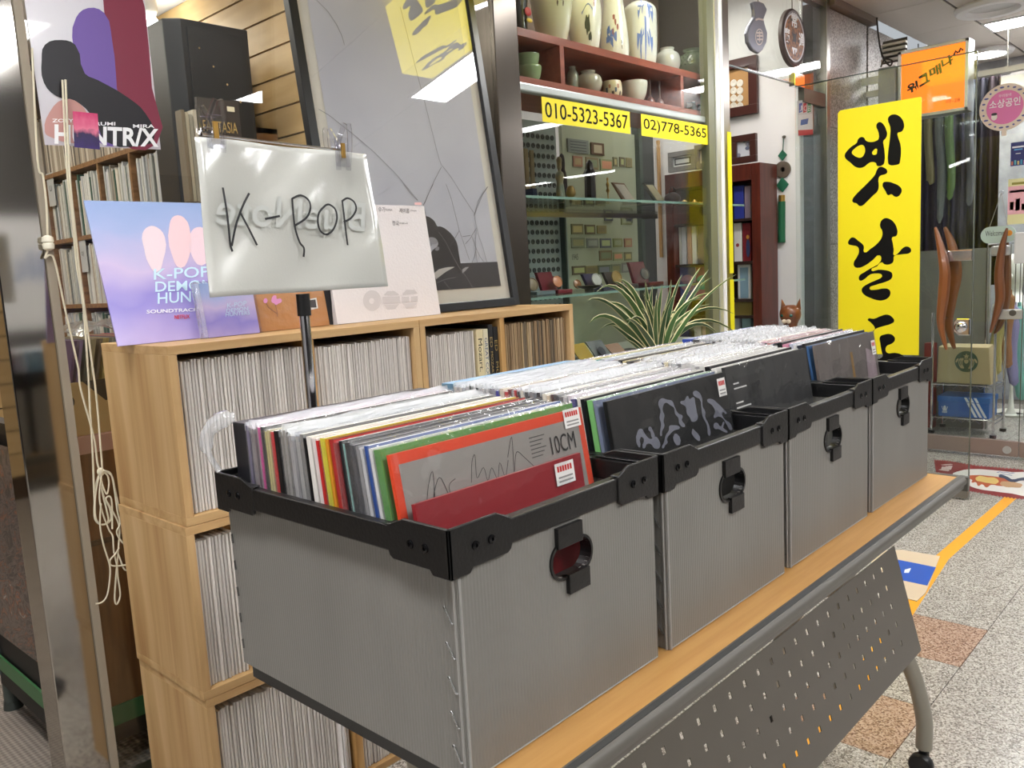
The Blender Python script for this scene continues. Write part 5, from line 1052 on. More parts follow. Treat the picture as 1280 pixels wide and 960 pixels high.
# yellow telephone labels on the glass
for (pp, body, tx, lab) in (([(678,149),(788,172),(788,143),(678,120)], '010-5323-5367', (682,144,786,164,22), 'longer yellow telephone number label on the window'), ([(802,171),(885,180),(885,157),(802,142)], '02)778-5365', (808,166,881,174,18), 'shorter yellow telephone number label on the window')):
    A = PY(pp[0][0], pp[0][1], YF-.001); z0, z1 = 1.729, 1.814
    xa, xb = A.x, PY(pp[1][0], pp[1][1], YF-.001).x
    o = tag(MB().box(xa, xb, YF-.0016, YF-.0006, z0, z1).build('number_label', M['yellow']), lab, 'label')
    text(body, (xa+(xb-xa)*.03, YF-.0017, z0+.016), ((xb-xa)*.94, 0, 0), (0, 0, .054), M['ink'], o, off=.0005, bold=.005)
# back wall display boards
YB = 2.72
fbk = lambda x, y: PY(x, y, YB)
bd = thing('coin_board', 'grey board of old coins in rows behind the glass shelves', 'board', (3.15, YB, .7))
a = fbk(641, 290); b = fbk(700, 290)
MB().box(a.x, b.x, YB, YB+.02, .75, 1.93).build('board', C((150,164,160), .5), bd)
cm = MB()
for j in range(24):
    for i in range(9):
        x = a.x+.03+i*(b.x-a.x-.06)/8; z = .80+j*.046
        cm.lathe([(.004, 0), (.0045, .004), (.011, .005), (.0125, .004), (.0125, 0)], (x, YB, z), 10, ax=(0, -1, 0))
cm.build('coin_rows', C((52,62,60), .4), bd)['kind'] = 'stuff'
MB().box(b.x+.002, b.x+.012, YB-.03, YB+.02, .75, 1.62).build('frame_bar', C((40,66,56), .3), bd); MB().box(b.x+.014, b.x+.022, YB-.03, YB+.02, .75, 1.62).build('frame_bar', C((150,166,160), .3), bd)
nb = thing('banknote_board', 'pale green board of framed old banknotes behind the glass shelves', 'board', (3.8, YB, .7))
a = fbk(703, 290); b = fbk(797, 290)
MB().box(a.x+.03, b.x, YB, YB+.02, .75, 1.93).build('board', C((176,184,160), .5), nb); MB().box(b.x, b.x+.03, YB-.03, YB+.02, .3, HC).build('frame_bar', C((70,84,76), .3), nb); MB().box(b.x+.03, b.x+.14, YB-.03, YB+.03, .0, HC).build('post', C((58,62,62), .4), nb)
ntc = [(120,118,84),(108,100,76),(150,140,96),(110,120,96),(128,134,110),(132,136,128),(110,114,124),(140,146,100),(170,120,96),(140,124,92),(150,160,120)]
nt_ = [(714,280,728,293),(731,281,743,293),(746,282,757,292),(780,268,790,279),(714,297,730,310),(733,298,747,310),(750,298,763,310),(766,298,777,309),(780,298,789,309),(749,313,764,326),(766,315,778,326),(780,315,789,326),(715,332,731,344),(732,332,746,343),(747,331,762,343),(764,330,775,342),(777,328,789,341),(755,262,765,276),(776,270,789,281),(716,196,727,208),(732,198,747,211),(750,200,765,213),(766,197,771,208),(774,197,780,208),(782,198,789,209)]
for i, (x0, y0, x1, y1) in enumerate(nt_):
    p = fbk(x0, y1); q = fbk(x1, y0)
    k = MB().box(p.x, q.x, YB-.005, YB, p.z, q.z).build('banknote', C(ntc[i % 11], .5), nb)
    MB().box(p.x+.012, q.x-.012, YB-.0056, YB-.005, p.z+.01, q.z-.01).build('note_print', C(tuple(min(255, int(c*1.28)) for c in ntc[(i*5+2) % 11]), .5), k)
p = fbk(715, 325); text('1945', (p.x, YB-.001, p.z), (.05, 0, 0), (0, 0, .03), C((60,62,58)), nb)
cer = MB().box(fbk(709, 190).x, fbk(735, 190).x, YB-.006, YB, fbk(709, 190).z, fbk(709, 173).z).build('certificate', C((128,136,132), .5), nb); ph = MB().box(fbk(738, 193).x, fbk(754, 193).x, YB-.008, YB, fbk(738, 193).z, fbk(738, 178).z).build('small_frame', C((96,70,48), .5), nb); MB().box(fbk(741, 191).x, fbk(751, 191).x, YB-.009, YB-.008, fbk(741, 191).z, fbk(741, 181).z).build('small_photo', C((190,178,150)), ph)
for k in range(4): MB().box(fbk(712, 186).x, fbk(732, 186).x, YB-.0065, YB-.006, fbk(712, 188-3.6*k).z, fbk(712, 188-3.6*k).z+.004).build('text_line', C((70,78,78)), cer)
# glass shelves
for z, lab in ((1.493, 'upper clear glass shelf in the antique window'), (1.112, 'lower clear glass shelf in the antique window')):
    gs = thing('glass_shelf', lab, 'shelf', (3.1, 2.35, z-.01)); MB().box(2.2, 4.06, 2.1, 2.62, z-.01, z).build('glass_sheet', M['doorglass'], gs)
    MB().box(2.2, 4.06, 2.096, 2.1, z-.01, z).build('glass_edge', C((120,150,140), .15), gs)
    MB().box(2.2, 4.06, 2.622, 2.63, z-.03, z-.004).build('bracket_rail', M['steelb'], gs)
gd = lambda x, y: PY(x, y, 2.3)
def figure(px0, px1, ytop, z, lab, name, prof, m, Y=2.3, cat='figurine', extra=None):
    q = PY((px0+px1)/2, 230, Y); R_ = (px1-px0)/2*(q-CAM).dot(CF)/FPX; cx = q.x; zt = PY((px0+px1)/2, ytop, Y).z; rm = max(p[0] for p in prof)
    r = thing(name, lab, cat, (cx, Y, z)); MB().lathe([(p[0]/rm*R_, p[1]*(zt-z)) for p in spline(prof, 3)], (cx, Y, z), 18).build('body', m, r, smooth=True); return r, cx, R_, zt
jade = mat('jade', (104,116,96), .35, var=((150,132,80), 22))
r, cx, R_, zt = figure(694, 706, 196, 1.493, 'tall crowned jade and gold queen figure on the upper glass shelf', 'queen_figurine', [(.9,0),(1,.1),(.85,.3),(.7,.45),(.95,.55),(.8,.64),(.34,.7),(.5,.76),(.5,.84),(.55,.88),(.62,.94),(.3,1)], jade)
r2, c2_, R2, z2 = figure(697, 710, 192, 1.493, 'dark hooded statuette behind the crowned figure', 'hooded_figurine', [(1,0),(.95,.3),(.8,.6),(.55,.7),(.6,.8),(.5,.94),(.1,1)], C((52,46,44), .5), Y=2.45)
figure(707, 719, 232, 1.493, 'small round gilt fan ornament on the upper glass shelf', 'fan_ornament', [(.5,0),(.55,.1),(.2,.2),(1,.45),(1,.7),(.6,.95),(.1,1)], mat('old_gilt', (150,126,70), .35, .5), Y=2.28)
for px0, yt, hcol, lab in ((657, 186, (176,160,120), 'left bamboo slip stick by the coin board'), (664, 188, (160,146,110), 'right bamboo slip stick by the coin board')):
    zz = PY(px0, yt, 2.5).z; xx = PY(px0, 210, 2.5).x; tag(MB().box(xx-.012, xx+.012, 2.49, 2.5, 1.493, zz).build('bamboo_slip', C(hcol, .5), bevel=.002), lab, 'slip')
xx = PY(651, 230, 2.5).x; tag(MB().box(xx-.014, xx+.014, 2.42, 2.5, 1.493, PY(651, 238, 2.5).z).build('book', C((34,52,86), .5)), 'small dark blue book at the coin board corner', 'book')
ob = thing('obelisk', 'black stone lantern ornament on the upper glass shelf', 'ornament', (gd(738, 240).x, 2.3, 1.493)); x = gd(738, 240).x; zt = gd(738, 200).z
MB().lathe([(.04,0),(.04,.018),(.026,.022),(.024,(zt-1.493)*.62),(.034,(zt-1.493)*.66),(.02,(zt-1.493)*.78),(.016,(zt-1.493)*.92),(.002,zt-1.493)], (x, 2.3, 1.493), 8).build('body', C((20,20,22), .35), ob)
MB().box(x-.06, x+.06, 2.26, 2.34, 1.493, 1.507).build('plinth', C((24,22,22), .4), ob)
br = figure(756, 763, 222, 1.493, 'slender brass flower ornament on the upper glass shelf', 'brass_ornament', [(1,0),(.9,.05),(.2,.12),(.25,.4),(.7,.5),(.3,.6),(.6,.75),(.2,.85),(.4,.95),(.1,1)], M['brass'], Y=2.28)
gb = thing('gift_case', 'open brown gift case with ivory lid on the upper glass shelf', 'case', (gd(786, 250).x, 2.26, 1.493)); x = gd(786, 250).x
MB().box(x-.055, x+.06, 2.2, 2.30, 1.493, 1.505).build('tray', C((176,156,130), .5), gb); MB().hexa([V(p) for p in ((x-.05,2.29,1.505),(x+.045,2.29,1.505),(x+.045,2.30,1.505),(x-.05,2.30,1.505),(x-.07,2.34,1.60),(x+.025,2.34,1.60),(x+.025,2.35,1.60),(x-.07,2.35,1.60))]).build('lid', C((124,92,66), .4), gb)
MB().hexa([V(p) for p in ((x-.04,2.284,1.512),(x+.035,2.284,1.512),(x+.035,2.289,1.512),(x-.04,2.289,1.512),(x-.06,2.334,1.592),(x+.015,2.334,1.592),(x+.015,2.339,1.592),(x-.06,2.339,1.592))]).build('lining', C((206,200,186), .5), gb)
pl = thing('medal_plaque', 'tilted cream plaque with gold motif near the white wall', 'plaque', (gd(813, 240).x, 2.3, 1.493)); x = gd(813, 240).x
MB().hexa([V(p) for p in ((x-.03,2.25,1.505),(x+.05,2.25,1.505),(x+.05,2.262,1.505),(x-.03,2.262,1.505),(x-.055,2.30,1.60),(x+.025,2.30,1.60),(x+.025,2.312,1.60),(x-.055,2.312,1.60))]).build('board', C((84,86,78), .4), pl)
MB().hexa([V(p) for p in ((x-.022,2.246,1.515),(x+.042,2.246,1.515),(x+.042,2.25,1.515),(x-.022,2.25,1.515),(x-.044,2.294,1.592),(x+.016,2.294,1.592),(x+.016,2.298,1.592),(x-.044,2.298,1.592))]).build('card', C((206,198,160), .5), pl)
MB().box(x-.06, x+.07, 2.24, 2.33, 1.493, 1.505).build('base', C((60,66,62), .3), pl)
pu = thing('pouch', 'dark maroon silk pouch on the upper glass shelf end', 'pouch', (gd(823, 250).x, 2.22, 1.493)); x = gd(823, 250).x
MB().ball((x, 2.22, 1.523), .05, .035, .03, 14).build('body', C((66,24,30), .4), pu, smooth=True); MB().tube(spline([(x-.03, 2.22, 1.54), (x-.01, 2.22, 1.575), (x+.02, 2.22, 1.57), (x+.04, 2.22, 1.54)], 4), .003, 6).build('cord', C((40,16,20)), pu)
for k in range(7):
    x = gd(836+6.4*k, 252).x; zz = 1.493+(.02, .03, .018, .034, .022, .03, .02)[k]
    r = thing('brass_trinket', ['round domed','tall twisted','flat oval','ribbed bell shaped','small cup shaped','knobbed','curled'][k]+' brass trinket in the row at the glass shelf end', 'trinket', (x, 2.24, 1.493), 'brass trinkets')
    MB().lathe([(.012, 0), (.018, (zz-1.493)*.4), (.008+.004*(k % 3), (zz-1.493)*.8), (.002, zz-1.493)], (x, 2.24, 1.493), 10).build('body', M['brass'], r, smooth=True)
def medal_case(px0, px1, ytop, case, disc, lab, discpx, dm=None):
    z = 1.112; x0 = gd(px0, 360).x; x1 = gd(px1, 360).x; zt = gd(px0, ytop).z
    r = thing('medal_case', lab, 'medal', ((x0+x1)/2, 2.3, z))
    if case:
        MB().box(x0, x1, 2.24, 2.34, z, z+.016).build('case_base', C(case, .4), r, bevel=.003); MB().hexa([V(p) for p in ((x0,2.325,z+.016),(x1,2.325,z+.016),(x1,2.34,z+.016),(x0,2.34,z+.016),(x0,2.355,zt),(x1,2.355,zt),(x1,2.37,zt),(x0,2.37,zt))]).build('case_lid', C(case, .4), r)
    dx, dy, R_ = discpx; c = PY(dx, dy, 2.27); R_ = R_/1041*c.y*1.45
    cz = max(c.z, z+R_*.97+(.018 if case else .001)); MB().lathe([(R_, 0), (R_, .006), (R_*.85, .007), (R_*.8, .005), (R_*.3, .008), (0, .009)], (c.x, 2.30, cz), 24, ax=(-.15, -.95, .28)).build('medal', C(disc, .35) if dm is None else dm, r, smooth=True)
medal_case(657, 681, 346, (96,112,116), (124,108,80), 'tan medal before a pale grey case on the lower glass shelf', (672, 357, 9))
medal_case(684, 702, 340, (104,18,34), (196,132,96), 'copper medal leaning on a wine red case', (703, 352, 8))
medal_case(722, 734, 347, None, (140,98,60), 'small brown bronze medal without case', (728, 355, 6.5))
medal_case(741, 759, 342, (46,46,74), (178,178,170), 'silver medal in an open navy case', (752, 353, 9))
medal_case(767, 785, 340, (60,58,58), (146,122,72), 'large old gold medal upright on the lower glass shelf', (777, 347, 10))
medal_case(799, 817, 327, (88,18,30), (104,106,104), 'dark silver medal tilted in a maroon case', (812, 342, 9), mat('dark_silver', (120,122,120), .3, .8))
dd = thing('ash_tray', 'low dark dish with brass foot between the medals', 'dish', (gd(714, 362).x, 2.22, 1.112)); MB().lathe([(.02,0),(.02,.01),(.05,.02),(.055,.026),(.04,.022),(.005,.016)], (gd(714, 362).x, 2.2, 1.112), 20).build('body', C((60,60,48), .35), dd, smooth=True)
# lower window platform with tilted cards
pf = struct(MB().box(2.19, 4.06, 2.0, 2.66, .3, .80).build('trim_10', C((196,200,190), .5))); 
lt = thing('display_tray', 'dark tray of tilted cards low in the antique window', 'tray', (2.75, 2.15, .801)); MB().box(2.4, 3.35, 2.03, 2.35, .801, .815).build('tray', C((44,46,46), .4), lt)
def card(px0, px1, y0, y1, col, lab, extra):
    a = PY(px0, y1, 2.12); b = PY(px1, y0, 2.12); zb = .8155; zt = max(b.z, zb+.06)
    o = MB().hexa([V(p) for p in ((a.x,2.07,zb),(b.x,2.07,zb),(b.x,2.076,zb),(a.x,2.076,zb),(a.x-.02,2.13,zt),(b.x-.02,2.13,zt),(b.x-.02,2.136,zt),(a.x-.02,2.136,zt))]).build('display_card', extra or C(col, .35)); return tag(o, lab, 'card')
card(719, 736, 428, 446, (0,0,0), 'shiny gold banknote card low in the antique window', mat('gold_leaf', (214,186,96), .22, .7))
o = card(739, 757, 424, 448, (104,110,112), 'grey card with a dark disc emblem low in the antique window', None)
x = PY(750, 436, 2.1).x; MB().lathe([(.022, 0), (.022, .002)], (x, 2.092, .865), 20, ax=(0, -.75, .5)).build('disc_emblem', C((50,54,66), .4), o)
card(762, 778, 428, 446, (150,120,100), 'small brown picture card low in the antique window', None)
# white wall bits: wooden trim and pictures on the right wall
rw = 4.45
fr_ = lambda x, y: PX(x, y, rw-.004)
def wall_frame(px0, y0, px1, y1, lab, fc_, inner, wd=.035, X=rw, matc=None, name='wall_picture', art=None):
    a = PX(px0, y1, X-.02); b = PX(px1, y0, X-.02); ya, yb = b.y, a.y; za, zb = min(a.z, b.z), max(a.z, b.z)
    r = thing(name, lab, 'picture', (X-.01, (ya+yb)/2, za))
    for q in ((ya, yb, za, za+wd), (ya, yb, zb-wd, zb), (ya, ya+wd, za+wd, zb-wd), (yb-wd, yb, za+wd, zb-wd)): MB().box(X-.028, X-.002, *q).build('frame_bar', fc_, r, bevel=.002)
    MB().box(X-.012, X-.002, ya+wd, yb-wd, za+wd, zb-wd).build('backing', matc or C(inner, .6), r)
    return r, ya, yb, za, zb
r, ya, yb, za, zb = wall_frame(880, 68, 946, 153, 'brown framed board with two columns of round coins on the wall', C((70,36,32), .3), (176,134,84), .05)
for i in range(2):
    for j in range(4):
        c = PX(917+8*i, 104+9.5*j, rw-.013); MB().lathe([(.0, 0), (.006, .001), (.007, .003), (.018, .004), (.02, .002), (.02, 0)], c, 14, ax=(-1, 0, 0)).build('coin', C((226,222,212), .3), r)
cb_ = thing('display_cabinet', 'tall mahogany cabinet of books and trinkets against the white wall', 'cabinet', (4.3, 2.4, 0))
KX, KY0, KY1, KZ = 4.2, 2.076, 2.66, 1.712
MB().box(KX, 4.40, KY0, KY0+.05, 0, KZ).build('side_panel', M['mahog'], cb_, bevel=.002); MB().box(KX, 4.40, KY1-.05, KY1, 0, KZ).build('side_panel', M['mahog'], cb_, bevel=.002)
MB().box(KX-.004, 4.40, KY0+.05, KY1-.05, KZ-.085, KZ).build('top_rail', M['mahog'], cb_, bevel=.002); MB().box(4.385, 4.398, KY0+.05, KY1-.05, 0, KZ-.085).build('back_panel', C((52,30,26), .5), cb_)
KS = [.12, .50, .735, .905, .995, 1.20, 1.43]
for z in KS: MB().box(KX+.01, 4.385, KY0+.05, KY1-.05, z-.014, z).build('shelf_board', C((44,28,24), .4), cb_)
def on_shelf(name, lab, cat, px0, px1, ytop, z, col, d=.06, X=KX+.05, front=None):
    a = PX(px0, ytop, X); b = PX(px1, ytop, X); top = min([k-.017 for k in KS if k > z+.02]+[KZ-.09]); z += .001; a.z = min(a.z, top); d = min(d, .125); o = MB().box(X, X+d, max(b.y, KY0+.053), min(a.y, KY1-.053), z, max(a.z, z+.03)).build(name, C(col, .45), bevel=.001); tag(o, lab, cat); return o, max(b.y, KY0+.052), min(a.y, KY1-.052), max(a.z, z+.03)
on_shelf('book', 'tall blue book in the mahogany cabinet', 'book', 917, 929, 233, 1.43, (46,58,150), .16)
on_shelf('book', 'mauve book beside the tall blue one', 'book', 930.5, 938, 233, 1.43, (150,132,156), .16)
o, a_, b_2, zt = on_shelf('box', 'white box with a round emblem on the cabinet shelf', 'box', 917, 926.5, 279, 1.20, (222,220,216), .14); MB().lathe([(.008, 0), (.010, .001)], (KX+.049, (a_+b_2)/2, 1.29), 14, ax=(-1, 0, 0)).build('emblem', C((150,60,60)), o)
o, a_, b_2, zt = on_shelf('box', 'dark red picture box beside the white box', 'box', 928, 938, 279, 1.20, (130,34,44), .14)
MB().ball((KX+.048, (a_+b_2)/2-.008, 1.27), .003, .012, .05).build('picture_shape', C((60,70,120)), o); MB().ball((KX+.047, (a_+b_2)/2-.008, 1.33), .003, .010, .012).build('picture_shape', C((214,150,60)), o)
o, a_, b_2, zt = on_shelf('framed_card', 'pale blue framed card on the cabinet shelf', 'card', 922, 938, 331, .995, (214,216,216), .02); MB().box(KX+.048, KX+.05, a_+.014, b_2-.014, 1.0, zt-.016).build('card_print', C((130,160,180)), o)
on_shelf('folded_cloth', 'folded golden brocade cloth on the cabinet shelf', 'cloth', 917, 939, 352, .905, (150,132,70), .1)
on_shelf('card', 'white and blue card low in the cabinet', 'card', 917, 924, 383, .735, (190,196,206), .02); on_shelf('paperweight', 'pale blue green painted bell shaped box low in the cabinet', 'box', 927, 938, 378, .735, (150,186,190), .06)
for k, (a_, b_, c_) in enumerate(((845, 850, (206,204,196)), (851, 856, (216,214,214)), (858, 863, (196,150,140)), (864, 869, (222,220,216)))): on_shelf('book', ['cream','white','rose striped','ivory'][k]+' slim book in the row behind the window glass', 'book', a_, b_, 262, 1.20+.0, c_, .12)
on_shelf('box', 'grey brown square box beside the slim books', 'box', 871, 886, 261, 1.20, (128,112,104), .1)
for px0, px1, bg, fg_, lab in ((843, 868, (92,96,150), (170,130,140), 'framed blue plate with a pink round picture'), (868.5, 886, (150,86,112), (60,150,130), 'framed rose plate with a green round picture')):
    o, a_, b_2, zt = on_shelf('picture_plate', lab, 'plate', px0, px1, 296, .995, bg, .02); R_ = min(b_2-a_, zt-.995)*.46
    MB().lathe([(R_, 0), (R_, .004), (R_*.9, .006), (0, .006)], (KX+.05, (a_+b_2)/2, .995+(zt-.995)*.52), 24, ax=(-1, 0, 0)).build('round_picture', C(fg_, .35), o, smooth=True)
on_shelf('card', 'small white card stand low behind the window glass', 'card', 866, 874, 338, .735+.0, (206,206,206), .02); on_shelf('card', 'cream picture card low behind the window glass', 'card', 876, 884, 333, .735, (206,180,170), .02); on_shelf('book', 'dark blue book low behind the window glass', 'book', 848, 858, 336, .735, (58,60,96), .12)
# pictures standing on the cabinet
r, ya, yb, za, zb = wall_frame(836, 186, 869, 216, 'white framed drawing in a grey mount standing on the cabinet', C((112,108,106), .5), (226,226,224), .028, X=4.36)
MB().box(4.36-.0135, 4.36-.012, ya+.045, yb-.045, za+.045, zb-.045).build('drawing', mat('drawing', (206,206,204), .6, var=((180,182,182), 12)), r); MB().box(4.36-.0128, 4.36-.0122, ya+.036, yb-.036, za+.036, zb-.036).build('line', C((40,40,40)), r)
r, ya, yb, za, zb = wall_frame(869, 178, 893, 212, 'grey framed cream calligraphy scroll on the cabinet', C((120,112,106), .5), (206,192,160), .03, X=4.38)
r, ya, yb, za, zb = wall_frame(914, 166, 945, 206, 'dark wood framed blue flower print leaning on the cabinet top', C((64,34,30), .3), (200,204,214), .035, X=4.33)
for k in range(7): MB().ball((4.33-.013, (ya+yb)/2+.035*math.sin(k*1.9), (za+zb)/2+.05*math.cos(k*2.6)), .002, .014, .011, 8).build('painted_motif', C((104,112,140) if k % 2 else (130,130,150)), r)
tr = struct(MB().box(rw-.02, rw-.002, PX(826, 250, rw).y-.008, PX(826, 250, rw).y+.008, 1.25, 1.95).build('trim_11', M['pined']))
# plaques high on the wall
PYY = YF-.004
pq = thing('pouch_plaque', 'grey metal pouch shaped plaque hung on the glass over the doorway', 'plaque', PY(945, 65, PYY)); hp = lambda x, y: PY(900+x/8, y/8, PYY-.02)
MB().prism([hp(*p) for p in [(330,20),(360,10),(400,15),(440,30),(475,95),(440,190),(450,240),(478,330),(470,420),(430,500),(390,535),(330,500),(285,420),(275,330),(300,250),(350,170),(345,90)]], (0, .02, 0)).build('body', mat('pewter', (120,120,134), .35, .4), pq, bevel=.006)
outline([[(390+40*math.cos(t), 370+82*math.sin(t)) for t in [k*math.pi/8 for k in range(16)]], [(390+34*math.cos(t), 370+72*math.sin(t)) for t in [k*math.pi/8 for k in range(16)]]], hp, C((206,190,186), .4), pq, name='ring', off=(0, -.002, 0))
strokes([[(360,330),(420,330)],[(362,360),(420,360)],[(365,395),(420,395)],[(390,310),(390,420)],[(350,200),(380,190),(430,200)]], hp, .008, C((206,190,186), .4), pq, name='raised_mark', off=(0, -.003, 0))
cq = thing('coin_plaque', 'round brown coin shaped plaque with white characters on the glass over the doorway', 'plaque', PY(988, 84, PYY))
c = PY(988, 48.5, PYY); R_ = 34.5*(c-CAM).dot(CF)/FPX; yq = PYY-.024
MB().lathe([(R_, 0), (R_, .018), (R_*.92, .024), (R_*.86, .020), (0, .020)], c, 40, ax=(0, -1, 0)).build('body', C((84,72,72), .4), cq, smooth=True)
MB().lathe([(R_*.84, 0), (R_*.84, .002), (R_*.79, .002), (R_*.79, 0)], (c.x, PYY-.0205, c.z), 40, ax=(0, -1, 0)).build('ring', C((226,222,228), .4), cq); MB().lathe([(R_*.78, 0), (R_*.78, .001)], (c.x, PYY-.0205, c.z), 40, ax=(0, -1, 0)).build('field', mat('coin_field', (176,112,64), .5, var=((66,46,38), 60)), cq)
MB().box(c.x-.018, c.x+.018, PYY-.0225, PYY-.0216, c.z-.02, c.z+.02).build('square_hole', C((34,30,32)), cq)
for ch, dx, dz in (('常', 0, .085), ('平', 0, -.085), ('通', .085, 0), ('寶', -.085, 0)):
    text(ch, (c.x+dx-.034, PYY-.0218, c.z+dz-.036), (.068, 0, 0), (0, 0, .072), C((250,248,250), .4), cq, bold=.03)
for p_ in (PY(945, 8, PYY), c+V((0, 0, R_))): MB().tube([p_+V((0, -.01, -.01)), V((p_.x, p_.y-.01, HC-.001))], .0025, 5).build('hanging_wire', M['gmetal'], pq if p_.x < c.x-.01 else cq)
# tassel ornament
ts = thing('tassel_ornament', 'green knotted tassel with an old coin on the white wall', 'ornament', fr_(977, 304)); T = lambda x, y: PX(x, y, rw-.012)
MB().tube([T(979.5, 172), T(978.5, 192)], .003, 6).build('string', C((34,80,66)), ts); MB().ball(T(980, 171), .012, .012, .008, 8).build('hook', M['gmetal'], ts)
for y_, s in ((194, .026), (231, .036)): p = T(977.5, y_); MB().prism([p+V((0, s, 0)), p+V((0, 0, s*1.15)), p+V((0, -s, 0)), p+V((0, 0, -s*1.15))], (.012, 0, 0)).build('knot', C((22,96,70), .6), ts, bevel=.004)
MB().lathe([(.012, 0), (.014, .008), (.042, .010), (.046, .008), (.046, 0)], T(977.5, 212)+V((.012, 0, 0)), 24, ax=(-1, 0, 0)).build('coin', C((92,80,70), .4), ts, smooth=True)
MB().tube([T(977.3, 244), T(977.2, 252)], .017, 12).build('collar', M['brass'], ts, smooth=True); MB().tube([T(977.2, 252), T(977, 303)], [.019, .020], 12).build('tassel', mat('tassel_green', (16,92,58), .7, bump=(300, .3, (1, 1, .05))), ts, smooth=True)
# wooden cat
ct_ = thing('cat_figure', 'tall carved brown wooden cat figure by the shop doorway', 'figurine', (4.2, 1.93, 0)); CX_ = 4.2
h = PX(988, 398, CX_); cw = C((126,72,38), .35); cwm = mat('carved_wood', (130,76,40), .35, var=((92,48,26), 18), coat=.3)
MB().lathe([(p[0], p[1]) for p in spline([(.07,0),(.075,.03),(.075,.3),(.06,.55),(.038,.72),(.034,h.z-.05),(.04,h.z-.02),(.052,h.z+.005),(.054,h.z+.03),(.045,h.z+.055),(.02,h.z+.07)], 4)], (CX_, h.y, 0), 20).build('body', cwm, ct_, smooth=True)
for s in (-1, 1):
    e_ = V((CX_-.005, h.y+s*.036, h.z+.045)); MB().add([e_+V((.015, -.018, 0)), e_+V((.015, .022, 0)), e_+V((-.02, .0, 0)), e_+V((.01, s*.014, .06))], [(0,1,2),(0,1,3),(1,2,3),(2,0,3)]).build('ear', cwm, ct_)
    MB().ball((CX_-.045, h.y+s*.022, h.z+.018), .008, .012, .009, 10).build('eye', C((30,84,76), .1), ct_, smooth=True); MB().ball((CX_-.05, h.y+s*.012, h.z-.012), .012, .013, .012, 10).build('muzzle', C((206,190,170), .5), ct_, smooth=True)
# card stickers on the side light
cs_ = thing('card_stickers', 'credit card logo stickers on the glass beside the door', 'sticker', PY(1008, 172, YF-.003)); G_ = lambda x, y: PY(900+x/3.368, y/3.368, YF-.0025)
MB().poly([G_(325,425), G_(390,415), G_(392,565), G_(328,572)]).build('sheet', C((214,216,220), .4), cs_)
for k, cc in enumerate(((44,90,170), (196,40,60), (40,150,90))): MB().poly([G_(332+18*k,436)+V((0,-.0006,0)), G_(346+18*k,432)+V((0,-.0006,0)), G_(346+18*k,470)+V((0,-.0006,0)), G_(332+18*k,476)+V((0,-.0006,0))]).build('card_mark', C(cc), cs_); text('JCB'[k], G_(334+18*k,468)+V((0,-.001,0)), G_(344+18*k,466)-G_(334+18*k,468), G_(334+18*k,446)-G_(334+18*k,468), C((240,240,240)), cs_)
MB().poly([G_(328,486)+V((0,-.0006,0)), G_(389,478)+V((0,-.0006,0)), G_(390,545)+V((0,-.0006,0)), G_(329,548)+V((0,-.0006,0))]).build('card_mark', C((236,236,238)), cs_); MB().poly([G_(340,505)+V((0,-.001,0)), G_(372,498)+V((0,-.001,0)), G_(368,522)+V((0,-.001,0)), G_(338,528)+V((0,-.001,0))]).build('card_mark', C((52,110,180)), cs_); MB().poly([G_(328,548)+V((0,-.001,0)), G_(390,545)+V((0,-.001,0)), G_(391,566)+V((0,-.001,0)), G_(329,572)+V((0,-.001,0))]).build('card_mark', C((200,44,50)), cs_)
# potted striped plant before the window
pp = thing('potted_plant', 'striped long leaved plant in a tall pot before the antique window', 'plant', (2.62, 1.72, 0))
B0 = PY(822, 452, 1.72); B0.z -= .03
MB().lathe([(.11,0),(.12,.02),(.15,B0.z-.06),(.155,B0.z-.02),(.14,B0.z-.02),(.135,B0.z-.05),(.02,B0.z-.05)], (B0.x, 1.72, 0), 28).build('pot', C((196,190,180), .4), pp, smooth=True)
lg_ = C((70,104,54), .35); ld = C((44,78,40), .35); lc = C((224,218,170), .4)
def leaf(tip, mid, dy, wd, dark):
    b0 = B0+V((random.uniform(-.04, .04), random.uniform(-.03, .03), 0)); t = PY(tip[0], tip[1], 1.72+dy); m_ = PY(mid[0], mid[1], 1.72+dy*.6)
    P = [b0*(1-u)**2+(m_*2-(b0+t)*.5)*2*u*(1-u)+t*u*u for u in [k/10 for k in range(11)]]; vs = []; side0 = V((.6, -.75, .2)).normalized()
    for k, p in enumerate(P):
        tg = (P[min(k+1, 10)]-P[max(k-1, 0)]).normalized(); sd = tg.cross(V((.55, .65, .2))).normalized(); w_ = wd*(.55+.45*math.sin(math.pi*min(1, k/6)))*(1-max(0, (k-6)/4)**1.6*.93); nn = sd.cross(tg)*w_*.25
        vs += [p-sd*w_+nn, p-sd*w_*.72, p+sd*w_*.72, p+sd*w_+nn]
    mb = MB(); mb.v = vs
    for k in range(10):
        for q in range(3): mb.f.append((4*k+q, 4*k+q+1, 4*k+5+q, 4*k+4+q)); mb.m.append(1 if q == 1 else 0)
    mb.build('leaf', [lc, ld if dark else lg_], pp, smooth=True)
for tp, md in (((733,376),(775,390)), ((737,404),(772,402)), ((746,365),(785,372)), ((766,352),(795,380)), ((774,349),(800,380)), ((764,406),(790,425)), ((780,423),(800,438)), ((816,357),(815,400)), ((839,349),(832,390)), ((853,343),(838,385)), ((875,335),(852,378)), ((886,337),(858,382)), ((889,347),(856,385)), ((920,343),(868,388)), ((889,366),(850,390)), ((878,372),(845,395)), ((888,380),(845,405)), ((917,392),(866,393)), ((899,420),(862,408)), ((866,414),(840,412)), ((921,417),(868,403)), ((806,350),(812,395)), ((828,356),(822,400)), ((758,380),(790,395)), ((752,410),(785,412))): leaf(tp, md, random.uniform(-.08, .06), random.uniform(.011, .016), random.random() < .6)
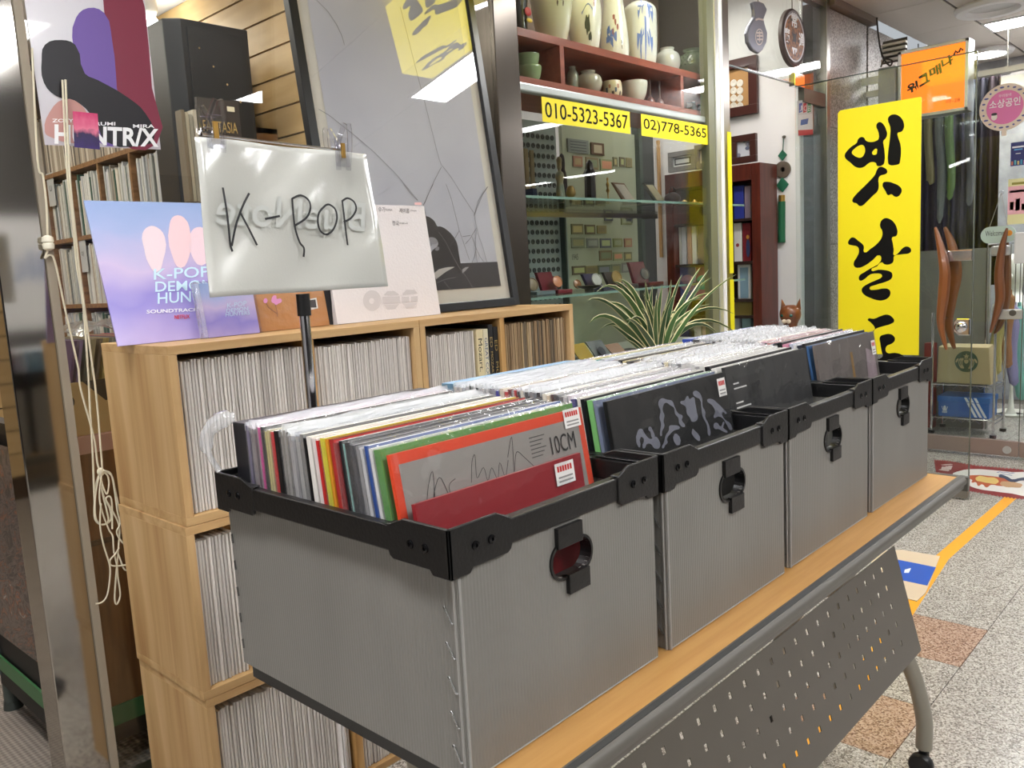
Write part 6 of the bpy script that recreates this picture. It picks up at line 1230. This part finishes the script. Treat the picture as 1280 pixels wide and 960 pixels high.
for k in range(26):
    a = random.uniform(-1, 1); leaf((822+a*62+random.uniform(-8, 8), 375+abs(a)*30+random.uniform(-18, 22)), (822+a*28, 405+random.uniform(-8, 8)), random.uniform(-.14, .12), random.uniform(.010, .014), k % 3 > 0)

# ================================================================== CORRIDOR END: SIGNS, WIG SHOP, FLOOR
# yellow brush-lettered sign on the open glass door
yp = [PX(1049,140,DX), PX(1153,117,DX), PX(1144,470,DX), PX(1043,440,DX)]
yl, yr = PX(1048,200,DX).y, PX(1151.5,200,DX).y; zt, zb_ = 1.925, .70
ys_ = thing('door_sign', 'tall yellow sign with black brush lettering on the open glass door', 'sign', (DX, (yl+yr)/2, zb_))
cc = .012
MB().prism([(DX-.006, y, z) for y, z in ((yl, zb_), (yr, zb_), (yr, zt-cc*.5), (yr+cc*.5, zt), (yl-cc, zt), (yl, zt-cc))], (.005, 0, 0)).build('board', M['yellow'], ys_)
YA = [[(84,452),(100,420),(130,390),(165,365),(172,345),(190,328),(212,330),(225,350),(260,360),(295,352),(310,340),(308,290),(295,258),(302,235),(322,227),(345,245),(362,280),(368,310),(358,335),(342,355),(345,385),(350,420),(350,490),(342,510),(300,518),(292,500),(262,494),(240,505),(215,525),(185,533),(155,525),(120,495),(95,475)], [(132,430),(150,405),(185,382),(205,380),(220,405),(215,440),(195,463),(165,460),(145,448)], [(268,440),(280,412),(298,405),(300,425),(295,442)]]
YB2 = [[(372,208),(385,185),(410,176),(440,182),(468,208),(480,240),(478,270),(462,292),(438,300),(440,325),(455,370),(460,420),(455,480),(448,505),(430,512),(380,510),(373,490),(375,420),(385,340),(388,260)]]
YC = [[(300,545),(318,527),(345,530),(368,550),(365,568),(345,578),(322,585),(310,605),(312,650),(305,685),(270,720),(230,760),(200,785),(180,785),(165,770),(138,760),(136,745),(160,710),(205,665),(255,615),(288,575)]]
YD = [[(338,635),(370,625),(410,635),(450,655),(465,680),(458,705),(435,725),(415,722),(395,708),(375,715),(358,690)]]
YE = [[(320,55),(330,30),(355,14),(385,20),(415,45),(432,80),(436,115),(425,135),(402,142),(405,180),(412,225),(414,263),(445,243),(470,215),(495,203),(520,212),(528,232),(515,248),(480,254),(445,258),(414,268),(410,300),(395,318),(350,322),(332,308),(300,335),(262,362),(310,358),(360,362),(395,375),(403,395),(395,418),(360,438),(290,460),(250,483),(290,492),(340,483),(380,490),(390,515),(375,545),(340,562),(310,563),(260,548),(215,525),(198,500),(202,480),(240,452),(300,425),(332,405),(330,390),(300,383),(255,390),(210,425),(185,430),(182,400),(215,375),(255,350),(325,300),(318,262),(270,295),(220,330),(170,346),(148,335),(145,310),(165,275),(180,235),(170,205),(130,195),(108,185),(112,162),(138,142),(175,165),(212,200),(215,242),(255,220),(305,180),(332,140),(335,100),(322,75)]]
YG = [[(238,688),(280,685),(330,665),(370,657),(405,678),(415,700),(395,718),(340,735),(300,748),(265,772),(230,795),(195,825),(190,850),(205,845),(240,812),(262,785),(285,755),(284,742),(258,710)]]
YH = [[(320,805),(350,790),(390,787),(415,805),(420,825),(400,850),(362,870),(365,910),(420,912),(465,925),(485,945),(480,985),(440,1040),(330,1060),(240,1040),(220,1000),(260,960),(335,940),(330,900),(322,850)]]
fyA = lambda x, y: PX(1040+x/5.333, 110+y/5.333, DX-.0065); fyB = lambda x, y: PX(1040+x/5.333, 270+y/5.333, DX-.0065)
BR = []
for lps, f_ in ((YA, fyA), (YB2, fyA), (YC, fyA), (YD, fyA), (YE, fyB), (YG, fyB), (YH, fyB)):
    o = outline(lps, f_, M['ink'], ys_, name='brush_stroke'); BR.append(o)
# yellow box sign that hangs over the window (above the picture, mirrored in the framed picture)
bs = thing('box_sign', 'yellow lit box sign with black brush lettering hung high over the windows', 'sign', (2.48, 1.45, 2.3))
MB().box(2.40, 2.57, 1.06, 1.86, 2.30, HC-.002).build('lamp_box', M['yelled'], bs)
def bsface(y, z): return V((2.3985, y, z))
fbs = lambda x, y: bsface(1.80-.55*(y/960.0)*1.0-.0, 2.33+.2*(1-x/640.0)) if False else V((2.3985, 1.34-.2*(x-300)/200, 2.55-.2*(y-200)/700))
for lps in (YA, YB2, YC, YD): outline(lps, fbs, C((84,86,100), .5), bs, name='brush_stroke')
fbs2 = lambda x, y: V((2.3985, 1.68-.2*(x-300)/200, 2.55-.2*(y-50)/600))
outline(YE, fbs2, C((84,86,100), .5), bs, name='brush_stroke')
fbs3 = lambda x, y: V((2.47-.07*(y-450)/300, 1.30+.16*(x-300)/180, 2.299))
for lps in (YA, YC): outline(lps, fbs3, C((84,86,100), .5), bs, name='brush_stroke')
# orange lit sign of the wig shop
og = thing('lit_sign', 'orange lit box sign in aluminium frame hung under the ceiling', 'sign', (5.25, 1.52, 1.96)); SXx = 5.2
o0, o1 = PX(1126, 66, SXx), PX(1209, 51, SXx); oy0, oy1 = 1.345, 1.712; oz0, oz1 = 1.955, 2.335
MB().box(SXx, SXx+.10, oy0, oy1, oz0, oz1).build('light_box', M['alu'], og)
MB().box(SXx-.003, SXx, oy0+.012, oy1-.012, oz0+.012, oz1-.012).build('panel', M['orange'], og)
for q in ((oy0, oy1, oz0, oz0+.018), (oy0, oy1, oz1-.018, oz1), (oy0, oy0+.018, oz0, oz1), (oy1-.018, oy1, oz0, oz1)): MB().box(SXx-.012, SXx, *q).build('frame_bar', M['alu'], og, bevel=.002)
fo = lambda x, y: PX(x, y, SXx-.0045); co = lambda x, y: (1080+x/6.4, y/6.4); go = C((40,56,44), .5)
for ch, x0, y0, ux, uy, vx, vy in (('위', 350, 758, 90, -40, -14, -76), ('그', 446, 700, 84, -50, -18, -80), ('매', 530, 632, 96, -50, -14, -80), ('냐', 628, 556, 90, -50, -16, -78)):
    a = fo(*co(x0, y0)); text(ch, a, fo(*co(x0+ux, y0+uy))-a, fo(*co(x0+vx, y0+vy))-a, go, og, bold=.044)
for x0 in (718, 758): strokes([[co(x0, 442-(x0-718)*.55), co(x0+16, 408-(x0-718)*.55), co(x0+34, 425-(x0-718)*.55)]], fo, .011, go, og, name='lettering')
a = fo(*co(658, 832)); text('라-28', a, fo(*co(770, 814))-a, fo(*co(656, 794))-a, C((60,40,24)), og)
MB().box(5.255, 5.29, oy1-.005, YF-.011, 2.2, 2.24).build('wall_bracket', M['alu'], og)
jb = tag(MB().box(5.18, 5.24, 1.722, PX(1099, 100, 5.2).y, 2.0, PX(1110, 84, 5.2).z).build('junction_box', C((168,168,172), .4), bevel=.004), 'grey metal box between the stone pillar and orange sign', 'box')
vt = thing('vent_grille', 'small slatted vent grille under the ceiling beside the orange sign', 'vent', (5.35, 1.82, 2.38)); 
for k in range(4): z = 2.33+.028*k; MB().box(5.34, 5.37, 1.72, 1.86, z, z+.014).build('slat', C((214,210,204)), vt)
MB().box(5.37, 5.375, 1.72, 1.86, 2.32, 2.45).build('backing', C((80,76,72)), vt)
wc = MB().tube([PX(x, y, 5.15) for x, y in spline([(1096,22),(1098,45),(1103,70),(1112,82),(1115,76),(1106,74),(1101,84)], 5)], .005, 6).build('cable', C((40,36,34)), smooth=True); tag(wc, 'black cable hanging from the ceiling beside the orange sign', 'cable')
# stickers and the hanging welcome sign on the wig shop's door
fe = lambda x, y: PX(x, y, EX-.003)
rs_ = thing('round_sticker', 'big round pink shop support sticker on the far glass door', 'sticker', fe(1256, 158)); c = fe(1256, 134); R1 = 26/1041*5.0
def ring(c, r, d, n=32): return [(c.x-d, c.y+r*math.cos(2*math.pi*k/n), c.z+r*math.sin(2*math.pi*k/n)) for k in range(n)]
MB().prism(ring(c, R1, 0), (-.002, 0, 0)).build('disc', C((226,206,192), .4), rs_); MB().poly(ring(c, R1*.72, .0025)).build('pink_disc', C((224,116,176), .4), rs_); MB().box(EX-.006, EX-.003, c.y-.012, c.y+.012, c.z-R1*1.22, c.z-R1*.9).build('stem', C((226,206,192), .4), rs_)
text('소상공인', (EX-.0062, c.y+.075, c.z+.0), (0, -.15, 0), (0, 0, .045), C((245,240,244)), rs_, bold=.015); text('우리동네', (EX-.0062, c.y+.03, c.z+.055), (0, -.06, 0), (0, 0, .016), C((245,240,244)), rs_)
for k in range(22):
    a_ = 2*math.pi*k/22; MB().ball((EX-.0058, c.y+R1*.86*math.cos(a_), c.z+R1*.86*math.sin(a_)), .0008, .006+.003*(k % 3), .005, 8).build('border_mark', C((84,84,150)), rs_)
MB().ball((EX-.006, c.y+.05, c.z-.045), .001, .016, .018, 10).build('round_mark', C((236,226,222)), rs_); MB().ball((EX-.0064, c.y+.05, c.z-.030), .001, .016, .008, 10).build('round_mark', C((40,34,44)), rs_)
def esticker(name, lab, px0, y0, px1, y1, col, lines):
    a = fe(px0, y1); b = fe(px1, y0); o = tag(MB().box(EX-.004, EX-.003, b.y, a.y, a.z, b.z).build(name, C(col, .4)), lab, 'sticker')
    for (u, v_, uw, vh, cl) in lines: MB().poly([(EX-.0046, a.y+(b.y-a.y)*p, a.z+(b.z-a.z)*q) for p, q in ((u, v_), (u+uw, v_), (u+uw, v_+vh), (u, v_+vh))]).build('printed_mark', C(cl), o)
    return o
esticker('notice_sticker', 'dark blue notice sticker with small coloured figures on the far glass door', 1263, 176, 1285, 208, (34,40,110), [(.08,.76,.7,.07,(220,220,235)), (.2,.66,.5,.05,(90,160,220)), (.3,.5,.3,.03,(210,210,220))]+[(.05+.18*k,.04,.11,.16+.04*(k % 2),((190,110,90),(90,170,190),(200,180,120),(70,150,190),(200,120,150))[k]) for k in range(5)])
esticker('picture_sticker', 'pink and yellow picture sticker under the dark blue notice', 1259, 222, 1284, 281, (232,224,170), [(.0,.22,1,.62,(238,178,190)), (.1,.7,.8,.05,(190,110,130)), (.12,.32,.2,.18,(228,206,110)), (.42,.3,.24,.26,(200,120,130)), (.74,.3,.16,.14,(226,190,110)), (.2,.87,.7,.05,(150,140,60))])
wsn = thing('welcome_sign', 'pale mint oval welcome sign on a string against the far glass door', 'sign', fe(1248, 303))
a = fe(1226, 303); b = fe(1271, 279); hy, hz = (a.y-b.y)/2, (b.z-a.z)/2; cy_, cz_ = (a.y+b.y)/2, (a.z+b.z)/2-.01
MB().prism([(EX-.012, cy_+s*(hy-hz)+hz*math.cos(t), cz_+hz*math.sin(t)) for s, t0 in ((1, -math.pi/2), (-1, math.pi/2)) for t in [t0+math.pi*k/10 for k in range(11)]], (.006, 0, 0)).build('board', C((196,214,204), .4), wsn)
text('Welcome', (EX-.0124, cy_+hy*.72, cz_-.005), (0, -hy*1.05, 0), (0, 0, .03), C((60,60,60)), wsn); MB().lathe([(.016, 0), (.016, .001)], (EX-.0122, cy_-hy*.62, cz_+.006), 16, ax=(-1, 0, 0)).build('orange_dot', C((240,160,60)), wsn)
hk = fe(1252, 241); MB().ball(hk, .013, n=10).build('suction_cup', M['clear'], wsn, smooth=True); MB().tube([hk, (EX-.009, cy_+.045, cz_+hz*.9)], .002, 6).tube([hk, (EX-.009, cy_-.045, cz_+hz*.9)], .002, 6).build('string', C((150,146,140)), wsn)
# wig shop inside
struct(MB().box(7.4, 7.45, .2, 4.2, 0, HC).build('wall_wig_back', mat('silver_paper', (176,178,182), .4, var=((146,148,152), 9))))
struct(MB().box(5.34, 7.4, 2.6, 2.65, 0, HC).build('wall_wig_side', C((120,118,124), .6)))
cu = thing('curtain', 'dark purple and black hanging curtain inside the wig shop', 'curtain', (6.3, 2.0, .95))
mb = MB(); n = 44; y0, y1 = PX(1152, 200, 6.3).y, PX(1250, 200, 6.3).y
for j, z in enumerate((.95, 2.3)):
    for i in range(n+1): mb.v.append(V((6.3+.03*math.sin(i*1.25), y0+(y1-y0)*i/n, z)))
for i in range(n): mb.f.append((i, i+1, n+2+i, n+1+i)); mb.m.append(0 if i < 26 else (1 if i < 36 else 2))
mb.build('cloth', [C((62,56,80), .8), C((44,40,54), .8), C((44,26,32), .8)], cu, smooth=True, solid=.004); MB().tube([(6.3, y0+.05, 2.305), (6.3, y1-.05, 2.305)], .012, 8).build('rod', M['alu'], cu)
for y in (y0+.03, y1-.03): MB().box(6.297, 6.303, y-.003, y+.003, 2.3, HC).build('rod_bracket', M['gtrim'], cu)
for k, (px0, col, hh) in enumerate(((1162, (150,140,104), .62), (1176, (122,128,128), .9), (1188, (110,140,84), .75), (1213, (104,104,112), .8))):
    c = PX(px0, 160, 6.2); r = thing('hair_piece', ['ash blond','silver grey','green tinted','smoky grey'][k]+' long hair piece hanging before the dark curtain', 'wig', (6.2, c.y, 2.2-hh), 'hair pieces on the rod')
    MB().tube(spline([(6.2, c.y, 2.28), (6.2, c.y+.01, 2.0), (6.2, c.y-.01, 1.7), (6.2, c.y, 2.28-hh)], 5), [.015]+[.027]*12+[.02]*2+[.006], 10, flat=.6).build('hair', mat('hair%d' % k, col, .5, bump=(160, .6, (1, 1, .03))), r, smooth=True); MB().tube([(6.2, c.y, 2.28), (6.2, c.y, 2.31), (6.3, c.y, 2.32)], .003, 5).build('hook', M['gmetal'], r)
gp = tag(MB().box(6.12, 6.16, PX(1236, 380, 6.12).y, PX(1140, 380, 6.12).y, .0, PX(1190, 312, 6.12).z).build('low_partition', C((138,136,130), .6)), 'plain grey low partition board inside the wig shop', 'partition')
rk = thing('wire_rack', 'chrome wire rack with a bag and blue shoe box inside the wig shop', 'rack', (5.98, 1.52, 0))
RY0, RY1, RX0, RX1 = 1.335, 1.70, 5.85, 6.10
for x in (RX0, RX1):
    for y in (RY0, RY1): MB().tube([(x, y, .02), (x, y, .80)], .008, 8).build('post', M['chrome'], rk, smooth=True); MB().lathe([(.02, 0), (.02, .02)], (x, y, 0), 10).build('castor', M['black'], rk)
for z in (.11, .33):
    mb = MB()
    for y in (RY0, RY1): mb.tube([(RX0, y, z), (RX1, y, z)], .004, 6).tube([(RX0, y, z-.025), (RX1, y, z-.025)], .003, 6)
    for x in (RX0, RX1):
        mb.tube([(x, RY0, z), (x, RY1, z)], .004, 6); mb.tube([(x, RY0+.0+(RY1-RY0)*k/14, z-(.025 if k % 2 else 0)) for k in range(15)], .003, 5)
    for k in range(1, 10): mb.tube([(RX0, RY0+(RY1-RY0)*k/10, z), (RX1, RY0+(RY1-RY0)*k/10, z)], .002, 5)
    mb.build('wire_shelf', M['chrome'], rk)
bg = thing('paper_bag', 'tan paper bag with a round green emblem on the wire rack', 'bag', (5.9, 1.53, .336)); fx = 5.87
MB().hexa([V(p) for p in ((5.88,1.36,.336),(5.88,1.68,.336),(6.06,1.68,.336),(6.06,1.36,.336),(fx,1.375,.575),(fx,1.668,.575),(6.0,1.66,.585),(6.0,1.38,.585))]).build('body', C((190,172,130), .7), bg, bevel=.004)
emc = PX(1208, 452, 5.868); emx = lambda u, v: V((5.8735+.0, emc.y-u, emc.z+v)); ER = .068
def emb(loops, col, k=1, nm='emblem', sm=True): return outline(loops, lambda u, v: V((5.872-(v+emc.z-.336)*.03-.0012*k, emc.y-u, emc.z+v)), C(col, .6), bg, name=nm, smooth=sm)
emb([ell(0, 0, ER, ER, 28)], (58,84,60))
tanb = (190,172,130)
emb([[(0,.052),(.006,.04),(.018,.04),(.008,.032),(.012,.02),(0,.027),(-.012,.02),(-.008,.032),(-.018,.04),(-.006,.04)]], tanb, 2, 'emblem_star', False)
emb([ell(0, .004, .013, .017, 14)], tanb, 2, 'emblem_face'); emb([[(-.010,.012),(.010,.012),(.010,.016),(-.010,.016)]], (58,84,60), 3, 'emblem_crown', False)
for s in (-1, 1):
    for r_ in (.022, .031, .041): emb([[(s*r_*.75, .022),(s*r_, .0),(s*r_*.95,-.02),(s*r_*.6,-.045),(s*(r_*.6+.004),-.045),(s*(r_*.95+.0045),-.02),(s*(r_+.0045), .0),(s*(r_*.75+.004), .022)]], tanb, 2, 'emblem_hair')
    emb([[(s*.046,.02),(s*.058,.012),(s*.06,-.008),(s*.052,.0)]], tanb, 2, 'emblem_tail')
sbx = thing('shoe_box', 'blue shoe box with white stripes and three leaf emblem on the rack', 'box', (5.97, 1.52, .116))
MB().box(5.87, 6.07, 1.365, 1.665, .116, .245).build('box', C((38,96,170), .4), sbx, bevel=.003); MB().box(5.865, 6.075, 1.36, 1.67, .215, .252).build('lid', C((44,104,178), .4), sbx, bevel=.003)
ab = lambda u, v: V((5.8635 if v > .215-.116 else 5.8685, 1.66-u, .118+v)); wh_ = C((226,228,232), .4)
fb_ = lambda u, v: V((5.8685, 1.66-u, .118+v)); fl_ = lambda u, v: V((5.8635, 1.66-u, .118+v))
for k in range(3):
    outline([[(.165+.028*k,.095),(.181+.028*k,.095),(.229+.028*k,.004),(.213+.028*k,.004)]], fb_, wh_, sbx, name='stripe', smooth=False); outline([[(.15+.028*k,.130),(.166+.028*k,.130),(.182+.028*k,.100),(.166+.028*k,.100)]], fl_, wh_, sbx, name='stripe', smooth=False)
for s in (-1, 0, 1): outline([[(.035+s*.004,.036),(.035+s*.016-.008*(s == 0),.052),(.035+s*.017,.070-.006*abs(s)),(.035+s*.013+.008*(s == 0),.052)]], fb_, wh_, sbx, name='leaf_emblem')
for k in range(3): outline([[(.020,.034-.005*k),(.050,.034-.005*k),(.050,.031-.005*k),(.020,.031-.005*k)]], fb_, wh_, sbx, name='emblem_bar', smooth=False)
rb = tag(MB().box(6.02, 6.09, 1.74, 1.80, .0, .58).build('red_box', C((150,36,34), .4)), 'narrow red box standing beside the wire rack', 'box')
SKP = []
for k, (px0, y0, px1, y1, col, lab) in enumerate(((1252, 395, 1246, 468, (190,178,112), 'cream yellow'), (1262, 385, 1260, 460, (160,112,74), 'ginger brown'), (1268, 400, 1268, 482, (150,146,190), 'lavender'), (1274, 400, 1277, 500, (116,180,166), 'mint green'))):
    a = PX(px0, y0, 6.2+.09*k); b = PX(px1, y1, 6.2+.09*k); r = thing('hair_skein', lab+' hair skein hanging behind the far door handle', 'wig', b, 'hair skeins')
    MB().tube(spline([a+V((0, 0, .12)), a, (a+b)/2+V((0, .02, 0)), b], 6), [.012]*3+[.028]*4+[.036]*9+[.03]*2+[.010], 12).build('hair', mat('skein%d' % k, col, .55, bump=(120, .8, (1, 1, .06))), r, smooth=True); MB().tube([a+V((0, 0, .1)), V((a.x, a.y, 1.213))], .003, 5).build('hook', M['gmetal'], r); SKP.append(V((a.x, a.y, 1.22)))
rl = thing('hair_rail', 'thin chrome rail that carries the coloured hair skeins', 'rail', (SKP[0].x, SKP[0].y, 0))
MB().tube([SKP[0]+V((-.09, .07, 0))]+SKP+[SKP[-1]+V((.08, -.03, 0))], .006, 6).build('bar', M['chrome'], rl, smooth=True)
for p_ in (SKP[0]+V((-.09, .07, 0)), SKP[-1]+V((.08, -.03, 0))): MB().tube([p_, V((p_.x, p_.y, 0))], .006, 6).build('post', M['chrome'], rl, smooth=True)
mh = thing('mannequin_head', 'white mannequin head and neck on a stand behind the far door', 'mannequin', (6.75, PX(1268, 360, 6.75).y, 0)); c = PX(1268, 345, 6.75)
MB().lathe([(p[0], p[1]) for p in spline([(.13,0),(.13,.02),(.02,.04),(.02,c.z-.30),(.12,c.z-.28),(.13,c.z-.20),(.055,c.z-.13),(.05,c.z-.08),(.075,c.z-.03),(.088,c.z+.05),(.075,c.z+.12),(.02,c.z+.155)], 4)], (c.x, c.y, 0), 24).build('head', C((232,232,220), .4), mh, smooth=True); MB().ball((c.x-.09, c.y, c.z-.0), .016, .010, .02, 10).build('nose', C((232,232,220), .4), mh, smooth=True)
# floor: mat sticker, tape, flattened carton
fs_ = thing('floor_sticker', 'dark red saw edged floor sticker with a flame emblem before the far doors', 'floor sticker', (4.8, 1.1, .001))
FZ = lambda x, y: PZ(x, y, .0012); FZ2 = lambda x, y: PZ(x, y, .0018); FZ3 = lambda x, y: PZ(x, y, .0024); cf = lambda x, y: (1040+x/5.333, 480+y/5.333)
e0, e1, e2 = FZ(1166, 576), FZ(1300, 590), FZ(1208, 606)
pts = []
up_ = [(680,510),(760,515),(850,530),(960,548),(1080,558),(1200,568),(1330,585)]; lo_ = [(1330,768),(1200,756),(1080,738),(960,716),(880,700),(800,640),(690,600)]
def saw(pl, s):
    out = []
    for (x0, y0), (x1, y1) in zip(pl[:-1], pl[1:]):
        for k in range(5): t = k/5; out += [(x0+(x1-x0)*t, y0+(y1-y0)*t), (x0+(x1-x0)*(t+.12), y0+(y1-y0)*(t+.1)+s*9)]
    return out
outline([[cf(*p) for p in saw(up_, -1)+saw(lo_, 1)]], FZ, C((136,34,36), .5), fs_, name='red_sheet', smooth=False)
outline([[cf(*p) for p in [(800,610),(850,580),(940,568),(1080,575),(1200,588),(1320,605),(1320,735),(1200,730),(1080,715),(960,695),(880,660)]]], FZ2, C((226,222,216), .5), fs_, name='white_oval')
outline([[cf(*p) for p in [(900,625),(960,608),(1040,612),(1120,622),(1180,635),(1190,665),(1120,680),(1060,672),(1030,690),(1000,668),(975,680),(960,655),(930,655),(935,640)]]], FZ3, C((186,84,40), .5), fs_, name='flame'); outline([[cf(*p) for p in [(960,622),(1040,622),(1100,632),(1110,655),(1040,660),(990,650),(960,640)]]], lambda x, y: PZ(x, y, .0028), C((222,190,110), .5), fs_, name='flame')
outline([[cf(*p) for p in [(1110,612),(1170,618),(1200,635),(1260,625),(1300,630),(1250,645),(1215,655),(1180,648),(1150,630)]]], lambda x, y: PZ(x, y, .003), C((46,56,84), .5), fs_, name='wing'); outline([[cf(*p) for p in [(1120,660),(1170,650),(1240,660),(1270,675),(1200,688),(1140,680)]]], lambda x, y: PZ(x, y, .003), C((190,150,110), .5), fs_, name='emblem_body')
strokes([[cf(730,540),cf(800,535)],[cf(745,552),cf(740,575)],[cf(770,548),cf(765,578)],[cf(790,545),cf(780,572)],[cf(715,570),cf(780,580)],[cf(700,590),cf(735,600)]], FZ3, .02, C((214,190,186), .5), fs_, name='lettering')
strokes([[cf(1100,590),cf(1120,585),cf(1140,592),cf(1165,588),cf(1190,596),cf(1215,592)],[cf(1110,604),cf(1160,602),(cf(1200,610))]], FZ3, .012, C((110,126,170), .5), fs_, name='lettering')
tpz = tag(MB().prism([(1.2, .745, 0), (2.47, .838, 0), (3.44, .93, 0), (4.48, .915, 0), (4.48, .965, 0), (3.44, .982, 0), (2.47, .89, 0), (1.2, .80, 0)], (0, 0, .0008)).build('floor_tape', C((238,166,30), .5)), 'orange yellow tape line running along the tiled floor', 'tape')
cz = thing('flat_carton', 'flattened white and tan carton with a blue band on the floor', 'carton', (3.2, 1.0, .001)); G3 = lambda x, y, z=.004: PZ(x, y, z)
MB().prism([G3(1127,688,.0012), G3(1175,696,.0012), G3(1157,742,.0012), G3(1146,752,.0012), G3(1100,740,.0012), G3(1085,690,.0012)], (0, 0, .003)).build('sheet', C((206,186,158), .7), cz)
MB().poly([G3(1120,699,.0046), G3(1170,709,.0046), G3(1159,732,.0046), G3(1112,722,.0046)]).build('blue_band', C((34,82,178), .5), cz); MB().poly([G3(1131,712,.005), G3(1139,710,.005), G3(1136,716,.005), G3(1130,716,.005)]).build('band_mark', C((220,226,236)), cz)
